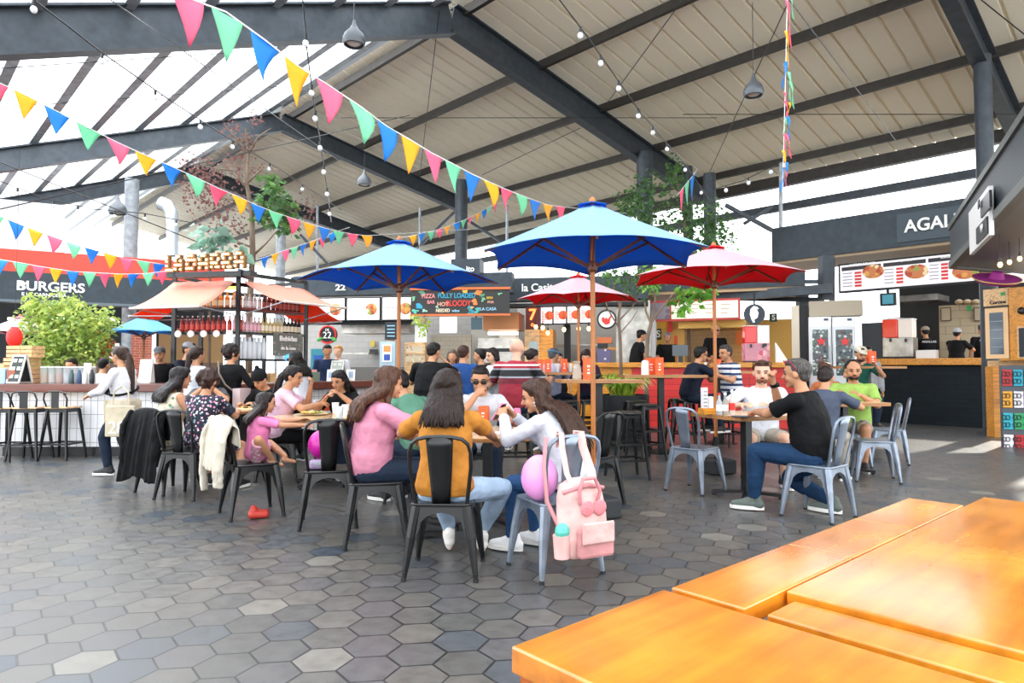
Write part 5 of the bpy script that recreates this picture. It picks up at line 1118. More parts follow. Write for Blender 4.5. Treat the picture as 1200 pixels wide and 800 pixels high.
    if watch:
        d = (wL - eL).normalized(); b = MB(); b.tube([wL - d * 0.045, wL - d * 0.02], 0.036 * k, 14); b.ell(wL - d * 0.03 + Vector((0, 0, 0.03)), 0.02, 8, 6)
        b.build('watch', M_black, root, smooth=True)
    if apron:
        def ap(b):
            c0, M0 = spine(0.02)
            b.box(c0 + Vector((0, 0.15 * k, -0.16)), (0.34 * k, 0.03, 0.42)); b.box(c0 + Vector((0, -0.15 * k, -0.16)), (0.3 * k, 0.03, 0.4))
            torso(b, -0.09, 0.08, 0.03)
        cloth('apron', ap, apron)
    info = dict(root=root, hp=hp, wL=wL, wR=wR, eL=eL, eR=eR, P=P, spine=spine, shL=shL, shR=shR)
    NP[0] += 1
    return info
# ================================================================= FURNITURE
def make_chair(m, name='metal_chair'):
    root = empty(name, (0, 0, 0))
    # seat: rounded square pan
    pts = []
    for cx, cy, a0 in ((0.135, 0.135, 0), (-0.135, 0.135, 90), (-0.135, -0.135, 180), (0.135, -0.135, 270)):
        for i in range(6): a = R(a0 + i * 18); pts.append((cx + 0.05 * math.cos(a), cy + 0.05 * math.sin(a), 0.432))
    b = MB(); b.prism(pts, (0, 0, 0.022)); b.tube([(p[0], p[1], 0.448) for p in pts], 0.009, 8, closed=True); b.build('seat', m, root, smooth=True)
    # apron with arches
    b = MB()
    for r_ in range(4):
        M = Matrix.Rotation(R(90 * r_), 3, 'Z'); P = [(-0.175, 0.44), (0.175, 0.44), (0.19, 0.24), (0.155, 0.24)]
        for i in range(9): a = math.pi * i / 8; P.append((0.135 * math.cos(a), 0.30 + 0.10 * math.sin(a)))
        P += [(-0.155, 0.24), (-0.19, 0.24)]
        q = [M @ Vector((x, 0.176 + (0.44 - z) * 0.075, z)) for x, z in P]
        b.prism(q, M @ Vector((0, -0.008, 0)))
    b.build('apron', m, root, smooth=True)
    for sx in (-1, 1):
        for sy in (-1, 1):
            b = MB()
            for (a, r0, c, r1) in (((0.155, 0.155, 0.435), 0.036, (0.185, 0.185, 0.25), 0.030), ((0.185, 0.185, 0.25), 0.030, (0.212, 0.212, 0.05), 0.017), ((0.212, 0.212, 0.05), 0.017, (0.217, 0.217, 0.0), 0.014)):
                b.tube([(sx * a[0], sy * a[1], a[2]), (sx * c[0], sy * c[1], c[2])], [r0, r1], 8)
            l = b.build('leg', m, root, smooth=True)
            b = MB(); b.cyl((sx * 0.217, sy * 0.217, 0.0), (sx * 0.217, sy * 0.217, 0.02), 0.017, seg=8); b.build('rubber_foot', M_blackm, l)
    hoop = []
    base = [(0.155, -0.165, 0.44), (0.17, -0.19, 0.56), (0.185, -0.215, 0.68), (0.185, -0.232, 0.77), (0.17, -0.243, 0.82), (0.135, -0.25, 0.85), (0.08, -0.254, 0.862), (0, -0.255, 0.866)]
    for p in base: hoop.append((-p[0], p[1], p[2]))
    for p in reversed(base[:-1]): hoop.append(p)
    b = MB(); b.tube(hoop, 0.0125, 8); b.build('back_frame', m, root, smooth=True)
    V = []; F = []
    rows = [(0.45, 0.055, -0.168), (0.55, 0.062, -0.185), (0.68, 0.072, -0.21), (0.80, 0.08, -0.236), (0.86, 0.084, -0.252)]
    for z, hw, y in rows:
        for i in range(7): f = i / 6 * 2 - 1; V.append((hw * f, y - 0.018 * (1 - f * f), z))
    for j in range(4):
        for i in range(6): F.append((j * 7 + i, j * 7 + i + 1, (j + 1) * 7 + i + 1, (j + 1) * 7 + i))
    b = MB(); b.add(V, F); o = b.build('back_splat', m, root, smooth='full'); s = o.modifiers.new('thick', 'SOLIDIFY'); s.thickness = 0.006
    return root
def make_stool(name='bar_stool', h=0.74, back=False, woodseat=False, square=True):
    root = empty(name, (0, 0, 0)); m = M_chairb
    b = MB()
    if square: b.box((0, 0, h), (0.32, 0.32, 0.025))
    else: b.lathe([(0.15, h - 0.035), (0.17, h - 0.02), (0.172, h), (0.155, h + 0.008)], seg=24)
    b.build('seat', M_tabletop if woodseat else mat('stool_seat_black', '202224', 0.3), root, smooth=True, bevel=0.008)
    b = MB(); b.box((0, 0, h - 0.04), (0.28, 0.28, 0.05)); b.build('seat_frame', m, root)
    for sx in (-1, 1):
        for sy in (-1, 1):
            b = MB(); b.tube([(sx * 0.13, sy * 0.13, h - 0.03), (sx * 0.2, sy * 0.2, 0.0)], [0.027, 0.018], 6); b.build('leg', m, root, smooth=True)
    for z, e in ((0.22, 0.18), (0.40, 0.163)):
        b = MB()
        if z < 0.3 or not back:
            for a, c in (((-e, -e), (e, -e)), ((e, -e), (e, e)), ((e, e), (-e, e)), ((-e, e), (-e, -e))): b.beam((a[0], a[1], z), (c[0], c[1], z), 0.018, 0.026)
            b.build('footrest', m, root)
    if back:
        pts = [(-0.14, -0.14, h), (-0.165, -0.17, h + 0.12), (-0.14, -0.185, h + 0.2), (-0.08, -0.19, h + 0.225), (0.08, -0.19, h + 0.225), (0.14, -0.185, h + 0.2), (0.165, -0.17, h + 0.12), (0.14, -0.14, h)]
        b = MB(); b.tube(pts, 0.011, 8); b.build('back_frame', m, root, smooth=True)
        b = MB(); b.box((0, -0.175, h + 0.11), (0.1, 0.012, 0.22)); b.build('back_splat', m, root)
    return root
def table(name, loc, rz, label, h=0.75, size=0.7, rnd=False, cat='table', group=None, leg=0.04, top=None, size2=None, base='cross'):
    root = empty(name, loc, rz, label, cat, group); s2 = size2 or size
    b = MB()
    if rnd: b.lathe([(size / 2, h - 0.03), (size / 2 + 0.003, h - 0.015), (size / 2, h)], seg=48)
    else: b.box((0, 0, h - 0.016), (size, s2, 0.032))
    b.build('tabletop', top or M_tabletop, root, smooth=rnd, bevel=0 if rnd else 0.004)
    b = MB()
    if not rnd:
        e = 0.008
        for c, d in (((0, s2 / 2 + e / 2, h - 0.02), (size + 2 * e, e, 0.04)), ((0, -s2 / 2 - e / 2, h - 0.02), (size + 2 * e, e, 0.04)), ((size / 2 + e / 2, 0, h - 0.02), (e, s2, 0.04)), ((-size / 2 - e / 2, 0, h - 0.02), (e, s2, 0.04))): b.box(c, d)
    else: b.lathe([(size / 2 + 0.001, h - 0.036), (size / 2 + 0.006, h - 0.03), (size / 2 + 0.006, h - 0.006), (size / 2 + 0.001, h - 0.003)], seg=48)
    b.build('edge_band', M_edge, root, smooth=rnd)
    b = MB(); b.box((0, 0, h - 0.045), (0.3, 0.3, 0.025)); b.box((0, 0, (h - 0.04 + 0.05) / 2), (leg * 2, leg * 2, h - 0.09)); b.build('pedestal', M_black, root, bevel=0.004)
    if base == 'cross':
        for i in range(4):
            a = R(45 + 90 * i); e = Vector((math.cos(a), math.sin(a), 0))
            b = MB(); b.beam(e * 0.03 + Vector((0, 0, 0.055)), e * 0.33 + Vector((0, 0, 0.035)), 0.055, 0.03); b.cyl(e * 0.31 + Vector((0, 0, 0)), e * 0.31 + Vector((0, 0, 0.03)), 0.022, seg=10); b.build('foot', M_black, root)
    else:
        b = MB(); b.lathe([(0.27, 0), (0.27, 0.012), (0.2, 0.03), (0.05, 0.07)], seg=28); b.build('base', M_black, root, smooth=True)
    return root
def umbrella(px, Y, label, mt_, z_top, z_rim, rad, rot, base_label=None):
    X = wx(px, Y); root = empty('parasol', (X, Y, 0), R(rot), label, 'parasol')
    b = MB(); b.cyl((0, 0, 0.42), (0, 0, z_top + 0.02), 0.021, seg=14); b.ell((0, 0, z_top + 0.03), (0.03, 0.03, 0.04)); b.build('pole', M_pole, root, smooth=True)
    b = MB(); b.cyl((0, 0, 0.06), (0, 0, 0.44), 0.027, seg=14); b.build('pole_sleeve', M_black, root, smooth=True)
    b = MB(); b.box((0, 0, 0.09), (0.34, 0.34, 0.17)); b.build('weighted_base', mat('dark_concrete_base', '25282b', 0.7), root, bevel=0.02)
    zs = z_rim + 0.02
    b = MB(); b.lathe([(0.024, zs - 0.14), (0.045, zs - 0.12), (0.045, zs - 0.06), (0.024, zs - 0.04)], seg=16); b.build('runner', M_tablebrown, root, smooth=True)
    n = 6; V = []; F = []; rows = 7; sub = 6
    def pt(i, j, q):   # rib index i, row j, fraction q across panel
        f = j / rows
        a0 = 2 * math.pi * i / n; a1 = 2 * math.pi * (i + 1) / n
        p0 = Vector((math.cos(a0), math.sin(a0), 0)); p1 = Vector((math.cos(a1), math.sin(a1), 0))
        r = 0.05 + (rad - 0.05) * f; p = (p0 * (1 - q) + p1 * q) * r
        sag = 4 * q * (1 - q)
        p *= (1 - 0.05 * sag * f)
        z = z_top - (z_top - z_rim) * (f ** 0.94) - 0.018 * sag * f * (1 - f) * 4 + 0.045 * sag * f * f
        return Vector((p.x, p.y, z))
    cols = n * sub
    for j in range(rows + 1):
        for i in range(n):
            for q in range(sub): V.append(pt(i, j, q / sub))
    for j in range(rows):
        for c in range(cols): c2 = (c + 1) % cols; F.append((j * cols + c, j * cols + c2, (j + 1) * cols + c2, (j + 1) * cols + c))
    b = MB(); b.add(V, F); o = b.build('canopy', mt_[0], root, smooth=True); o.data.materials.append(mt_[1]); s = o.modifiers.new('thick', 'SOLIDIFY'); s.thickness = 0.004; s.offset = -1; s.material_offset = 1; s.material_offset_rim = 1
    V = [Vector((0, 0, z_top + 0.035))]; F = []
    for i in range(n): a = 2 * math.pi * i / n; V.append(Vector((0.14 * math.cos(a), 0.14 * math.sin(a), z_top - 0.005)))
    for i in range(n): F.append((0, 1 + i, 1 + (i + 1) % n))
    b = MB(); b.add(V, F); o = b.build('vent_cap', mt_[1], root); s = o.modifiers.new('thick', 'SOLIDIFY'); s.thickness = 0.006
    for i in range(n):
        a = 2 * math.pi * i / n; e = Vector((math.cos(a), math.sin(a), 0))
        b = MB(); p0 = e * 0.05 + Vector((0, 0, z_top - 0.03)); p1 = e * (rad * 0.985) + Vector((0, 0, z_rim - 0.012)); b.beam(p0, p1, 0.016, 0.022); b.build('rib', M_tablebrown, root)
        b = MB(); m_ = p0 * 0.45 + p1 * 0.55; b.beam(e * 0.035 + Vector((0, 0, zs - 0.09)), m_ + Vector((0, 0, -0.01)), 0.014, 0.02); b.build('strut', M_tablebrown, root)
    return root
# ================================================================= FOREGROUND COMMUNAL TABLES (varnished wood)
M_var = mat('varnished_orange_wood', 'd9902a', 0.2, 0, 'wood', grain=(1.0, 12, 12), blotch=0.6, coat=0.8, rv=True, dk=0.85, bl='c98a60')
M_vard = mat('varnished_wood_edge', 'b8611c', 0.35, 0, 'wood', grain=(1.2, 14, 14), blotch=0.5, coat=0.3)
def T(px, py, z=0.75): return fl(px, py, z)
A0 = T(598, 757); A1 = T(779, 690)
dv = (T(1065, 583) - T(786, 688)); dv.z = 0; dv.normalize()      # receding right
du = Vector((dv.y, -dv.x, 0))                                   # towards the camera right
RZ = math.atan2(dv.y, dv.x)
def slab(name, o, a0, a1, b0, b1, ztop, th, label, cat='table', joints=(), legs=(), apron=0.0, group=None):
    """o: origin; a along dv, b along du"""
    root = empty(name, (o.x, o.y, 0), RZ, label, cat, group)
    edges = [a0] + list(joints) + [a1]
    for i in range(len(edges) - 1):
        b = MB(); b.box(((edges[i] + edges[i + 1]) / 2, -(b0 + b1) / 2, ztop - th / 2), (edges[i + 1] - edges[i] - 0.004, b1 - b0, th)); b.build('top_board', M_var, root, bevel=0.004)
    if apron:
        b = MB(); e = 0.025
        b.box(((a0 + a1) / 2, -b0 - e / 2 - 0.012, ztop - th - apron / 2), (a1 - a0 - 0.03, e, apron)); b.box((a0 + e / 2 + 0.012, -(b0 + b1) / 2, ztop - th - apron / 2), (e, b1 - b0 - 0.03, apron))
        b.box((a1 - e / 2 - 0.012, -(b0 + b1) / 2, ztop - th - apron / 2), (e, b1 - b0 - 0.03, apron)); b.box(((a0 + a1) / 2, -b1 + e / 2 + 0.012, ztop - th - apron / 2), (a1 - a0 - 0.03, e, apron)); b.build('apron', M_vard, root)
    for (a, c) in legs:
        b = MB(); b.box((a, -c, (ztop - th) / 2), (0.07, 0.07, ztop - th)); b.build('leg', M_vard, root, bevel=0.004)
    return root
W0 = (A1 - A0).dot(dv)
# table 1: nearest board across the bottom of the picture
slab('communal_table', A0, 0.0, W0, 0.0, 1.9, 0.75, 0.05, 'nearest varnished orange wood table end, cut by the bottom edge', legs=((0.06, 0.06), (W0 - 0.06, 0.06), (0.06, 1.8), (W0 - 0.06, 1.8)), apron=0.14)
# bench-like long board running away
O2 = T(786, 688); w2 = (T(870, 715) - O2).dot(du); l2 = (T(1065, 583) - O2).dot(dv)
slab('long_bench', O2, 0.0, l2, 0.0, w2 - 0.004, 0.75, 0.045, 'narrow varnished bench board of three lengths behind the nearest table', 'bench', joints=(l2 * 0.36, l2 * 0.66), legs=((0.08, 0.05), (l2 - 0.08, 0.05), (0.08, w2 - 0.05), (l2 - 0.08, w2 - 0.05)))
# large table top on the right
w4 = 1.6; a4 = (T(920, 692) - O2).dot(dv)
slab('communal_table', O2, a4, l2 + 0.25, w2 + 0.004, w2 + w4, 0.75, 0.045, 'wide varnished orange wood table on the right with a scratched glossy top', legs=((a4 + 0.06, w2 + 0.07), (l2 + 0.15, w2 + 0.07), (l2 + 0.15, w2 + w4 - 0.06), (a4 + 0.06, w2 + w4 - 0.06)), apron=0.1)
# lower plank between
slab('bench_plank', O2, 0.035, a4 - 0.012, w2 + 0.03, w2 + 2.0, 0.738, 0.04, 'varnished bench plank between the nearest table and the wide table', 'bench', legs=((a4 / 2 + 0.02, w2 + 0.12), (a4 / 2 + 0.02, w2 + 1.9)))
# ================================================================= LOW TABLES
TA = Vector((-0.20, 5.5, 0)); TB = Vector((-2.08, 7.28, 0)); TC = Vector((-3.35, 8.35, 0))
table('round_table', TA, 0, 'round wooden table with orange cocktail in front of man in sunglasses', 0.75, 1.0, True)
table('round_table', TB, R(20), 'round wooden table with food plate and paper cups', 0.75, 1.02, True)
table('round_table', TC, R(10), 'small wooden table between beanie wearer and floral dresses', 0.76, 0.9, True)
ZD = 0.82
TD = fl(873, 582); table('square_table', (TD.x + 0.02, TD.y, 0), R(22), 'square wooden table between man in white tee and man in black tee', ZD, 0.74)
TF = Vector((wx(985, 8.2), 8.15, 0)); table('square_table', TF, R(15), 'square wooden table at which the man in lime shirt sits', 0.86, 0.7)
# ================================================================= LOW CHAIRS
cb = make_chair(M_chairb); cg = make_chair(M_chairg)
CB = [(-0.42, 4.24, -3, 'black metal chair under woman in ochre top'),
      (-1.0, 4.95, -78, 'black metal chair under woman in pink blouse'),
      (-1.5, 5.5, 14, 'black metal chair with magenta balloon, its seat empty'),
      (-2.27, 5.85, -55, 'black metal chair with cream jacket over its back'),
      (-3.2, 6.65, -12, 'black metal chair behind woman in navy floral dress'),
      (-3.56, 6.95, -26, 'black metal chair with black coat hung over it'),
      (wx(692, 6.3), 6.3, 40, 'black metal chair behind woman in white sweater'),
      (wx(320, 8.9), 8.9, 170, 'black metal chair under beanie wearer'),
      (wx(405, 8.05), 8.05, 170, 'black metal chair under woman in black top at plate table'),
      (wx(325, 7.7), 7.7, -70, 'black metal chair under woman in pale pink shirt'),
      (wx(490, 6.35), 6.35, 60, 'black metal chair under man in green shirt'),
      (wx(563, 6.55), 6.55, 180, 'black metal chair under man in sunglasses'),
      (wx(970, 9.6), 9.6, 10, 'black metal chair under brown-haired woman between two men at right'),
      (wx(240, 8.9), 8.7, -120, 'black metal chair under woman resting face on hands')]
for i, (x, y, rz, lb) in enumerate(CB):
    if i == 0: cb.location = (x, y, 0); cb.rotation_euler[2] = R(rz); tag(cb, lb, 'chair', 'black metal cafe chairs')
    else: clone(cb, (x, y, 0), R(rz), lb, 'black metal cafe chairs')
e0 = fl(813, 578)
CG = [(0.27, 4.27, 27, 'grey metal chair with pink backpack hung on it'),
      (wx(815, 6.9), 6.95, -48, 'empty grey metal chair left of square table'),
      (2.62, 5.75, 40, 'grey metal chair under man in black tee'),
      (wx(1023, 7.6), 7.6, 70, 'empty grey metal chair behind the seated men, nearer one'),
      (wx(1040, 9.0), 9.0, 62, 'empty grey metal chair farther back near dark counter'),
      (wx(893, 7.5), 7.5, 165, 'grey metal chair under bearded man in white tee'),
      (wx(1000, 8.6), 8.75, 165, 'grey metal chair under man in lime shirt'),
      (wx(955, 7.7), 7.6, -50, 'grey metal chair under man in blue-grey tee')]
for i, (x, y, rz, lb) in enumerate(CG):
    if i == 0: cg.location = (x, y, 0); cg.rotation_euler[2] = R(rz); tag(cg, lb, 'chair', 'grey metal cafe chairs')
    else: clone(cg, (x, y, 0), R(rz), lb, 'grey metal cafe chairs')
# ================================================================= HIGH TABLES AND STOOLS
def hightable(px, pyb, ptop, w, d, lb, rz=0, top=None, base='disc'):
    p = fl(px, pyb); h = wz(ptop, p.y); return table('high_table', (p.x, p.y, 0), R(rz), lb, h, w, False, 'table', 'high tables', 0.045, top, d, base), p, h
HT1, P1, H1 = hightable(702, 545, 444.5, 1.05, 0.7, 'high wooden table left of the planter with twisted bag and menu', 3)
HT2, P2, H2 = hightable(775, 530, 439, 1.2, 0.7, 'high wooden table in front of red counter with orange cups')
HT3, P3, H3 = hightable(845, 519, 434.5, 0.95, 0.7, 'high wooden table between the man in black and striped man')
HT4, P4, H4 = hightable(1018, 517, 429, 1.0, 0.6, 'high black table with orange menu before man in green jersey', 0, M_black)
HT5, P5, H5 = hightable(560, 530, 441, 1.9, 0.5, 'long high black table where black and blue shirted people lean', 0, mat('dark_tabletop', '3a3d40', 0.3))
HT6, P6, H6 = hightable(640, 522, 436, 1.1, 0.7, 'high dark table with white cups behind the red striped polo', 0, mat('dark_tabletop', '3a3d40', 0.3))
stb = make_stool('bar_stool', 0.76, square=False)
SB = [(735, 560, 10, 'black backless bar stool nearest, right of white sweater woman'),
      (757, 538, 25, 'black backless bar stool just behind the nearest stool'),
      (797, 522, 0, 'black backless bar stool right of high table pole'),
      (808, 524, 8, 'black backless bar stool under seated man in black with sunglasses'),
      (857, 523, 20, 'black backless bar stool under striped shirt man'),
      (833, 512, 12, 'black backless bar stool between the two seated men'),
      (690, 525, 15, 'black backless bar stool behind wooden parasol pole'),
      (665, 528, 5, 'black backless bar stool beneath table left of pole'),
      (503, 540, 10, 'black backless bar stool under broad man in black tee'),
      (604, 554, 5, 'black backless bar stool under man in red striped polo'),
      (541, 535, 0, 'black backless bar stool under blue polo person'),
      (1004, 517.5, 0, 'black backless bar stool at the black high table'),
      (745, 528, 0, 'black backless bar stool half hidden by planter'),
      (582, 527, 0, 'black backless bar stool under young woman in white hoodie'), (566, 521, 0, 'black backless bar stool under dark-haired man behind blue polo'), (531, 518, 0, 'black backless bar stool under grey-haired person in the middle'),
      (620, 533, 0, 'black backless bar stool under woman with dark bun'), (646, 517, 0, 'black backless bar stool under man in lavender shirt'), (688, 516, 0, 'black backless bar stool under woman in dark purple')]
for i, (px, py, rz, lb) in enumerate(SB):
    p = fl(px, py)
    if i == 0: stb.location = p; stb.rotation_euler[2] = R(rz); tag(stb, lb, 'stool', 'black backless bar stools')
    else: clone(stb, p, R(rz), lb, 'black backless bar stools')
sl = make_stool('bar_stool', 0.72, True, True)
for i, (px, py, rz, lb) in enumerate([(12, 538, -4, 'black low-back bar stool at the left picture edge'), (38, 538, 6, 'black low-back bar stool in the middle of the left counter three'), (76, 537, -2, 'black low-back bar stool right of its two fellows at tiled counter')]):
    p = fl(px, py); p.y -= 0.05
    if i == 0: sl.location = p; sl.rotation_euler[2] = R(rz); tag(sl, lb, 'stool', 'low-back bar stools at tiled counter')
    else: clone(sl, p, R(rz), lb, 'low-back bar stools at tiled counter')
# ================================================================= PARASOLS
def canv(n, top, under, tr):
    return (mat(n + '_top', top, 0.85, kind='canvas', under=under, trans=0.35), mat(n + '_under', under, 0.8, kind='canvas', under=tr, trans=0.5))  # overhead glare put into the top colour, paler than the underside cloth
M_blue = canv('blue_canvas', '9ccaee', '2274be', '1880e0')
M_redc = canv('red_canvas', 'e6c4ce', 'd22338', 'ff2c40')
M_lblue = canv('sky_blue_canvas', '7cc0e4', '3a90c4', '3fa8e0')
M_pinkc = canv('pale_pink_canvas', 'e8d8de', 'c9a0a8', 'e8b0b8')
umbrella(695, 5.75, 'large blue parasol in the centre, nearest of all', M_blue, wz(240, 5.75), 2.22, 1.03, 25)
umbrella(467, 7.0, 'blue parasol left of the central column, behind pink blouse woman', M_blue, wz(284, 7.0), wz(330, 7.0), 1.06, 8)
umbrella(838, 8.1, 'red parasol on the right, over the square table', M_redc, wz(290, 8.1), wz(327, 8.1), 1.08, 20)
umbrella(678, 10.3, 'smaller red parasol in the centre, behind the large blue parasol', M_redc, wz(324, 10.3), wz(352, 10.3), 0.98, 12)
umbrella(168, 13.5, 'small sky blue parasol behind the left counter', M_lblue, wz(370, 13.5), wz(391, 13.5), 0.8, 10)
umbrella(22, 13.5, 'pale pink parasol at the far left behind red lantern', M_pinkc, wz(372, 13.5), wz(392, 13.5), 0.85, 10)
# ================================================================= THE PEOPLE IN THE PHOTOGRAPH
Mt = lambda n, c, **k: mat(n, c, 0.8, kind='cloth', **k)
jd = Mt('jeans_navy', '1f2b3d'); jb = Mt('jeans_blue', '2b4d78'); jl = Mt('jeans_light', '9fb4cc'); bk = Mt('cloth_black', '0d0e10'); kh = Mt('khaki', 'a79f92')
# --- table A
pe = {}
pe['ochre'] = person(0, 4.22, -3, 'woman in ochre top and light jeans, back to camera on black chair', Mt('ochre', 'b8782e'), jl, 'long', '22140f', 'brown', 0.455, 0.93, True, 1.12, 8, 0, -8, 4, LH=(-0.26, 0.44, 0.78), RH=(0.27, 0.50, 0.78), LE=(-0.45, 0.05, 0.68 - 0.8), RE=(1.0, -0.1, -0.35), x=-0.42, hlen=0.10,
    LF=(-0.05, 0.52, 0.13), RF=(0.18, 0.42, 0.14), RK=(0.9, 0.5, 0.5), LK=(-0.2, 1, 0.6), foot_yaw=(10, 22), toes=-28, shoes='ece6e0', sole='e9d9cf', vox=0.0095)
pe['white'] = person(668, 4.55, 58, 'woman in white sweater leaning in with phone, long brown hair', Mt('white_knit', 'cfcfd8'), jb, 'long', '3a2419', 'tan', 0.455, 0.92, True, 0.98, 27, 0, 20, 4, sleeve='long', LH=(-0.06, 0.50, 0.93), RH=(0.08, 0.49, 0.92), LE=(-0.7, 0, -1), RE=(0.6, 0.1, -1), hlen=0.30, vox=0.0095, shoes='f2f2f2', LF=(-0.1, 0.4, 0.09), RF=(0.12, 0.34, 0.09), curl=(1.1, 1.1))
pe['pink'] = person(0, 5.0, -68, 'woman in pink blouse with wavy brown hair and dark jeans', Mt('rose_blouse', 'd489a0'), jd, 'wavy', '4a2f20', 'tan', 0.455, 0.96, True, 1.28, 12, 0, 14, 3, sleeve='elbow', LH=(-0.10, 0.50, 0.80), RH=(0.10, 0.52, 0.80), RE=(0.9, -0.2, -0.7), LE=(-0.7, 0, -0.9), x=-1.06, hlen=0.16, vox=0.0095, LF=(-0.1, 0.42, 0.1), RF=(0.1, 0.36, 0.1), shoes='141416', sole='141416')
pe['shades'] = person(562, 6.5, 186, 'man in white tee and dark sunglasses, hand at mouth', Mt('white_tee', 'd4d5da'), jd, 'short', '1d1614', 'tan', 0.455, 0.98, False, 1.0, 16, 0, -6, 8, LH=(-0.22, 0.42, 0.80), RH=(0.04, 0.30, 1.03), RE=(0.7, 0.5, -1), glasses='15130f', vox=0.0105, LF=(-0.1, 0.5, 0.09), RF=(0.25, 0.45, 0.09), curl=(0.4, 1.5), shoes='26282c')
pe['green'] = person(492, 6.3, 52, 'man in sage green tee bent forward behind pink blouse', Mt('sage', '5f8e76'), jd, 'short', '1a1513', 'tan', 0.455, 0.98, False, 1.15, 26, 0, 15, 10, LH=(-0.15, 0.45, 0.82), RH=(0.15, 0.45, 0.82), vox=0.012)
# --- table B
pe['palepink'] = person(326, 7.62, -72, 'woman in pale pink shirt with raised hand, dark hair tied back', Mt('pale_pink', 'd9b2c4'), bk, 'ponytail', '1e1716', 'tan', 0.455, 0.98, True, 1.05, 14, 0, -22, 6, LH=(-0.04, 0.36, 1.06), LE=(-0.1, 1.0, -1), RH=(0.17, 0.46, 0.86), RE=(0.9, -0.3, -0.5), vox=0.011, hlen=0.12, LF=(-0.1, 0.55, 0.09), RF=(0.1, 0.5, 0.09), curl=(1.2, 1.0))
pe['blacktop'] = person(404, 8.0, 172, 'woman in black top eating, straight dark hair', bk, jd, 'long', '1b1413', 'tan', 0.455, 0.92, True, 0.95, 14, 0, -10, 12, LH=(-0.08, 0.34, 0.97), RH=(0.08, 0.36, 0.92), LE=(-0.9, 0.3, -0.8), vox=0.0115, curl=(1.2, 1.0))
pe['child'] = person(0, 5.9, -62, 'small girl in pink dress, bare legs, reaching to the table', Mt('bubble_pink', 'e27fae'), mat('pink_pattern', 'd7a6b4', 0.8, kind='floral', scale=40, stops=[(0, 'e05a98'), (0.4, 'efe6e0'), (0.7, 'c98aa0')]), 'long', '211714', 'tan', 0.46, 0.66, True, 1.0, 6, 0, 4, 4, x=-2.24, LH=(-0.02, 0.42, 0.80), LE=(-0.3, 0.2, -1), RH=(0.14, 0.40, 0.76), LF=(-0.05, 0.24, 0.475), RF=(0.13, 0.10, 0.48), LK=(-0.9, 0.8, 0.3), RK=(0.9, 0.8, 0.18), pants='short', hlen=0.10, vox=0.0095, part_shoes=False, name='child')
pe['child']['root']['category'] = 'person'
# --- table C
pe['floral1'] = person(199, 7.2, -42, 'woman in cream floral dress with bare shoulders, long dark hair', mat('cream_floral', 'd9cdb8', 0.8, kind='floral', scale=22, thr=0.36, stops=[(0, '6f8a6a'), (0.3, 'd8b48a'), (0.5, '8fa7a0'), (0.7, 'e6d9c4'), (0.85, 'b98a6a')]), mat('cream_floral'), 'wavy', '1d1516', 'tan', 0.455, 0.95, True, 1.05, 10, 0, 0, 2, sleeve='none', neckdeep=True, pants='skirt', hlen=0.12, vox=0.0115)
pe['floral2'] = person(238, 6.9, -8, 'short-haired woman in navy and pink floral dress, back to camera', mat('navy_floral', '1d1f2c', 0.8, kind='floral', scale=34, thr=0.40, stops=[(0, 'd889a8'), (0.35, 'e9d6dc'), (0.6, '27304a'), (0.8, '7fa0b0')]), mat('navy_floral'), 'curly', '3a2620', 'tan', 0.455, 0.90, True, 1.12, 8, 0, 0, 8, pants='skirt', vox=0.0115, LH=(-0.1, 0.42, 0.8), RH=(0.15, 0.42, 0.8), RF=(0.3, 0.2, 0.09))
pe['facehands'] = person(246, 8.75, -160, 'woman resting her face on both hands between floral dresses', Mt('grey_top', '5c5a60'), bk, 'bob', '1c1514', 'tan', 0.455, 0.95, True, 1.0, 12, 0, 0, 4, LH=(-0.05, 0.26, 1.02), RH=(0.08, 0.26, 1.0), LE=(-0.8, 0.7, -0.8), RE=(0.8, 0.7, -0.8), vox=0.013)
pe['beanie'] = person(318, 8.9, 160, 'person in black beanie and black tee looking down', bk, jd, 'short', '191414', 'tan', 0.455, 0.93, False, 0.95, 16, 0, 0, 26, LH=(-0.12, 0.4, 0.8), RH=(0.15, 0.4, 0.8), cap=('beanie', '16171a'), vox=0.0125)
# --- standing group at the left counter
pe['standing'] = person(146, 7.95, 84, 'standing woman in white shirt with belt bag and long wavy hair', Mt('white_shirt', 'dcdae0'), jd, 'ponytail', '3b2a22', 'tan', None, 0.885, True, 1.08, 3, 0, -6, 4, sleeve='long', LH=(-0.14, 0.32, 0.96), RH=(-0.02, 0.36, 0.96), apron=Mt('oat_cloth', 'cfc4ad'), hlen=0.30, vox=0.0115, LF=(-0.08, 0.12, 0.09), RF=(0.08, -0.08, 0.09), shoes='1c1e22', RE=(0.9, -0.6, -0.8))
pe['pony'] = person(229, 9.0, -25, 'woman in white tee with long brown ponytail, standing at counter', Mt('white_tee2', 'd6d8e2'), jd, 'ponytail', '2a1c17', 'tan', None, 0.9, True, 1.0, 0, 0, -8, 0, sleeve='short', hlen=0.28, vox=0.0135, det=False)
pe['curly'] = person(270, 8.95, -18, 'curly-haired woman in black top with shoulder strap, standing', bk, bk, 'curly', '231a18', 'tan', None, 0.915, True, 1.0, 0, 0, -30, 0, sleeve='long', RH=(0.2, 0.28, 1.0), vox=0.0135, det=False)
pe['apronw'] = person(350, 9.0, 62, 'smiling woman in white blouse with dark vest straps, glasses', Mt('white_blouse', 'e2e2ea'), bk, 'long', '16110f', 'tan', None, 0.87, True, 1.05, 4, 0, 0, 2, sleeve='long', hlen=0.1, glasses='402418', vox=0.013, LH=(-0.1, 0.35, 0.95), RH=(0.1, 0.35, 0.9))
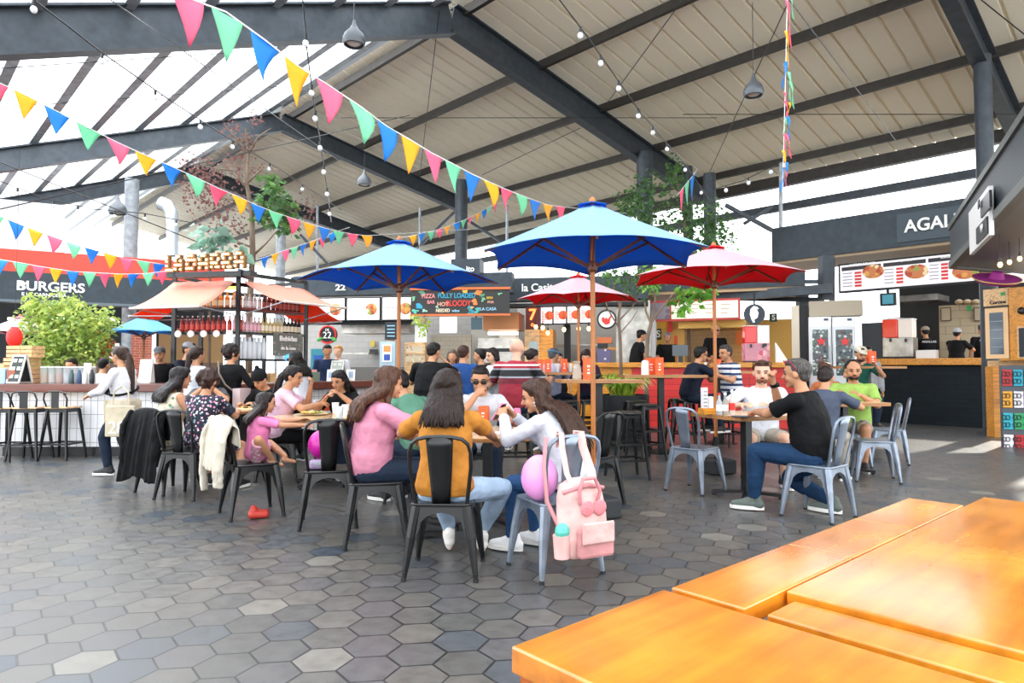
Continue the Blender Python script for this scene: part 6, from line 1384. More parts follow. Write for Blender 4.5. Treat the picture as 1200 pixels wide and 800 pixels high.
pe['barista'] = person(188, 10.9, 195, 'barista in black tee and grey cap behind the counter', bk, bk, 'short', '1c1512', 'tan', None, 0.93, False, 1.0, 4, 0, 0, 6, cap=('cap', '55585e'), vox=0.014, LH=(-0.2, 0.3, 1.0), RH=(0.2, 0.3, 1.0))
pe['capman'] = person(216, 10.7, -100, 'man in light grey cap and dark tee inside the bar', Mt('midnight', '1a2230'), bk, 'short', '1c1512', 'tan', None, 0.97, False, 1.0, 4, 0, 0, 6, cap=('cap', '8b9096'), vox=0.014, det=False, LH=(-0.2, 0.35, 1.05), RH=(0.1, 0.35, 1.0))
# --- high tables in the middle
pe['bigblack'] = person(503, 9.1, -12, 'broad man in black tee seen from behind at high table', bk, jd, 'short', '15110f', 'tan', 0.76, 1.0, False, 1.28, 14, 0, -20, 6, LH=(-0.2, 0.42, 1.14), RH=(0.12, 0.34, 1.36), RE=(0.9, 0.3, -0.9), RF=(0.15, 0.3, 0.34), LF=(-0.15, 0.3, 0.34), vox=0.013, det=False)
pe['bluepolo'] = person(541, 9.5, -8, 'person in royal blue polo with short brown hair, from behind', Mt('royal', '234a86'), jd, 'short', '3a2119', 'tan', 0.76, 0.96, True, 1.15, 10, 0, -10, 4, LH=(-0.2, 0.4, 1.14), RH=(0.2, 0.4, 1.14), RF=(0.15, 0.3, 0.34), LF=(-0.15, 0.3, 0.34), vox=0.013, det=False)
pe['reds'] = person(604, 8.05, -12, 'bald man in dark red striped polo, back to camera', mat('red_stripe_polo', '9a2030', 0.8, kind='stripe', z0=0.85, z1=1.45, stops=[(0, '8f1d2e'), (0.38, '6a1828'), (0.5, '9aa0a8'), (0.53, '17181c'), (0.66, '9aa0a8'), (0.69, '9a2030'), (0.74, 'e8e4e4'), (0.77, '9a2030')]), jd, 'bald', 'b0a8a0', 'fair', 0.76, 1.0, False, 1.22, 8, 0, 0, 4, LH=(-0.22, 0.34, 1.14), RH=(0.2, 0.4, 1.14), RF=(0.15, 0.3, 0.34), LF=(-0.15, 0.3, 0.34), vox=0.0125, det=False)
pe['hoodie'] = person(582, 10.3, 125, 'young woman in white hoodie looking left beside bald man', Mt('white_hood', 'e4e6ea'), jd, 'bob', '1a1415', 'light', 0.76, 0.93, True, 1.0, 6, 0, 0, 6, sleeve='long', LH=(-0.1, 0.4, 1.12), RH=(0.1, 0.4, 1.12), vox=0.014, RF=(0.15, 0.3, 0.34), LF=(-0.15, 0.3, 0.34))
pe['darkman'] = person(566, 11.0, 70, 'dark-haired man in navy tee talking behind blue polo', Mt('midnight', '1a2230'), jd, 'short', '15110f', 'tan', 0.76, 0.94, False, 1.0, 4, 0, 0, 2, RF=(0.15, 0.3, 0.34), LF=(-0.15, 0.3, 0.34), vox=0.015, det=False, LH=(-0.1, 0.4, 1.12), RH=(0.1, 0.4, 1.12))
pe['greyhair'] = person(531, 11.3, 175, 'person with long greyish hair between black tee and blue polo', Mt('grey_top', '5c5a60'), jd, 'long', '5d5047', 'tan', 0.76, 0.93, True, 1.0, 4, 0, 0, 4, RF=(0.15, 0.3, 0.34), LF=(-0.15, 0.3, 0.34), vox=0.016, det=False, LH=(-0.1, 0.4, 1.12), RH=(0.1, 0.4, 1.12))
pe['bunw'] = person(620, 9.7, -40, 'woman with dark bun behind the bald man', Mt('terracotta_top', 'b56f52'), jd, 'bun', '251a18', 'tan', 0.76, 0.9, True, 1.0, 6, 0, -20, 4, sleeve='none', RF=(0.15, 0.3, 0.34), LF=(-0.15, 0.3, 0.34), vox=0.014, det=False, LH=(-0.1, 0.4, 1.12), RH=(0.1, 0.4, 1.12))
pe['lavender'] = person(646, 11.5, -35, 'man in lavender shirt with grey hair, back three-quarter view', Mt('lavender', 'a9aecb'), jd, 'short', '51555c', 'tan', 0.76, 0.97, False, 1.1, 6, 0, -15, 4, RF=(0.15, 0.3, 0.34), LF=(-0.15, 0.3, 0.34), vox=0.014, det=False, LH=(-0.1, 0.4, 1.12), RH=(0.1, 0.4, 1.12), sleeve='long')
pe['purple'] = person(688, 11.6, 168, 'woman in dark purple top looking down, long brown hair', Mt('plum', '32243c'), jd, 'long', '2c1d18', 'light', 0.76, 0.95, True, 1.0, 10, 0, 0, 22, RF=(0.15, 0.3, 0.34), LF=(-0.15, 0.3, 0.34), vox=0.014, LH=(-0.1, 0.36, 1.14), RH=(0.1, 0.36, 1.14), sleeve='long')
pe['chinhand'] = person(808, 10.6, -78, 'man in black tee with sunglasses, chin in hand on stool', Mt('ink_tee', '182030'), jd, 'short', '14100f', 'tan', 0.76, 1.0, False, 1.08, 18, 0, 0, 2, LH=(-0.05, 0.36, 1.34), LE=(-0.3, 0.9, -1), RH=(0.1, 0.38, 1.36), RE=(0.3, 0.9, -1.0), glasses='15130f', RF=(0.15, 0.4, 0.34), LF=(-0.15, 0.4, 0.34), vox=0.0125, curl=(1.4, 1.4))
pe['striped'] = person(857, 10.7, 105, 'grey-haired man in white and navy striped shirt', mat('sailor_stripe', 'e8e8ee', 0.8, kind='stripe', period=0.085, stops=[(0, 'e4e6ec'), (0.55, '22345c')]), jd, 'short', '3c3836', 'tan', 0.76, 1.0, False, 1.15, 8, 0, 8, 4, LH=(-0.15, 0.36, 1.16), RH=(0.15, 0.36, 1.16), RF=(0.15, 0.3, 0.34), LF=(-0.15, 0.3, 0.34), vox=0.0125)
# --- square table right
pe['whitetee'] = person(890, 7.45, 172, 'bearded smiling man in white tee and khaki shorts', Mt('white_tee3', 'e0e1e8'), kh, 'short', '4a3024', 'fair', 0.455, 1.03, False, 1.12, 10, 0, -10, 0, LH=(-0.02, 0.42, 0.88), LE=(-0.9, 0.1, -0.6), RH=(0.28, 0.40, 0.88), RE=(0.9, 0.0, -0.5), beard='6b452f', glasses_up='3c2418', pants='short', vox=0.0105, LF=(-0.16, 0.34, 0.1), RF=(0.2, 0.32, 0.1), shoes='2a2c30')
pe['blacktee'] = person(0, 5.8, 48, 'grey-haired man in black tee and blue jeans, hand at mouth', bk, mat('jeans_dark2', '1b3858', 0.8, kind='cloth'), 'short', '4c4845', 'tan', 0.455, 1.03, False, 1.25, 10, 0, 6, -2, x=2.60, LH=(0.02, 0.50, 0.87), LE=(-0.95, 0.25, -0.6), RH=(0.03, 0.34, 1.15), RE=(0.3, 1.0, -1.0), glasses_up='8a1f38', watch=False, vox=0.0095, LF=(-0.14, 0.46, 0.1), RF=(0.18, -0.1, 0.1), RK=(0.3, 0.9, 0.2), foot_yaw=(18, -5), shoes='56605a', sole='e8e6e0', curl=(0.9, 1.3), beard=None)
pe['bluegrey'] = person(962, 7.35, -40, 'man in blue-grey tee mostly hidden behind black tee man', Mt('slate_tee', '4b5364'), kh, 'short', '241b18', 'tan', 0.455, 0.97, False, 1.0, 14, 0, 0, 14, RH=(0.16, 0.44, 0.9), RE=(1, -0.3, -0.5), vox=0.013, det=False)
pe['lime'] = person(1000, 8.62, 150, 'man in lime green shirt with short beard, forearms on table', Mt('lime', '9cbf5e'), kh, 'buzz', '1b1413', 'tan', 0.455, 1.05, False, 1.08, 8, 0, 12, 4, LH=(-0.1, 0.42, 0.93), RH=(0.22, 0.36, 0.93), beard='241a16', vox=0.0115, pants='short')
pe['brownhair'] = person(970, 9.6, 10, 'woman with brown hair seen between two men at right', Mt('rust_top', 'b5663c'), jd, 'bob', '4a3023', 'tan', 0.5, 0.97, True, 1.0, 6, 0, 0, 2, vox=0.014, det=False)
pe['jersey'] = person(1004, 11.4, 178, 'man in green jersey and pale cap behind black high table', Mt('bottle_green', '1d5346'), jd, 'short', '241b18', 'tan', 0.76, 1.0, False, 1.0, 10, 0, 0, 14, cap=('cap', 'cfc6b4'), beard='2a1f1a', vox=0.0125, LH=(-0.14, 0.36, 1.3), RH=(0.14, 0.36, 1.3), RF=(0.15, 0.3, 0.34), LF=(-0.15, 0.3, 0.34))
pe['greyjumper'] = person(1016, 12.7, 170, 'person in grey jumper standing behind green jersey man', Mt('grey_jumper', 'a3a3a6'), bk, 'short', '16110f', 'tan', None, 0.97, False, 1.0, 0, 0, 0, 4, sleeve='long', vox=0.015, det=False)
# --- staff behind the counters (their kitchen floors are raised)
pe['w1'] = person(745, 15.0, -82, 'worker in black cap and black tee leaning on counter', bk, bk, 'short', '15110f', 'tan', None, 0.98, False, 1.15, 10, 0, 0, 4, cap=('cap', '17171a'), base=0.43, vox=0.015, RH=(0.15, 0.34, 1.04), LH=(-0.1, 0.34, 1.04))
pe['w2'] = person(782, 16.3, 176, 'worker in black tee standing at the till screen', bk, bk, 'short', '6b6460', 'tan', None, 0.98, False, 1.1, 6, 0, 10, 4, base=0.43, vox=0.016, cap=('hairnet', '8a8a88'))
pe['w3'] = person(838, 16.0, 190, 'tall worker with glasses and hairnet behind striped man', bk, bk, 'short', 'b8905c', 'tan', None, 1.08, False, 1.1, 4, 0, 10, 0, base=0.43, vox=0.016, glasses='15130f', cap=('hairnet', 'd8a860'))
pe['w4'] = person(1086, 15.9, -10, 'kitchen worker in black printed tee, back turned, at grill', bk, bk, 'short', '15110f', 'tan', None, 0.98, False, 1.1, 0, 0, 0, 10, base=0.55, vox=0.016, det=False, cap=('hairnet', '9a8a78'))
pe['w5'] = person(1121, 14.7, -60, 'kitchen woman in black tee with hairnet facing right', bk, bk, 'short', '15110f', 'tan', None, 0.92, True, 1.05, 4, 0, 0, 4, base=0.55, vox=0.015, cap=('hairnet', 'a8a8ac'), RH=(0.1, 0.3, 1.25), LH=(-0.05, 0.32, 1.2))
pe['w6'] = person(1153, 14.9, -8, 'kitchen worker in black printed tee beside the drinks cooler', bk, bk, 'short', '15110f', 'tan', None, 0.98, False, 1.1, 0, 0, 0, 4, base=0.55, vox=0.016, det=False)
pe['w7'] = person(397, 13.8, 178, 'blond woman in white top behind the leaflets on counter', Mt('white_tee', 'dfe0e2'), bk, 'bun', 'b8854c', 'light', None, 1.0, True, 1.0, 2, 0, 0, 4, base=0.0, vox=0.015, det=False)
pe['w8'] = person(383, 13.3, 200, 'person in navy with dark hair inside the middle stall', Mt('navy_top', '22304f'), bk, 'short', '16110f', 'tan', None, 1.0, False, 1.0, 2, 0, 0, 10, base=0.0, vox=0.016, det=False)
pe['f1'] = person(88, 12.2, 170, 'distant diner with dark hair behind glass jars at far left', Mt('maroon', '6a2030'), bk, 'short', '16110f', 'tan', 0.6, 0.95, False, 1.0, 6, 0, 0, 4, vox=0.016, det=False)
pe['f2'] = person(119, 11.6, -8, 'seated man in white tee facing away beyond left counter', Mt('white_tee', 'dfe0e2'), bk, 'short', '120e0d', 'tan', 0.6, 0.95, False, 1.0, 4, 0, 0, 2, vox=0.015, det=False)
pe['f3'] = person(655, 13.2, 178, 'distant person with dark hair under the far menu boards', bk, bk, 'short', '16110f', 'tan', None, 0.9, False, 1.0, 2, 0, 0, 4, vox=0.017, det=False)
# worn or carried extras belong to their wearers
def extra(who, name, m, fn, rm=0.0):
    b = MB(); fn(b, pe[who]); o = b.build(name, m, pe[who]['root'], smooth=True)
    if rm: remesh(o, rm, 2, 0.004)
    return o
extra('standing', 'belt_bag', bk, lambda b, q: (b.ell(Vector((0.02, 0.185, 1.0)), (0.12, 0.05, 0.06)), b.tube([Vector((0.165 * math.cos(R(20 * i)), 0.145 * math.sin(R(20 * i)) + 0.005, 1.0 + 0.05 * math.cos(R(20 * i)))) for i in range(18)], 0.014, 8, closed=True)))
extra('curly', 'shoulder_strap', mat('tan_strap', '7a6a5c', 0.6), lambda b, q: b.tube([(-0.13, -0.08, 1.36), (-0.05, -0.155, 1.2), (0.06, -0.16, 1.05), (0.16, -0.10, 0.95)], 0.012, 6))
extra('curly', 'shoulder_bag', mat('pale_bag', 'c9b8bc', 0.6), lambda b, q: b.box((0.24, -0.06, 0.87), (0.12, 0.2, 0.26)))
extra('blacktee', 'watch', M_black, lambda b, q: (b.tube([q['wR'] + (q['eR'] - q['wR']).normalized() * 0.05, q['wR'] + (q['eR'] - q['wR']).normalized() * 0.02], 0.037, 14), b.ell(q['wR'] + (q['eR'] - q['wR']).normalized() * 0.035 + Vector((0.0, -0.035, 0)), 0.022, 10, 6)))
extra('lavender', 'headband', mat('teal_band', '4f7a94', 0.6), lambda b, q: b.tube([q['hp'](0.09 * math.cos(a), 0.1 * math.sin(a) - 0.01, 0.155 - 0.02 * math.sin(a)) for a in [R(20 * i) for i in range(18)]], 0.014, 6, closed=True))
extra('apronw', 'vest_straps', bk, lambda b, q: (b.tube([(-0.1, 0.14, 1.15), (-0.12, 0.02, 1.36), (-0.1, -0.14, 1.15)], 0.022, 8), b.tube([(0.1, 0.14, 1.15), (0.12, 0.02, 1.36), (0.1, -0.14, 1.15)], 0.022, 8)))
extra('white', 'earring', mat('silver_ear', 'c9c9cf', 0.2, 0.9), lambda b, q: b.tube([q['hp'](-0.088, -0.0 + 0.012 * math.cos(a), 0.06 + 0.014 * math.sin(a)) for a in [R(45 * i) for i in range(8)]], 0.003, 6, closed=True))
for who, tx_, z_ in (('w4', 'AGALLAS', 1.33), ('w6', 'AGALLAS', 1.33)):
    text(tx_, 0.075, (0, -0.165, z_), (R(90), 0, 0), M_white, pe[who]['root'], 'shirt_print', 0.003)
b = MB(); b.ell((0, -0.165, 1.16), (0.11, 0.012, 0.045)); b.box((0, -0.168, 1.22), (0.06, 0.012, 0.09)); b.build('shirt_emblem', M_white, pe['w6']['root'])
# number sign on the standing woman's tote
tote = empty('tote_bag', pe['standing']['root'].location + Vector((0.12, -0.26, 0)), 0, 'beige tote with white digits 28 hanging at standing woman', 'bag')
b = MB(); b.box((0, 0, 0.66), (0.34, 0.05, 0.36)); b.build('tote_body', mat('oat_tote', 'cbbfa6', 0.85, kind='cloth'), tote, bevel=0.015)
b = MB(); b.tube([(-0.1, 0, 0.84), (-0.08, 0.0, 1.0), (0.0, 0.02, 1.06), (0.08, 0, 1.0), (0.1, 0, 0.84)], 0.01, 6); b.build('handle', mat('oat_tote'), tote, smooth=True)
text('28', 0.2, (-0.03, -0.028, 0.58), (R(90), 0, 0), M_white, tote, 'digits', 0.002)
# ================================================================= THINGS HANGING FROM THE ROOF
PAL = {'p': mat('flag_pink', 'f6789a', 0.6, kind='canvas', under='ff5f90', trans=0.4), 'g': mat('flag_green', '8fe0b8', 0.6, kind='canvas', under='6ed8a4', trans=0.4), 'b': mat('flag_blue', '2f98e6', 0.6, kind='canvas', under='1f88e0', trans=0.4), 'y': mat('flag_yellow', 'ffc62e', 0.6, kind='canvas', under='ffbe20', trans=0.4)}
def bunting(label, anchors, order, hgt=0.3, pre=None, post=None, wfac=0.82):
    """anchors: (px, py, Y) of the middle of every flag's top edge"""
    root = empty('bunting', (0, 0, 0), 0, label, 'bunting', 'strings of coloured triangle flags')
    P = [at(*a) for a in anchors]
    full = ([at(*pre)] if pre else []) + P + ([at(*post)] if post else [])
    b = MB(); b.tube(full, 0.005, 5); b.build('cord', M_paper, root)
    rr = random.Random(len(anchors))
    for i, p in enumerate(P):
        a = P[i - 1] if i else p * 2 - P[1]; c = P[i + 1] if i < len(P) - 1 else p * 2 - P[-2]
        w1 = (a - p) * 0.5 * wfac; w2 = (c - p) * 0.5 * wfac
        tip = p + (w1 + w2) * 0.5 + Vector((rr.uniform(-0.03, 0.03), rr.uniform(-0.05, 0.05), -hgt))
        V = []; F = []; n = 5
        nn = (w2 - w1).cross(Vector((0, 0, 1))).normalized(); cv = rr.uniform(-0.04, 0.04)
        for j in range(n + 1):
            f = j / n
            for k in range(n + 1):
                q = (p + w1) * (1 - k / n) + (p + w2) * (k / n); v = q * (1 - f * 0.97) + tip * f * 0.97; v = v + nn * cv * math.sin(f * 3.1) * (0.5 + k / n); V.append(v)
        for j in range(n):
            for k in range(n): o_ = j * (n + 1) + k; F.append((o_, o_ + 1, o_ + n + 2, o_ + n + 1))
        b = MB(); b.add(V, F); o = b.build('flag', PAL[order[i % len(order)]], root, smooth='full'); s = o.modifiers.new('thick', 'SOLIDIFY'); s.thickness = 0.002
    return root
def prof(pts, ys):
    n = len(pts); out = []
    for i, (x, y) in enumerate(pts):
        f = i / (n - 1); out.append((x, y, 1 / ((1 - f) / ys[0] + f / ys[1])))
    return out
bunting('nearest string of triangle flags from top left to the central parasol', prof([(220, -2), (265, 14), (312, 48), (347, 76), (385, 100), (424, 126), (453, 148), (481, 164), (507, 180), (531, 192), (553, 204), (575, 214), (594, 222), (611, 229), (627, 235), (642, 240), (657, 242)], (3.75, 12.0)), 'pgby', 0.28, pre=(170, -25, 3.4), post=(735, 250, 16))
bunting('second string of flags, from left edge past the kiosk sign to centre', prof([(-3, 96), (29, 111), (66, 130), (104, 150), (138, 167), (171, 182), (201, 195), (228, 207), (257, 221), (281, 231), (302, 241), (323, 249), (344, 256), (362, 262), (380, 267), (397, 271), (413, 274), (430, 276)], (7.0, 14.0)), 'pybg', 0.27, pre=(-60, 65, 6), post=(560, 268, 18))
bunting('third string of flags, in front of red band of burger stall, upper', prof([(-6, 251), (19, 261), (41, 270), (64, 278), (86, 286), (108, 292), (129, 298), (148, 303), (168, 306), (187, 309)], (10.5, 13.0)), 'gbypgbypgb', 0.28, pre=(-60, 235, 10), post=(205, 314, 13.5))
bunting('lowest string of flags across the burger stall', prof([(0, 304), (25, 308), (46, 312), (66, 315), (85, 318), (105, 319), (123, 320), (140, 321), (156, 321), (174, 320), (190, 318)], (11.0, 12.8)), 'bgpybgpybgp', 0.27, pre=(-50, 296, 10.4), post=(203, 316, 13))
bunting('short string of small flags right of kiosk sign', prof([(311, 301), (323, 297), (334, 293), (345, 290), (356, 286), (367, 282), (378, 278), (389, 273)], (15.0, 17.0)), 'bypgbyp', 0.29, pre=(300, 304, 14.5), post=(410, 266, 18))
bunting('small far string of flags beside the central column', prof([(484, 276), (495, 273), (505, 271), (515, 268.5), (525, 265), (535, 261), (544, 257.5), (552, 254), (560, 250), (567, 246), (574, 242), (581, 239)], (17.0, 20.0)), 'ybgpybgpybgp', 0.26, pre=(470, 278, 17), post=(600, 234, 21))
bunting('tiny bunch of flags hanging at end of the main roof frame', prof([(799, 222), (805, 214), (812, 206)], (15.0, 15.0)), 'pgb', 0.55, pre=(793, 230, 15), post=(818, 196, 15.2))
# ribbon streamer
rs_ = empty('ribbon_streamer', (0, 0, 0), 0, 'vertical streamer of pink, yellow, blue and green ribbons at right', 'streamer')
YS = 8.0; b = MB(); b.tube([at(924, -60, YS), at(920, 110, YS), at(917, 225, YS)], 0.004, 5); b.build('cord', M_paper, rs_)
rr = random.Random(11)
for (x0, y0, x1, y1, c) in ((925, -8, 931, 25, 'g'), (922, 0, 928, 58, 'p'), (921, 36, 925, 82, 'y'), (922, 72, 918, 100, 'b'), (920, 74, 917, 105, 'b'), (924, 84, 927, 120, 'g'), (926, 96, 931, 128, 'g'), (919, 108, 922, 122, 'p'), (920, 118, 924, 140, 'p'), (925, 120, 924, 134, 'y'), (921, 138, 919, 160, 'g'), (923, 136, 926, 165, 'b'), (919, 156, 921, 178, 'p'), (922, 158, 928, 186, 'p'), (918, 176, 921, 215, 'y'), (922, 190, 918, 222, 'b'), (919, 196, 915, 225, 'b'), (920, 200, 922, 218, 'p')):
    V = []; F = []; n = 8
    for i in range(n + 1):
        f = i / n; p = at(x0 + (x1 - x0) * f + 1.2 * math.sin(f * 6), y0 + (y1 - y0) * f, YS); a = f * rr.uniform(2.4, 2.6) + rr.random() * 0.1; w = 0.022 * (1 - 0.85 * f ** 3)
        V += [p + Vector((math.cos(a) * w, math.sin(a) * w, 0)), p - Vector((math.cos(a) * w, math.sin(a) * w, 0))]
    for i in range(n): F.append((2 * i, 2 * i + 1, 2 * i + 3, 2 * i + 2))
    b = MB(); b.add(V, F); o = b.build('ribbon', PAL[c], rs_, smooth='full'); s = o.modifiers.new('t', 'SOLIDIFY'); s.thickness = 0.002
# pendant lamps
def pendant(px, py, Y, k, lb):
    p = at(px, py, Y); root = empty('pendant_lamp', p, 0, lb, 'lamp', 'grey teardrop pendant lamps')
    b = MB(); b.lathe([(0.012 * k, 0.2 * k), (0.03 * k, 0.13 * k), (0.06 * k, 0.07 * k), (0.125 * k, 0.0), (0.15 * k, -0.06 * k), (0.155 * k, -0.1 * k), (0.14 * k, -0.15 * k), (0.12 * k, -0.155 * k), (0.125 * k, -0.11 * k)], seg=26); b.build('shade', mat('lamp_grey', '55595e', 0.4, 0.3), root, smooth=True)
    b = MB(); b.ell((0, 0, -0.12 * k), (0.1 * k, 0.1 * k, 0.03 * k)); b.build('bulb', mat('lamp_lens', 'c9c5bc', 0.3), root, smooth=True)
    b = MB(); b.cyl((0, 0, 0.2 * k), (0, 0, max(1.0, 7.2 - p.z)), 0.006, seg=6); b.build('cable', M_black, root)
pendant(415, 40, 8.8, 1.0, 'teardrop pendant lamp at top left of the wide roof frame'); pendant(427, 209, 15, 1.05, 'teardrop pendant lamp farthest, above the left blue parasol'); pendant(883, 101, 10.6, 1.05, 'teardrop pendant lamp near the ribbon streamer'); pendant(138, 241, 14.5, 1.2, 'pale teardrop pendant lamp by the left grey column')
# string lights
def lights(label, pts, bulbs, Ys, r=0.035):
    root = empty('string_lights', (0, 0, 0), 0, label, 'string lights', 'festoon light cables')
    n = len(pts); P = [at(x, y, 1 / ((1 - i / (n - 1)) / Ys[0] + (i / (n - 1)) / Ys[1])) for i, (x, y) in enumerate(pts)]
    b = MB(); b.tube(P, 0.009, 6); b.build('cable', M_black, root)
    for f in bulbs:
        i = min(n - 2, int(f * (n - 1))); g = f * (n - 1) - i; p = P[i] * (1 - g) + P[i + 1] * g
        b = MB(); b.cyl(p, p - Vector((0, 0, 0.07)), 0.018, seg=8); s = b.build('bulb_socket', M_black, root); b = MB(); b.ell(p - Vector((0, 0, 0.105)), (r, r, r * 1.15), 12, 8); b.build('bulb', mat('white_bulb', 'e8eaf0', 0.15), s, smooth=True)
lights('cable with white bulbs running down beside the main roof frame', [(652, -5), (690, 45), (720, 88), (748, 128), (775, 160), (805, 195), (835, 240)], (0.12, 0.24, 0.36, 0.5, 0.6, 0.7, 0.82, 0.92), (7.5, 15))
lights('cable with bulbs crossing the glazed roof at left', [(40, 0), (120, 62), (200, 118), (265, 160), (330, 200), (400, 246)], (0.0, 0.2, 0.35, 0.5, 0.62, 0.75, 0.86), (7, 16))
lights('vertical bulb cable near the second roof frame', [(354, -10), (360, 60), (367, 115), (376, 170), (384, 225), (388, 260)], (0.14, 0.34, 0.45, 0.58, 0.68, 0.78, 0.9), (7, 13))
lights('bulb cable low at left before the pale building', [(0, 212), (50, 232), (110, 245), (170, 250), (230, 262)], (0.1, 0.3, 0.42, 0.6, 0.75, 0.9), (12, 14), 0.03)
lights('short bulb cable under the eave right of centre', [(835, 222), (870, 212), (905, 195), (925, 185)], (0.15, 0.4, 0.65, 0.9), (15, 14.5), 0.045)
# ================================================================= PLANTS
def leafcloud(mb, blobs, n, size, seed=1, m=0, droop=0.2):
    rr = random.Random(seed); tot = sum(b_[1] ** 2 for b_ in blobs)
    for c, r in blobs:
        for _ in range(int(n * r * r / tot)):
            v = Vector((rr.gauss(0, 1), rr.gauss(0, 1), rr.gauss(0, 1))).normalized() * (rr.random() ** 0.45) * r
            p = Vector(c) + v; s = size * rr.uniform(0.6, 1.3)
            d = Vector((rr.uniform(-1, 1), rr.uniform(-1, 1), rr.uniform(-0.7, 0.4) - droop)).normalized(); t = d.cross(Vector((rr.uniform(-1, 1), rr.uniform(-1, 1), rr.uniform(-1, 1)))).normalized(); u_ = d.cross(t)
            mb.add([p, p + d * s * 0.45 + t * s * 0.3 + u_ * s * 0.08, p + d * s, p + d * s * 0.45 - t * s * 0.3 + u_ * s * 0.08], [(0, 1, 2, 3)], m)
def plant(name, label, cat, base, trunk, clouds, trunk_m, loc_z0=0.0, group=None):
    root = empty(name, (base[0], base[1], 0), 0, label, cat, group); o3 = Vector((base[0], base[1], 0))
    if trunk:
        b = MB()
        for pts, r0, r1 in trunk:
            n = len(pts); b.tube([Vector(p) - o3 for p in pts], [r0 + (r1 - r0) * i / (n - 1) for i in range(n)], 7)
        b.build('trunk', trunk_m, root, smooth=True)
    for nm, blobs, n, size, m, seed in clouds:
        b = MB(); leafcloud(b, [(Vector(c) - o3, r) for c, r in blobs], n, size, seed); b.build(nm, m, root)
    return root
M_bark = mat('bark', '7a6a5a', 0.8, kind='wood', grain=(9, 9, 1.5)); M_lf = mat('leaf_green', '6f9440', 0.5, kind='leaf', hi='d8e27c', nscale=5); M_lfd = mat('leaf_deep', '3a5f38', 0.5, kind='leaf', hi='6f9a50', nscale=4); M_dry = mat('leaf_dry', '6a4644', 0.6, kind='leaf', hi='8a625a', nscale=5)
M_lfy = mat('leaf_lime', '8ab83a', 0.5, kind='leaf', hi='dcec60', nscale=8)
Y1 = 12.6
plant('leafy_shrub', 'bright green leafy shrub behind the left counter', 'plant', (wx(75, Y1), Y1), [([at(75, 520, Y1).xy.to_3d(), at(74, 440, Y1), at(60, 400, Y1)], 0.05, 0.015), ([at(80, 440, Y1), at(95, 405, Y1), at(105, 380, Y1)], 0.03, 0.01), ([at(70, 440, Y1), at(72, 400, Y1)], 0.03, 0.01)],
      [('foliage', [(at(45, 372, Y1), 0.38), (at(75, 362, Y1), 0.4), (at(60, 395, Y1), 0.48), (at(95, 385, Y1), 0.48), (at(118, 378, Y1), 0.34), (at(80, 410, Y1), 0.45), (at(52, 415, Y1), 0.32), (at(108, 405, Y1), 0.36), (at(40, 355, Y1), 0.22)], 3700, 0.10, M_lf, 3)], M_bark)
Y2 = 12.3
tr = [([Vector((wx(292, Y2), Y2, 0)), at(292, 360, Y2), at(296, 300, Y2), at(295, 250, Y2), at(289, 215, Y2), at(291, 180, Y2), at(288, 150, Y2)], 0.07, 0.02)]
for a, c, d in (((296, 300), (312, 285), (325, 270)), ((295, 250), (275, 235), (250, 228)), ((290, 220), (270, 200), (240, 195)), ((289, 215), (310, 195), (330, 200)), ((291, 180), (275, 160), (262, 145)), ((291, 180), (303, 160), (318, 150)), ((296, 290), (270, 280), (240, 285)), ((293, 240), (320, 240), (345, 250))):
    tr.append(([at(*a, Y2), at(*c, Y2 - 0.1), at(*d, Y2 - 0.2)], 0.025, 0.008))
plant('dry_leaf_tree', 'slender tree with dry reddish leaves rising through the kiosk', 'tree', (wx(292, Y2), Y2), tr,
      [('dry_leaves', [(at(270, 150, Y2), 0.22), (at(290, 165, Y2), 0.25), (at(235, 200, Y2), 0.42), (at(260, 215, Y2), 0.5), (at(245, 240, Y2), 0.5), (at(285, 190, Y2), 0.35), (at(270, 265, Y2), 0.4), (at(355, 245, Y2), 0.3), (at(300, 140, Y2), 0.2), (at(228, 215, Y2), 0.35)], 900, 0.085, M_dry, 4),
       ('green_leaves', [(at(325, 240, Y2), 0.36), (at(320, 215, Y2), 0.22), (at(335, 258, Y2), 0.3), (at(310, 250, Y2), 0.25)], 520, 0.14, M_lfd, 5)], M_bark)
plant('broad_leaf_plant', 'broad-leaved green plant behind the bulb-letter sign', 'plant', (wx(246, 12.0), 12.0), [([Vector((wx(246, 12.0), 12.0, 0)), at(246, 300, 12.0), at(250, 275, 12.0)], 0.03, 0.015)],
      [('foliage', [(at(245, 285, 12), 0.32), (at(262, 292, 12), 0.26), (at(235, 275, 12), 0.22), (at(258, 272, 12), 0.2), (at(280, 300, 12), 0.22)], 90, 0.24, mat('leaf_broad', '6f9f86', 0.5, kind='leaf', hi='b8d4c4', nscale=2), 6)], M_bark)
plant('climbing_vine', 'feathery green climber around the posts right of centre', 'plant', (wx(808, 17), 17), [([Vector((wx(808, 17), 17, 0)), at(806, 300, 17), at(800, 240, 17), at(790, 200, 17)], 0.05, 0.02)],
      [('foliage', [(at(757, 222, 17), 0.55), (at(755, 250, 17), 0.7), (at(770, 270, 17), 0.6), (at(800, 250, 17), 0.5), (at(825, 255, 17), 0.6), (at(830, 290, 17), 0.7), (at(810, 300, 17), 0.8), (at(790, 195, 17), 0.35), (at(790, 215, 17), 0.4), (at(845, 270, 17), 0.5), (at(735, 240, 17), 0.45), (at(845, 310, 17), 0.4)], 2300, 0.13, M_lfd, 8)], M_bark)
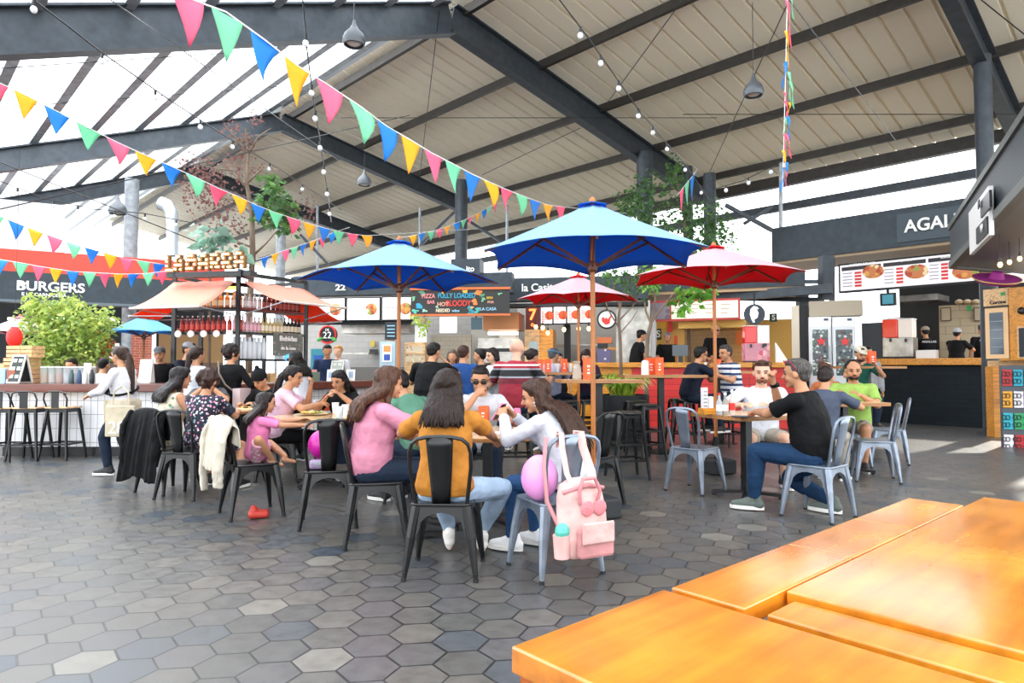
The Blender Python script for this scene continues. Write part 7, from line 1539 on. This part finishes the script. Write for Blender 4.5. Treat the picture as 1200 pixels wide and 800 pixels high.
# planter trees in front of the grill stall
Y3 = 11.2
pl_ = plant('planter_tree', 'thin bare-branched tree in black round planter under red parasol', 'tree', (wx(729, Y3), Y3), [([Vector((wx(729, Y3), Y3, 0.3)), at(728, 440, Y3), at(727, 400, Y3), at(725, 372, Y3), at(728, 350, Y3)], 0.035, 0.02), ([at(726, 385, Y3), at(712, 362, Y3), at(708, 345, Y3)], 0.015, 0.006), ([at(726, 375, Y3), at(742, 358, Y3), at(752, 340, Y3)], 0.015, 0.006), ([at(727, 365, Y3), at(722, 345, Y3), at(716, 325, Y3)], 0.012, 0.005), ([at(727, 390, Y3), at(740, 375, Y3), at(748, 362, Y3)], 0.012, 0.005), ([at(728, 355, Y3), at(735, 335, Y3), at(738, 322, Y3)], 0.012, 0.005)],
      [('foliage', [(at(715, 325, Y3), 0.3), (at(750, 332, Y3), 0.35), (at(732, 318, Y3), 0.3)], 260, 0.1, M_lfd, 9)], M_bark)
b = MB(); pz_ = 0.82; b.lathe([(0.3, 0), (0.42, 0.06), (0.45, pz_), (0.42, pz_), (0.42, pz_ - 0.05)], seg=32); b.build('round_planter', mat('black_planter', '1d2023', 0.5), pl_, smooth=True)
b = MB(); b.lathe([(0.02, pz_ - 0.06), (0.42, pz_ - 0.05)], seg=24); b.build('soil', mat('soil', '3a2c22', 0.9), pl_)
b = MB(); rr = random.Random(2)
for i in range(150):
    a = rr.uniform(0, 6.28); e = Vector((math.cos(a), math.sin(a), 0)); L = rr.uniform(0.25, 0.5); o_ = e * rr.uniform(0.0, 0.2) + Vector((0, 0, pz_ - 0.05)); q = [o_, o_ + e * L * 0.3 + Vector((0, 0, L * 0.75)), o_ + e * L * 0.65 + Vector((0, 0, L * 0.8)), o_ + e * L * 0.95 + Vector((0, 0, L * 0.45))]; t = e.cross(Vector((0, 0, 1))); w = 0.022
    b.add([q[0] - t * w * 0.5, q[0] + t * w * 0.5, q[1] + t * w, q[2] + t * w * 0.8, q[3], q[2] - t * w * 0.8, q[1] - t * w], [(0, 1, 2, 6), (6, 2, 3, 5), (5, 3, 4)])
b.build('strap_leaves', M_lfy, pl_)
Y4 = 12.6
plant('planter_tree', 'second thin tree with curved bare branches before the red-framed menu', 'tree', (wx(756, Y4), Y4), [([Vector((wx(757, Y4), Y4, 0)), at(757, 430, Y4), at(759, 395, Y4), at(763, 378, Y4)], 0.05, 0.035), ([at(763, 378, Y4), at(757, 365, Y4), at(755, 350, Y4)], 0.03, 0.012), ([at(763, 378, Y4), at(775, 362, Y4), at(788, 345, Y4)], 0.03, 0.012), ([at(763, 376, Y4), at(768, 350, Y4), at(766, 330, Y4)], 0.02, 0.01)],
      [('foliage', [(at(812, 343, Y4), 0.3), (at(798, 358, Y4), 0.2), (at(826, 338, Y4), 0.25), (at(760, 325, Y4), 0.25)], 230, 0.16, mat('leaf_fresh', '5a9a3a', 0.5, kind='leaf', hi='a8e060', nscale=3), 12)], M_bark)
pth = plant('hanging_pothos', 'trailing green plant hanging under painted sign', 'plant', (wx(495, 13.8), 13.8), None, [('foliage', [(at(489, 374, 13.8), 0.14), (at(497, 378, 13.8), 0.16), (at(496, 386, 13.8), 0.1), (at(496, 392, 13.8), 0.07)], 130, 0.08, M_lfy, 13)], M_bark)
b = MB(); zq = wz(373, 13.8); b.lathe([(0.06, zq - 0.1), (0.09, zq)], seg=14); b.build('pot', mat('clay'), pth, smooth=True); b = MB(); b.beam((0, 0, zq - 0.02), (0, 0.42, zq + 0.12), 0.01, 0.01); b.build('hook_wire', M_black, pth)
plant('red_flower_bush', 'red and yellow leaved bush right of the left green shrub', 'plant', (wx(120, 13.2), 13.2), [([Vector((wx(120, 13.2), 13.2, 0)), at(120, 415, 13.2)], 0.03, 0.02)], [('foliage', [(at(121, 402, 13.2), 0.2), (at(123, 412, 13.2), 0.2), (at(116, 395, 13.2), 0.15)], 230, 0.1, mat('leaf_red', 'd8432a', 0.5, kind='leaf', hi='f0a030', nscale=5), 14)], M_bark)
# ================================================================= SMALL THINGS ON THE TABLES AND CHAIRS
def cup(x, y, z, lb, h=0.115, gr='white paper cups'):
    root = empty('paper_cup', (x, y, z), 0, lb, 'cup', gr)
    b = MB(); b.lathe([(0.028, 0), (0.03, 0.002), (0.04, h), (0.042, h), (0.042, h + 0.004), (0.038, h), (0.029, 0.008)], seg=18); b.build('cup_wall', M_cup, root, smooth=True)
def holder(x, y, z, lb, h=0.2, rz=0.0, w=0.085, tx='MENU', gr=None):
    root = empty('menu_block', (x, y, z), rz, lb, 'menu', gr)
    b = MB(); b.box((0, 0, h / 2), (w, w * 0.8, h)); b.build('card_block', M_orange, root, bevel=0.003)
    b = MB(); b.lathe([(0.02, 0), (0.02, 0.0)], seg=4)
    b = MB(); b.box((0, -w * 0.4 - 0.001, h * 0.62), (w * 0.3, 0.002, h * 0.08)); b.box((0, -w * 0.4 - 0.001, h * 0.45), (w * 0.22, 0.002, h * 0.06)); b.box((0, -w * 0.4 - 0.001, h * 0.3), (w * 0.3, 0.002, h * 0.08)); b.build('white_print', M_paper, root)
def ontop(px, py, z): p = fl(px, py, z); return p.x, p.y, z
# table B
x, y, z = ontop(366, 486, 0.75)
pt = empty('food_plate', (x, y, z), 0, 'plate of green and yellow food on the round table', 'plate')
b = MB(); b.lathe([(0.08, 0), (0.17, 0.012), (0.175, 0.016), (0.1, 0.008)], seg=28); b.build('plate', mat('kraft_plate', 'd8c49c', 0.6), pt, smooth=True)
b = MB(); rr = random.Random(8)
for i in range(34): a = rr.uniform(0, 6.28); r_ = rr.uniform(0, 0.12); b.ell((r_ * math.cos(a), r_ * math.sin(a), 0.02 + rr.uniform(0, 0.02)), (rr.uniform(0.012, 0.028), rr.uniform(0.012, 0.02), 0.012), 7, 5, m=i % 3)
b.build('salad', [mat('food_green', '7c8a3a', 0.6), mat('food_yellow', 'd8b45c', 0.6), mat('food_beige', 'c8b48c', 0.6)], pt, smooth=True)
for i, (px, py) in enumerate(((360, 482), (371, 481), (398, 491), (393, 485), (405, 488))): cup(*ontop(px, py, 0.75), ['white paper cup left behind the food plate', 'white paper cup right behind the food plate', 'leftmost front paper cup beside pink blouse woman', 'paper cup at back between two others beside orange menu', 'rightmost paper cup on the plate table'][i], 0.125)
holder(*ontop(385, 481, 0.75), 'orange menu block on table between cups and black-top woman', 0.19, 0.1, 0.13)
x, y, z = ontop(368, 497, 0.75)
# table A
x, y, z = ontop(592, 504, 0.75)
cg_ = empty('cocktail_glass', (x, y, z), 0, 'stemmed glass of orange cocktail with ice on near table', 'glass')
b = MB(); b.lathe([(0.035, 0), (0.034, 0.004), (0.006, 0.01), (0.005, 0.09), (0.03, 0.11), (0.045, 0.145), (0.046, 0.175), (0.037, 0.225), (0.035, 0.225), (0.044, 0.175), (0.043, 0.147)], seg=26); b.build('glass_bowl', mat('clear_glass_thin', 'f4f8f8', 0.03, kind='glass', mix=0.18), cg_, smooth=True)
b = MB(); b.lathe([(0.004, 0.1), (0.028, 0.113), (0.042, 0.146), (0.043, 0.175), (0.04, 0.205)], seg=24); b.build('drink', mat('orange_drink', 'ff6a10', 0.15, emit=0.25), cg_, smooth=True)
b = MB(); [b.box((0.015 * math.cos(i * 2), 0.015 * math.sin(i * 2), 0.205 + 0.004 * i), (0.02, 0.02, 0.02), i) for i in range(3)]; b.build('ice', mat('ice', 'e8d8c8', 0.1), cg_)
holder(*ontop(567, 497, 0.75), 'orange menu block in front of man in sunglasses', 0.17, R(-12), 0.09)
x, y, z = ontop(606, 497, 0.75)
pk = empty('pink_drink_pouch', (x, y, z), 0, 'pink patterned drink bottle before white sweater woman', 'bottle'); b = MB(); b.lathe([(0.032, 0), (0.035, 0.02), (0.035, 0.12), (0.03, 0.15)], seg=16); b.build('bottle_body', mat('pink_pattern2', 'e87a9c', 0.4), pk, smooth=True); b = MB(); b.lathe([(0.036, 0.04), (0.036, 0.1)], seg=16); b.build('printed_label', mat('pink_label2', 'e8c8d8', 0.5), pk, smooth=True)
q = pe['white']; r_o = q['root']; M4 = Matrix.Translation(r_o.location) @ Matrix.Rotation(r_o.rotation_euler[2], 4, 'Z'); hw = M4 @ ((q['wL'] + q['wR']) / 2 + Vector((0, 0.09, 0.03)))
ph = empty('mobile_phone', hw, R(60), 'phone in pink case held by the woman in white sweater', 'phone'); b = MB(); b.box((0, 0, 0), (0.075, 0.012, 0.15), rot=Matrix.Rotation(R(35), 3, 'X')); b.build('case', mat('pink_case', 'e78aa8', 0.4), ph, bevel=0.004); b = MB(); b.box((0, -0.0075, 0.0), (0.066, 0.002, 0.136), rot=Matrix.Rotation(R(35), 3, 'X')); b.build('screen', M_black, ph)
for i, (px, py, w, lb) in enumerate(((580, 507, 0.16, 'white paper sheet on near round table beside cocktail'), (622, 500, 0.12, 'white napkin at right rim of near round table'))):
    x, y, z = ontop(px, py, 0.7505); b = MB(); b.prism([(-w / 2, -w / 3, 0), (w / 2, -w / 3.4, 0), (w / 2.2, w / 3, 0.002), (-w / 2.1, w / 3.2, 0.004)], (0, 0, 0.0015)); o = b.build('paper_sheet', M_paper, loc=(x, y, z), rz=R(20 + 30 * i)); tag(o, lb, 'paper')
# table C food tray
x, y, z = ontop(292, 480, 0.76); tr_ = empty('food_tray', (x, y, z), 0.2, 'small tray of food in front of beanie wearer', 'tray'); b = MB(); b.box((0, 0, 0.01), (0.3, 0.2, 0.02)); b.build('tray', mat('kraft_plate'), tr_, bevel=0.006); b = MB(); [b.ell((rr.uniform(-0.1, 0.1), rr.uniform(-0.06, 0.06), 0.028), (0.022, 0.018, 0.014), 7, 5, m=i % 2) for i in range(16)]; b.build('food', [mat('food_brown', '6a4028', 0.6), mat('food_yellow')], tr_, smooth=True)
# square table D: condiment caddy, bottles, tray
x, y, z = ontop(829, 485, ZD)
cd_ = empty('condiment_caddy', (x, y, z), R(22), 'wooden condiment box with napkins and menu cards on square table', 'caddy'); b = MB(); b.box((0, 0, 0.004), (0.15, 0.09, 0.008)); [b.box(c_, d_2) for c_, d_2 in (((0, -0.045, 0.03), (0.15, 0.008, 0.06)), ((0, 0.045, 0.03), (0.15, 0.008, 0.06)), ((0.071, 0, 0.03), (0.008, 0.09, 0.06)), ((-0.071, 0, 0.03), (0.008, 0.09, 0.06)))]; b.build('wooden_box', M_orangewood, cd_)
b = MB(); b.box((-0.035, 0, 0.14), (0.06, 0.03, 0.24)); b.build('menu_cards', mat('grey_cards', 'd8d4d4', 0.6), cd_); b = MB(); [b.box((-0.035, -0.017, 0.08 + 0.035 * i), (0.04, 0.003, 0.012)) for i in range(5)]; b.build('card_print', M_txt, cd_); b = MB(); b.box((0.03, 0, 0.1), (0.05, 0.05, 0.14)); b.build('napkins', M_paper, cd_)
for i, (px, c, h, lb) in enumerate(((843, 'cfd2d4', 0.2, 'clear sauce bottle right beside condiment box'), (850, 'b8b4ae', 0.2, 'greyish sauce bottle between two others on square table'), (858, 'e0dcd8', 0.23, 'clear bottle with red label nearest bearded man'))):
    x, y, z = ontop(px, 486, ZD); root = empty('sauce_bottle', (x, y, z), 0, lb, 'bottle', 'sauce bottles on the square table'); b = MB(); b.lathe([(0.026, 0), (0.029, 0.01), (0.029, h * 0.6), (0.012, h * 0.78), (0.012, h)], seg=14); b.build('bottle_body', mat('sauceb_' + c, c, 0.12, kind='glass', mix=0.6), root, smooth=True); b = MB(); b.lathe([(0.0295, h * 0.2), (0.0295, h * 0.5)], seg=14); b.build('paper_label', M_red if i == 2 else M_paper, root, smooth=True); b = MB(); b.lathe([(0.014, h * 0.95), (0.014, h * 1.06)], seg=10); b.build('bottle_cap', M_red if i == 0 else M_paper, root)
x, y, z = ontop(868, 489, ZD); b = MB(); b.lathe([(0.07, 0), (0.09, 0.01), (0.085, 0.014)], seg=24); o = b.build('ashtray', mat('dark_tray', '3a3c40', 0.4), loc=(x, y, z), smooth=True); tag(o, 'small dark tray near edge of square table', 'tray')
# high tables
def HTz(P, H, px, dy=0.0): return (wx(px, P.y + dy), P.y + dy, H)
HO = 'orange menu blocks on high tables'
for (P, H, px, dy, h, w, lb) in ((P6, H6, 632, -0.1, 0.21, 0.12, 'wide orange menu block beside the bald man'), (P6, H6, 642, -0.15, 0.21, 0.1, 'darker orange menu block right of the widest one'), (P6, H6, 661, 0.0, 0.22, 0.1, 'orange menu block in front of man in lavender'), (P1, H1, 689, 0.0, 0.28, 0.12, 'tall orange menu block left of wooden parasol pole'), (P2, H2, 762, 0.05, 0.25, 0.15, 'wide orange menu block on table before red counter'), (P2, H2, 772, -0.1, 0.26, 0.12, 'orange menu block right on the table before red counter'), (P3, H3, 843, 0.0, 0.2, 0.06, 'narrow orange bottle block beside parasol pole on right'), (P3, H3, 855, -0.05, 0.2, 0.07, 'orange sauce block in front of striped man'), (P4, H4, 1021, 0.0, 0.26, 0.13, 'orange menu block on black high table at right')):
    x, y, z = HTz(P, H, px, dy); holder(x, y, z, lb, h, 0.05, w, gr=HO)
for (P, H, px, dy, lb) in ((P6, H6, 622, 0.0, 'white cup nearest the bald man on high table'), (P6, H6, 653, 0.0, 'white cup before lavender man, left of orange block'), (P6, H6, 668, 0.05, 'white cup right of orange block before lavender man'), (P3, H3, 828, -0.1, 'white cup by elbow of man with chin in hand'), (P3, H3, 850, 0.1, 'white cup between orange blocks on right high table')):
    x, y, z = HTz(P, H, px, dy); cup(x, y, z, lb, 0.14)
x, y, z = HTz(P2, H2, 756, -0.1); b = MB(); b.lathe([(0.055, 0), (0.06, 0.01), (0.055, 0.2), (0.03, 0.22)], seg=16); o = b.build('napkin_dispenser', M_white, loc=(x, y, z), smooth=True); tag(o, 'white napkin dispenser left on table before red counter', 'dispenser')
x, y, z = HTz(P4, H4, 1009, 0.0); b = MB(); b.lathe([(0.04, 0), (0.05, 0.16), (0.052, 0.17)], seg=16); o = b.build('drink_cup', M_white, loc=(x, y, z), smooth=True); tag(o, 'tall white cup beside orange menu on black high table', 'cup')
x, y, z = HTz(P1, H1, 676, -0.1); tb = empty('twisted_paper_bag', (x, y, z), 0, 'crumpled translucent bag twisted at top on high table', 'bag'); b = MB(); b.lathe([(0.05, 0), (0.06, 0.02), (0.055, 0.15), (0.035, 0.2), (0.05, 0.235), (0.04, 0.24)], seg=9); b.build('bag', mat('crumpled_plastic', 'a89c90', 0.35), tb)
# balloons
bl_ = empty('balloon', (-1.62, 5.72, 0.62), 0, 'magenta balloon wedged behind the empty black chair', 'balloon'); b = MB(); b.ell((0, 0, 0), (0.12, 0.12, 0.125), 24, 16); b.ell((0, 0, -0.13), (0.015, 0.015, 0.02)); b.build('balloon_skin', mat('magenta_rubber', 'b8128c', 0.3), bl_, smooth=True)
bl2 = empty('balloon', (0.17, 4.13, 0.60), 0, 'pink balloon on grey chair seat beside backpack', 'balloon'); b = MB(); b.ell((0, 0, 0), (0.115, 0.10, 0.14), 24, 16); b.ell((0, 0, -0.17), (0.015, 0.015, 0.02)); b.build('balloon_skin', mat('pink_rubber', 'e89ad8', 0.3), bl2, smooth=True)
# purse on the empty chair
pu = empty('purse', (-1.56, 5.45, 0.457), R(14), 'small shiny lilac purse on the empty black chair', 'purse'); b = MB(); b.box((0, 0, 0.035), (0.17, 0.12, 0.07)); b.build('purse_body', mat('lilac_leather', '9a86a4', 0.25), pu, bevel=0.02); b = MB(); b.box((0, -0.062, 0.05), (0.1, 0.01, 0.02)); b.build('clasp', M_grey, pu)
# child's red shoe on the floor
p = fl(303, 606); sh = empty('red_shoe', p, R(-70), "child's red shoes lying under black chair", 'shoes')
for s_ in (-0.045, 0.05):
    b = MB(); b.cap((s_, -0.05, 0.035), (s_, 0.06, 0.03), 0.035, 0.028); b.cap((s_, -0.04, 0.05), (s_, -0.04, 0.07), 0.03); o = b.build('shoe_upper', mat('red_shoe', 'b83428', 0.6), sh); remesh(o, 0.009, 1)
# backpack on the grey chair
bpk = empty('backpack', (0.35, 4.03, 0), R(27), 'pink backpack hanging on the back of a grey chair', 'backpack')
M_bp = mat('pink_canvas', 'e4b6b0', 0.8, kind='cloth'); M_bpd = mat('pink_leather', 'c07c80', 0.5)
b = MB(); b.tube([(0, -0.13, 0.185), (0, -0.13, 0.20), (0, -0.13, 0.30), (0, -0.12, 0.42), (0, -0.10, 0.53), (0, -0.09, 0.60), (0, -0.08, 0.63)], [0.12, 0.15, 0.165, 0.16, 0.15, 0.13, 0.05], 24, flat=0.62)
o = b.build('main_bag', M_bp, bpk); remesh(o, 0.01, 2, 0.012)
b = MB(); b.box((0.02, -0.235, 0.285), (0.235, 0.055, 0.17)); o = b.build('front_pocket', mat('pink_canvas_dark', 'cf9090', 0.8, kind='cloth'), bpk, bevel=0.02)
b = MB(); b.box((0.02, -0.268, 0.345), (0.215, 0.018, 0.12)); b.build('pocket_flap', M_bp, o, bevel=0.012)
b = MB()
for s_ in (-1, 1): b.ell((0.02 + s_ * 0.042, -0.222, 0.475), (0.045, 0.008, 0.045), 16, 10)
b.build('dotted_patch', mat('patch_dots', 'cf7c82', 0.7, kind='floral', scale=70, thr=0.35, stops=[(0, 'cf7c82'), (0.5, 'd88a8e')]), bpk, smooth=True)
for s_, sx in ((-0.045, -1), (0.045, 1)):
    b = MB(); b.tube([(s_ * 1.3, -0.16, 0.55), (s_ * 1.9, -0.10, 0.66), (s_ * 1.6, -0.03, 0.80), (s_ * 1.5, -0.01, 0.885), (s_ * 1.5, 0.03, 0.885), (s_ * 1.5, 0.04, 0.80)], [0.026] * 6, 8, flat=0.35); b.build('shoulder_strap', M_bp, bpk, smooth=True)
b = MB(); b.tube([(-0.06, -0.2, 0.50), (-0.07, -0.21, 0.57), (-0.04, -0.2, 0.64), (0.04, -0.2, 0.64), (0.07, -0.21, 0.57), (0.06, -0.2, 0.50)], 0.011, 8); b.build('handle', M_bpd, bpk, smooth=True)
b = MB(); b.tube([(-0.14, -0.14, 0.56), (0, -0.19, 0.60), (0.14, -0.14, 0.57)], 0.012, 8); b.build('zip_band', M_bpd, bpk, smooth=True)
b = MB(); b.tube([(-0.15, 0.03, 0.86), (-0.2, -0.03, 0.7), (-0.19, -0.05, 0.5), (-0.15, -0.12, 0.36)], 0.012, 8, flat=0.5); b.build('side_strap', M_bpd, bpk, smooth=True)
b = MB(); b.tube([(-0.155, -0.16, 0.2), (-0.16, -0.16, 0.33)], [0.045, 0.05], 12); b.build('side_pocket', M_bp, bpk, smooth=True); b = MB(); b.ell((-0.16, -0.17, 0.35), (0.045, 0.04, 0.05), 9, 6); b.build('teal_pouch', mat('teal_pouch', '58b8a8', 0.4), bpk)
# coats hung over chairs : draped cloth with folds
def draped(name, label, chair, m, w, hfront, hback, seed, topz=0.88, sleeve=True):
    x, y, rz = chair; root = empty(name, (x, y, 0), R(rz), label, 'coat'); rr = random.Random(seed)
    V = []; F = []; nx, nz = 26, 22
    for j in range(nz + 1):
        s = -hfront + (hfront + hback) * j / nz          # arc length from the front hem over the top to the back hem
        for i in range(nx + 1):
            f = i / nx * 2 - 1; fold = 0.022 * math.sin(f * 9 + seed + s * 3) + 0.012 * math.sin(f * 17 + s * 7)
            if s < -0.02: yy = -0.225 + 0.045 + fold * min(1, -s * 5); zz = topz + s
            elif s > 0.02: yy = -0.285 - 0.02 - abs(fold) * min(1.6, s * 4) - 0.05 * s; zz = topz - s
            else: yy = -0.255 - s * 1.5; zz = topz + 0.012
            zz -= 0.07 * f * f * (1 if abs(s) < 0.1 else 0.7); zz += 0.02 * math.sin(f * 5 + seed) * (abs(s) > 0.2)
            V.append((f * w * (0.5 + 0.1 * abs(s)), yy, zz))
    for j in range(nz):
        for i in range(nx): o_ = j * (nx + 1) + i; F.append((o_, o_ + 1, o_ + nx + 2, o_ + nx + 1))
    b = MB(); b.add(V, F); o = b.build('coat_body', m, root, smooth='full'); s = o.modifiers.new('t', 'SOLIDIFY'); s.thickness = 0.014; s = o.modifiers.new('s', 'SUBSURF'); s.levels = 1; s.render_levels = 1
    if sleeve:
        for sx, L in ((-1, 0.52), (1, 0.42)):
            b = MB(); b.tube([(sx * w * 0.42, -0.26, topz - 0.04), (sx * w * 0.52, -0.33, topz - 0.2), (sx * w * 0.50, -0.34, topz - 0.2 - L * 0.6), (sx * w * 0.46, -0.33, topz - 0.16 - L)], [0.06, 0.055, 0.05, 0.045], 12, flat=0.6); so_ = b.build('sleeve', m, root); remesh(so_, 0.012, 2, 0.02)
draped('hanging_coat', 'long black coat hung over a black chair at left', (-3.56, 6.95, -26), Mt('coat_black', '07080a'), 0.50, 0.3, 0.70, 2)
draped('hanging_jacket', 'cream jacket draped over the chair of the small girl', (-2.27, 5.85, -55), Mt('cream_jacket', 'cfc6b6'), 0.60, 0.22, 0.46, 5)
# ================================================================= text into real meshes, in one go
dg = bpy.context.evaluated_depsgraph_get()
for o in [o for o in COL.objects if o.type == 'FONT']:
    me = bpy.data.meshes.new_from_object(o.evaluated_get(dg)); n = o.name
    no = bpy.data.objects.new('tmp', me); COL.objects.link(no); no.parent = o.parent; no.location = o.location; no.rotation_euler = o.rotation_euler; no.scale = o.scale
    bpy.data.objects.remove(o); no.name = n
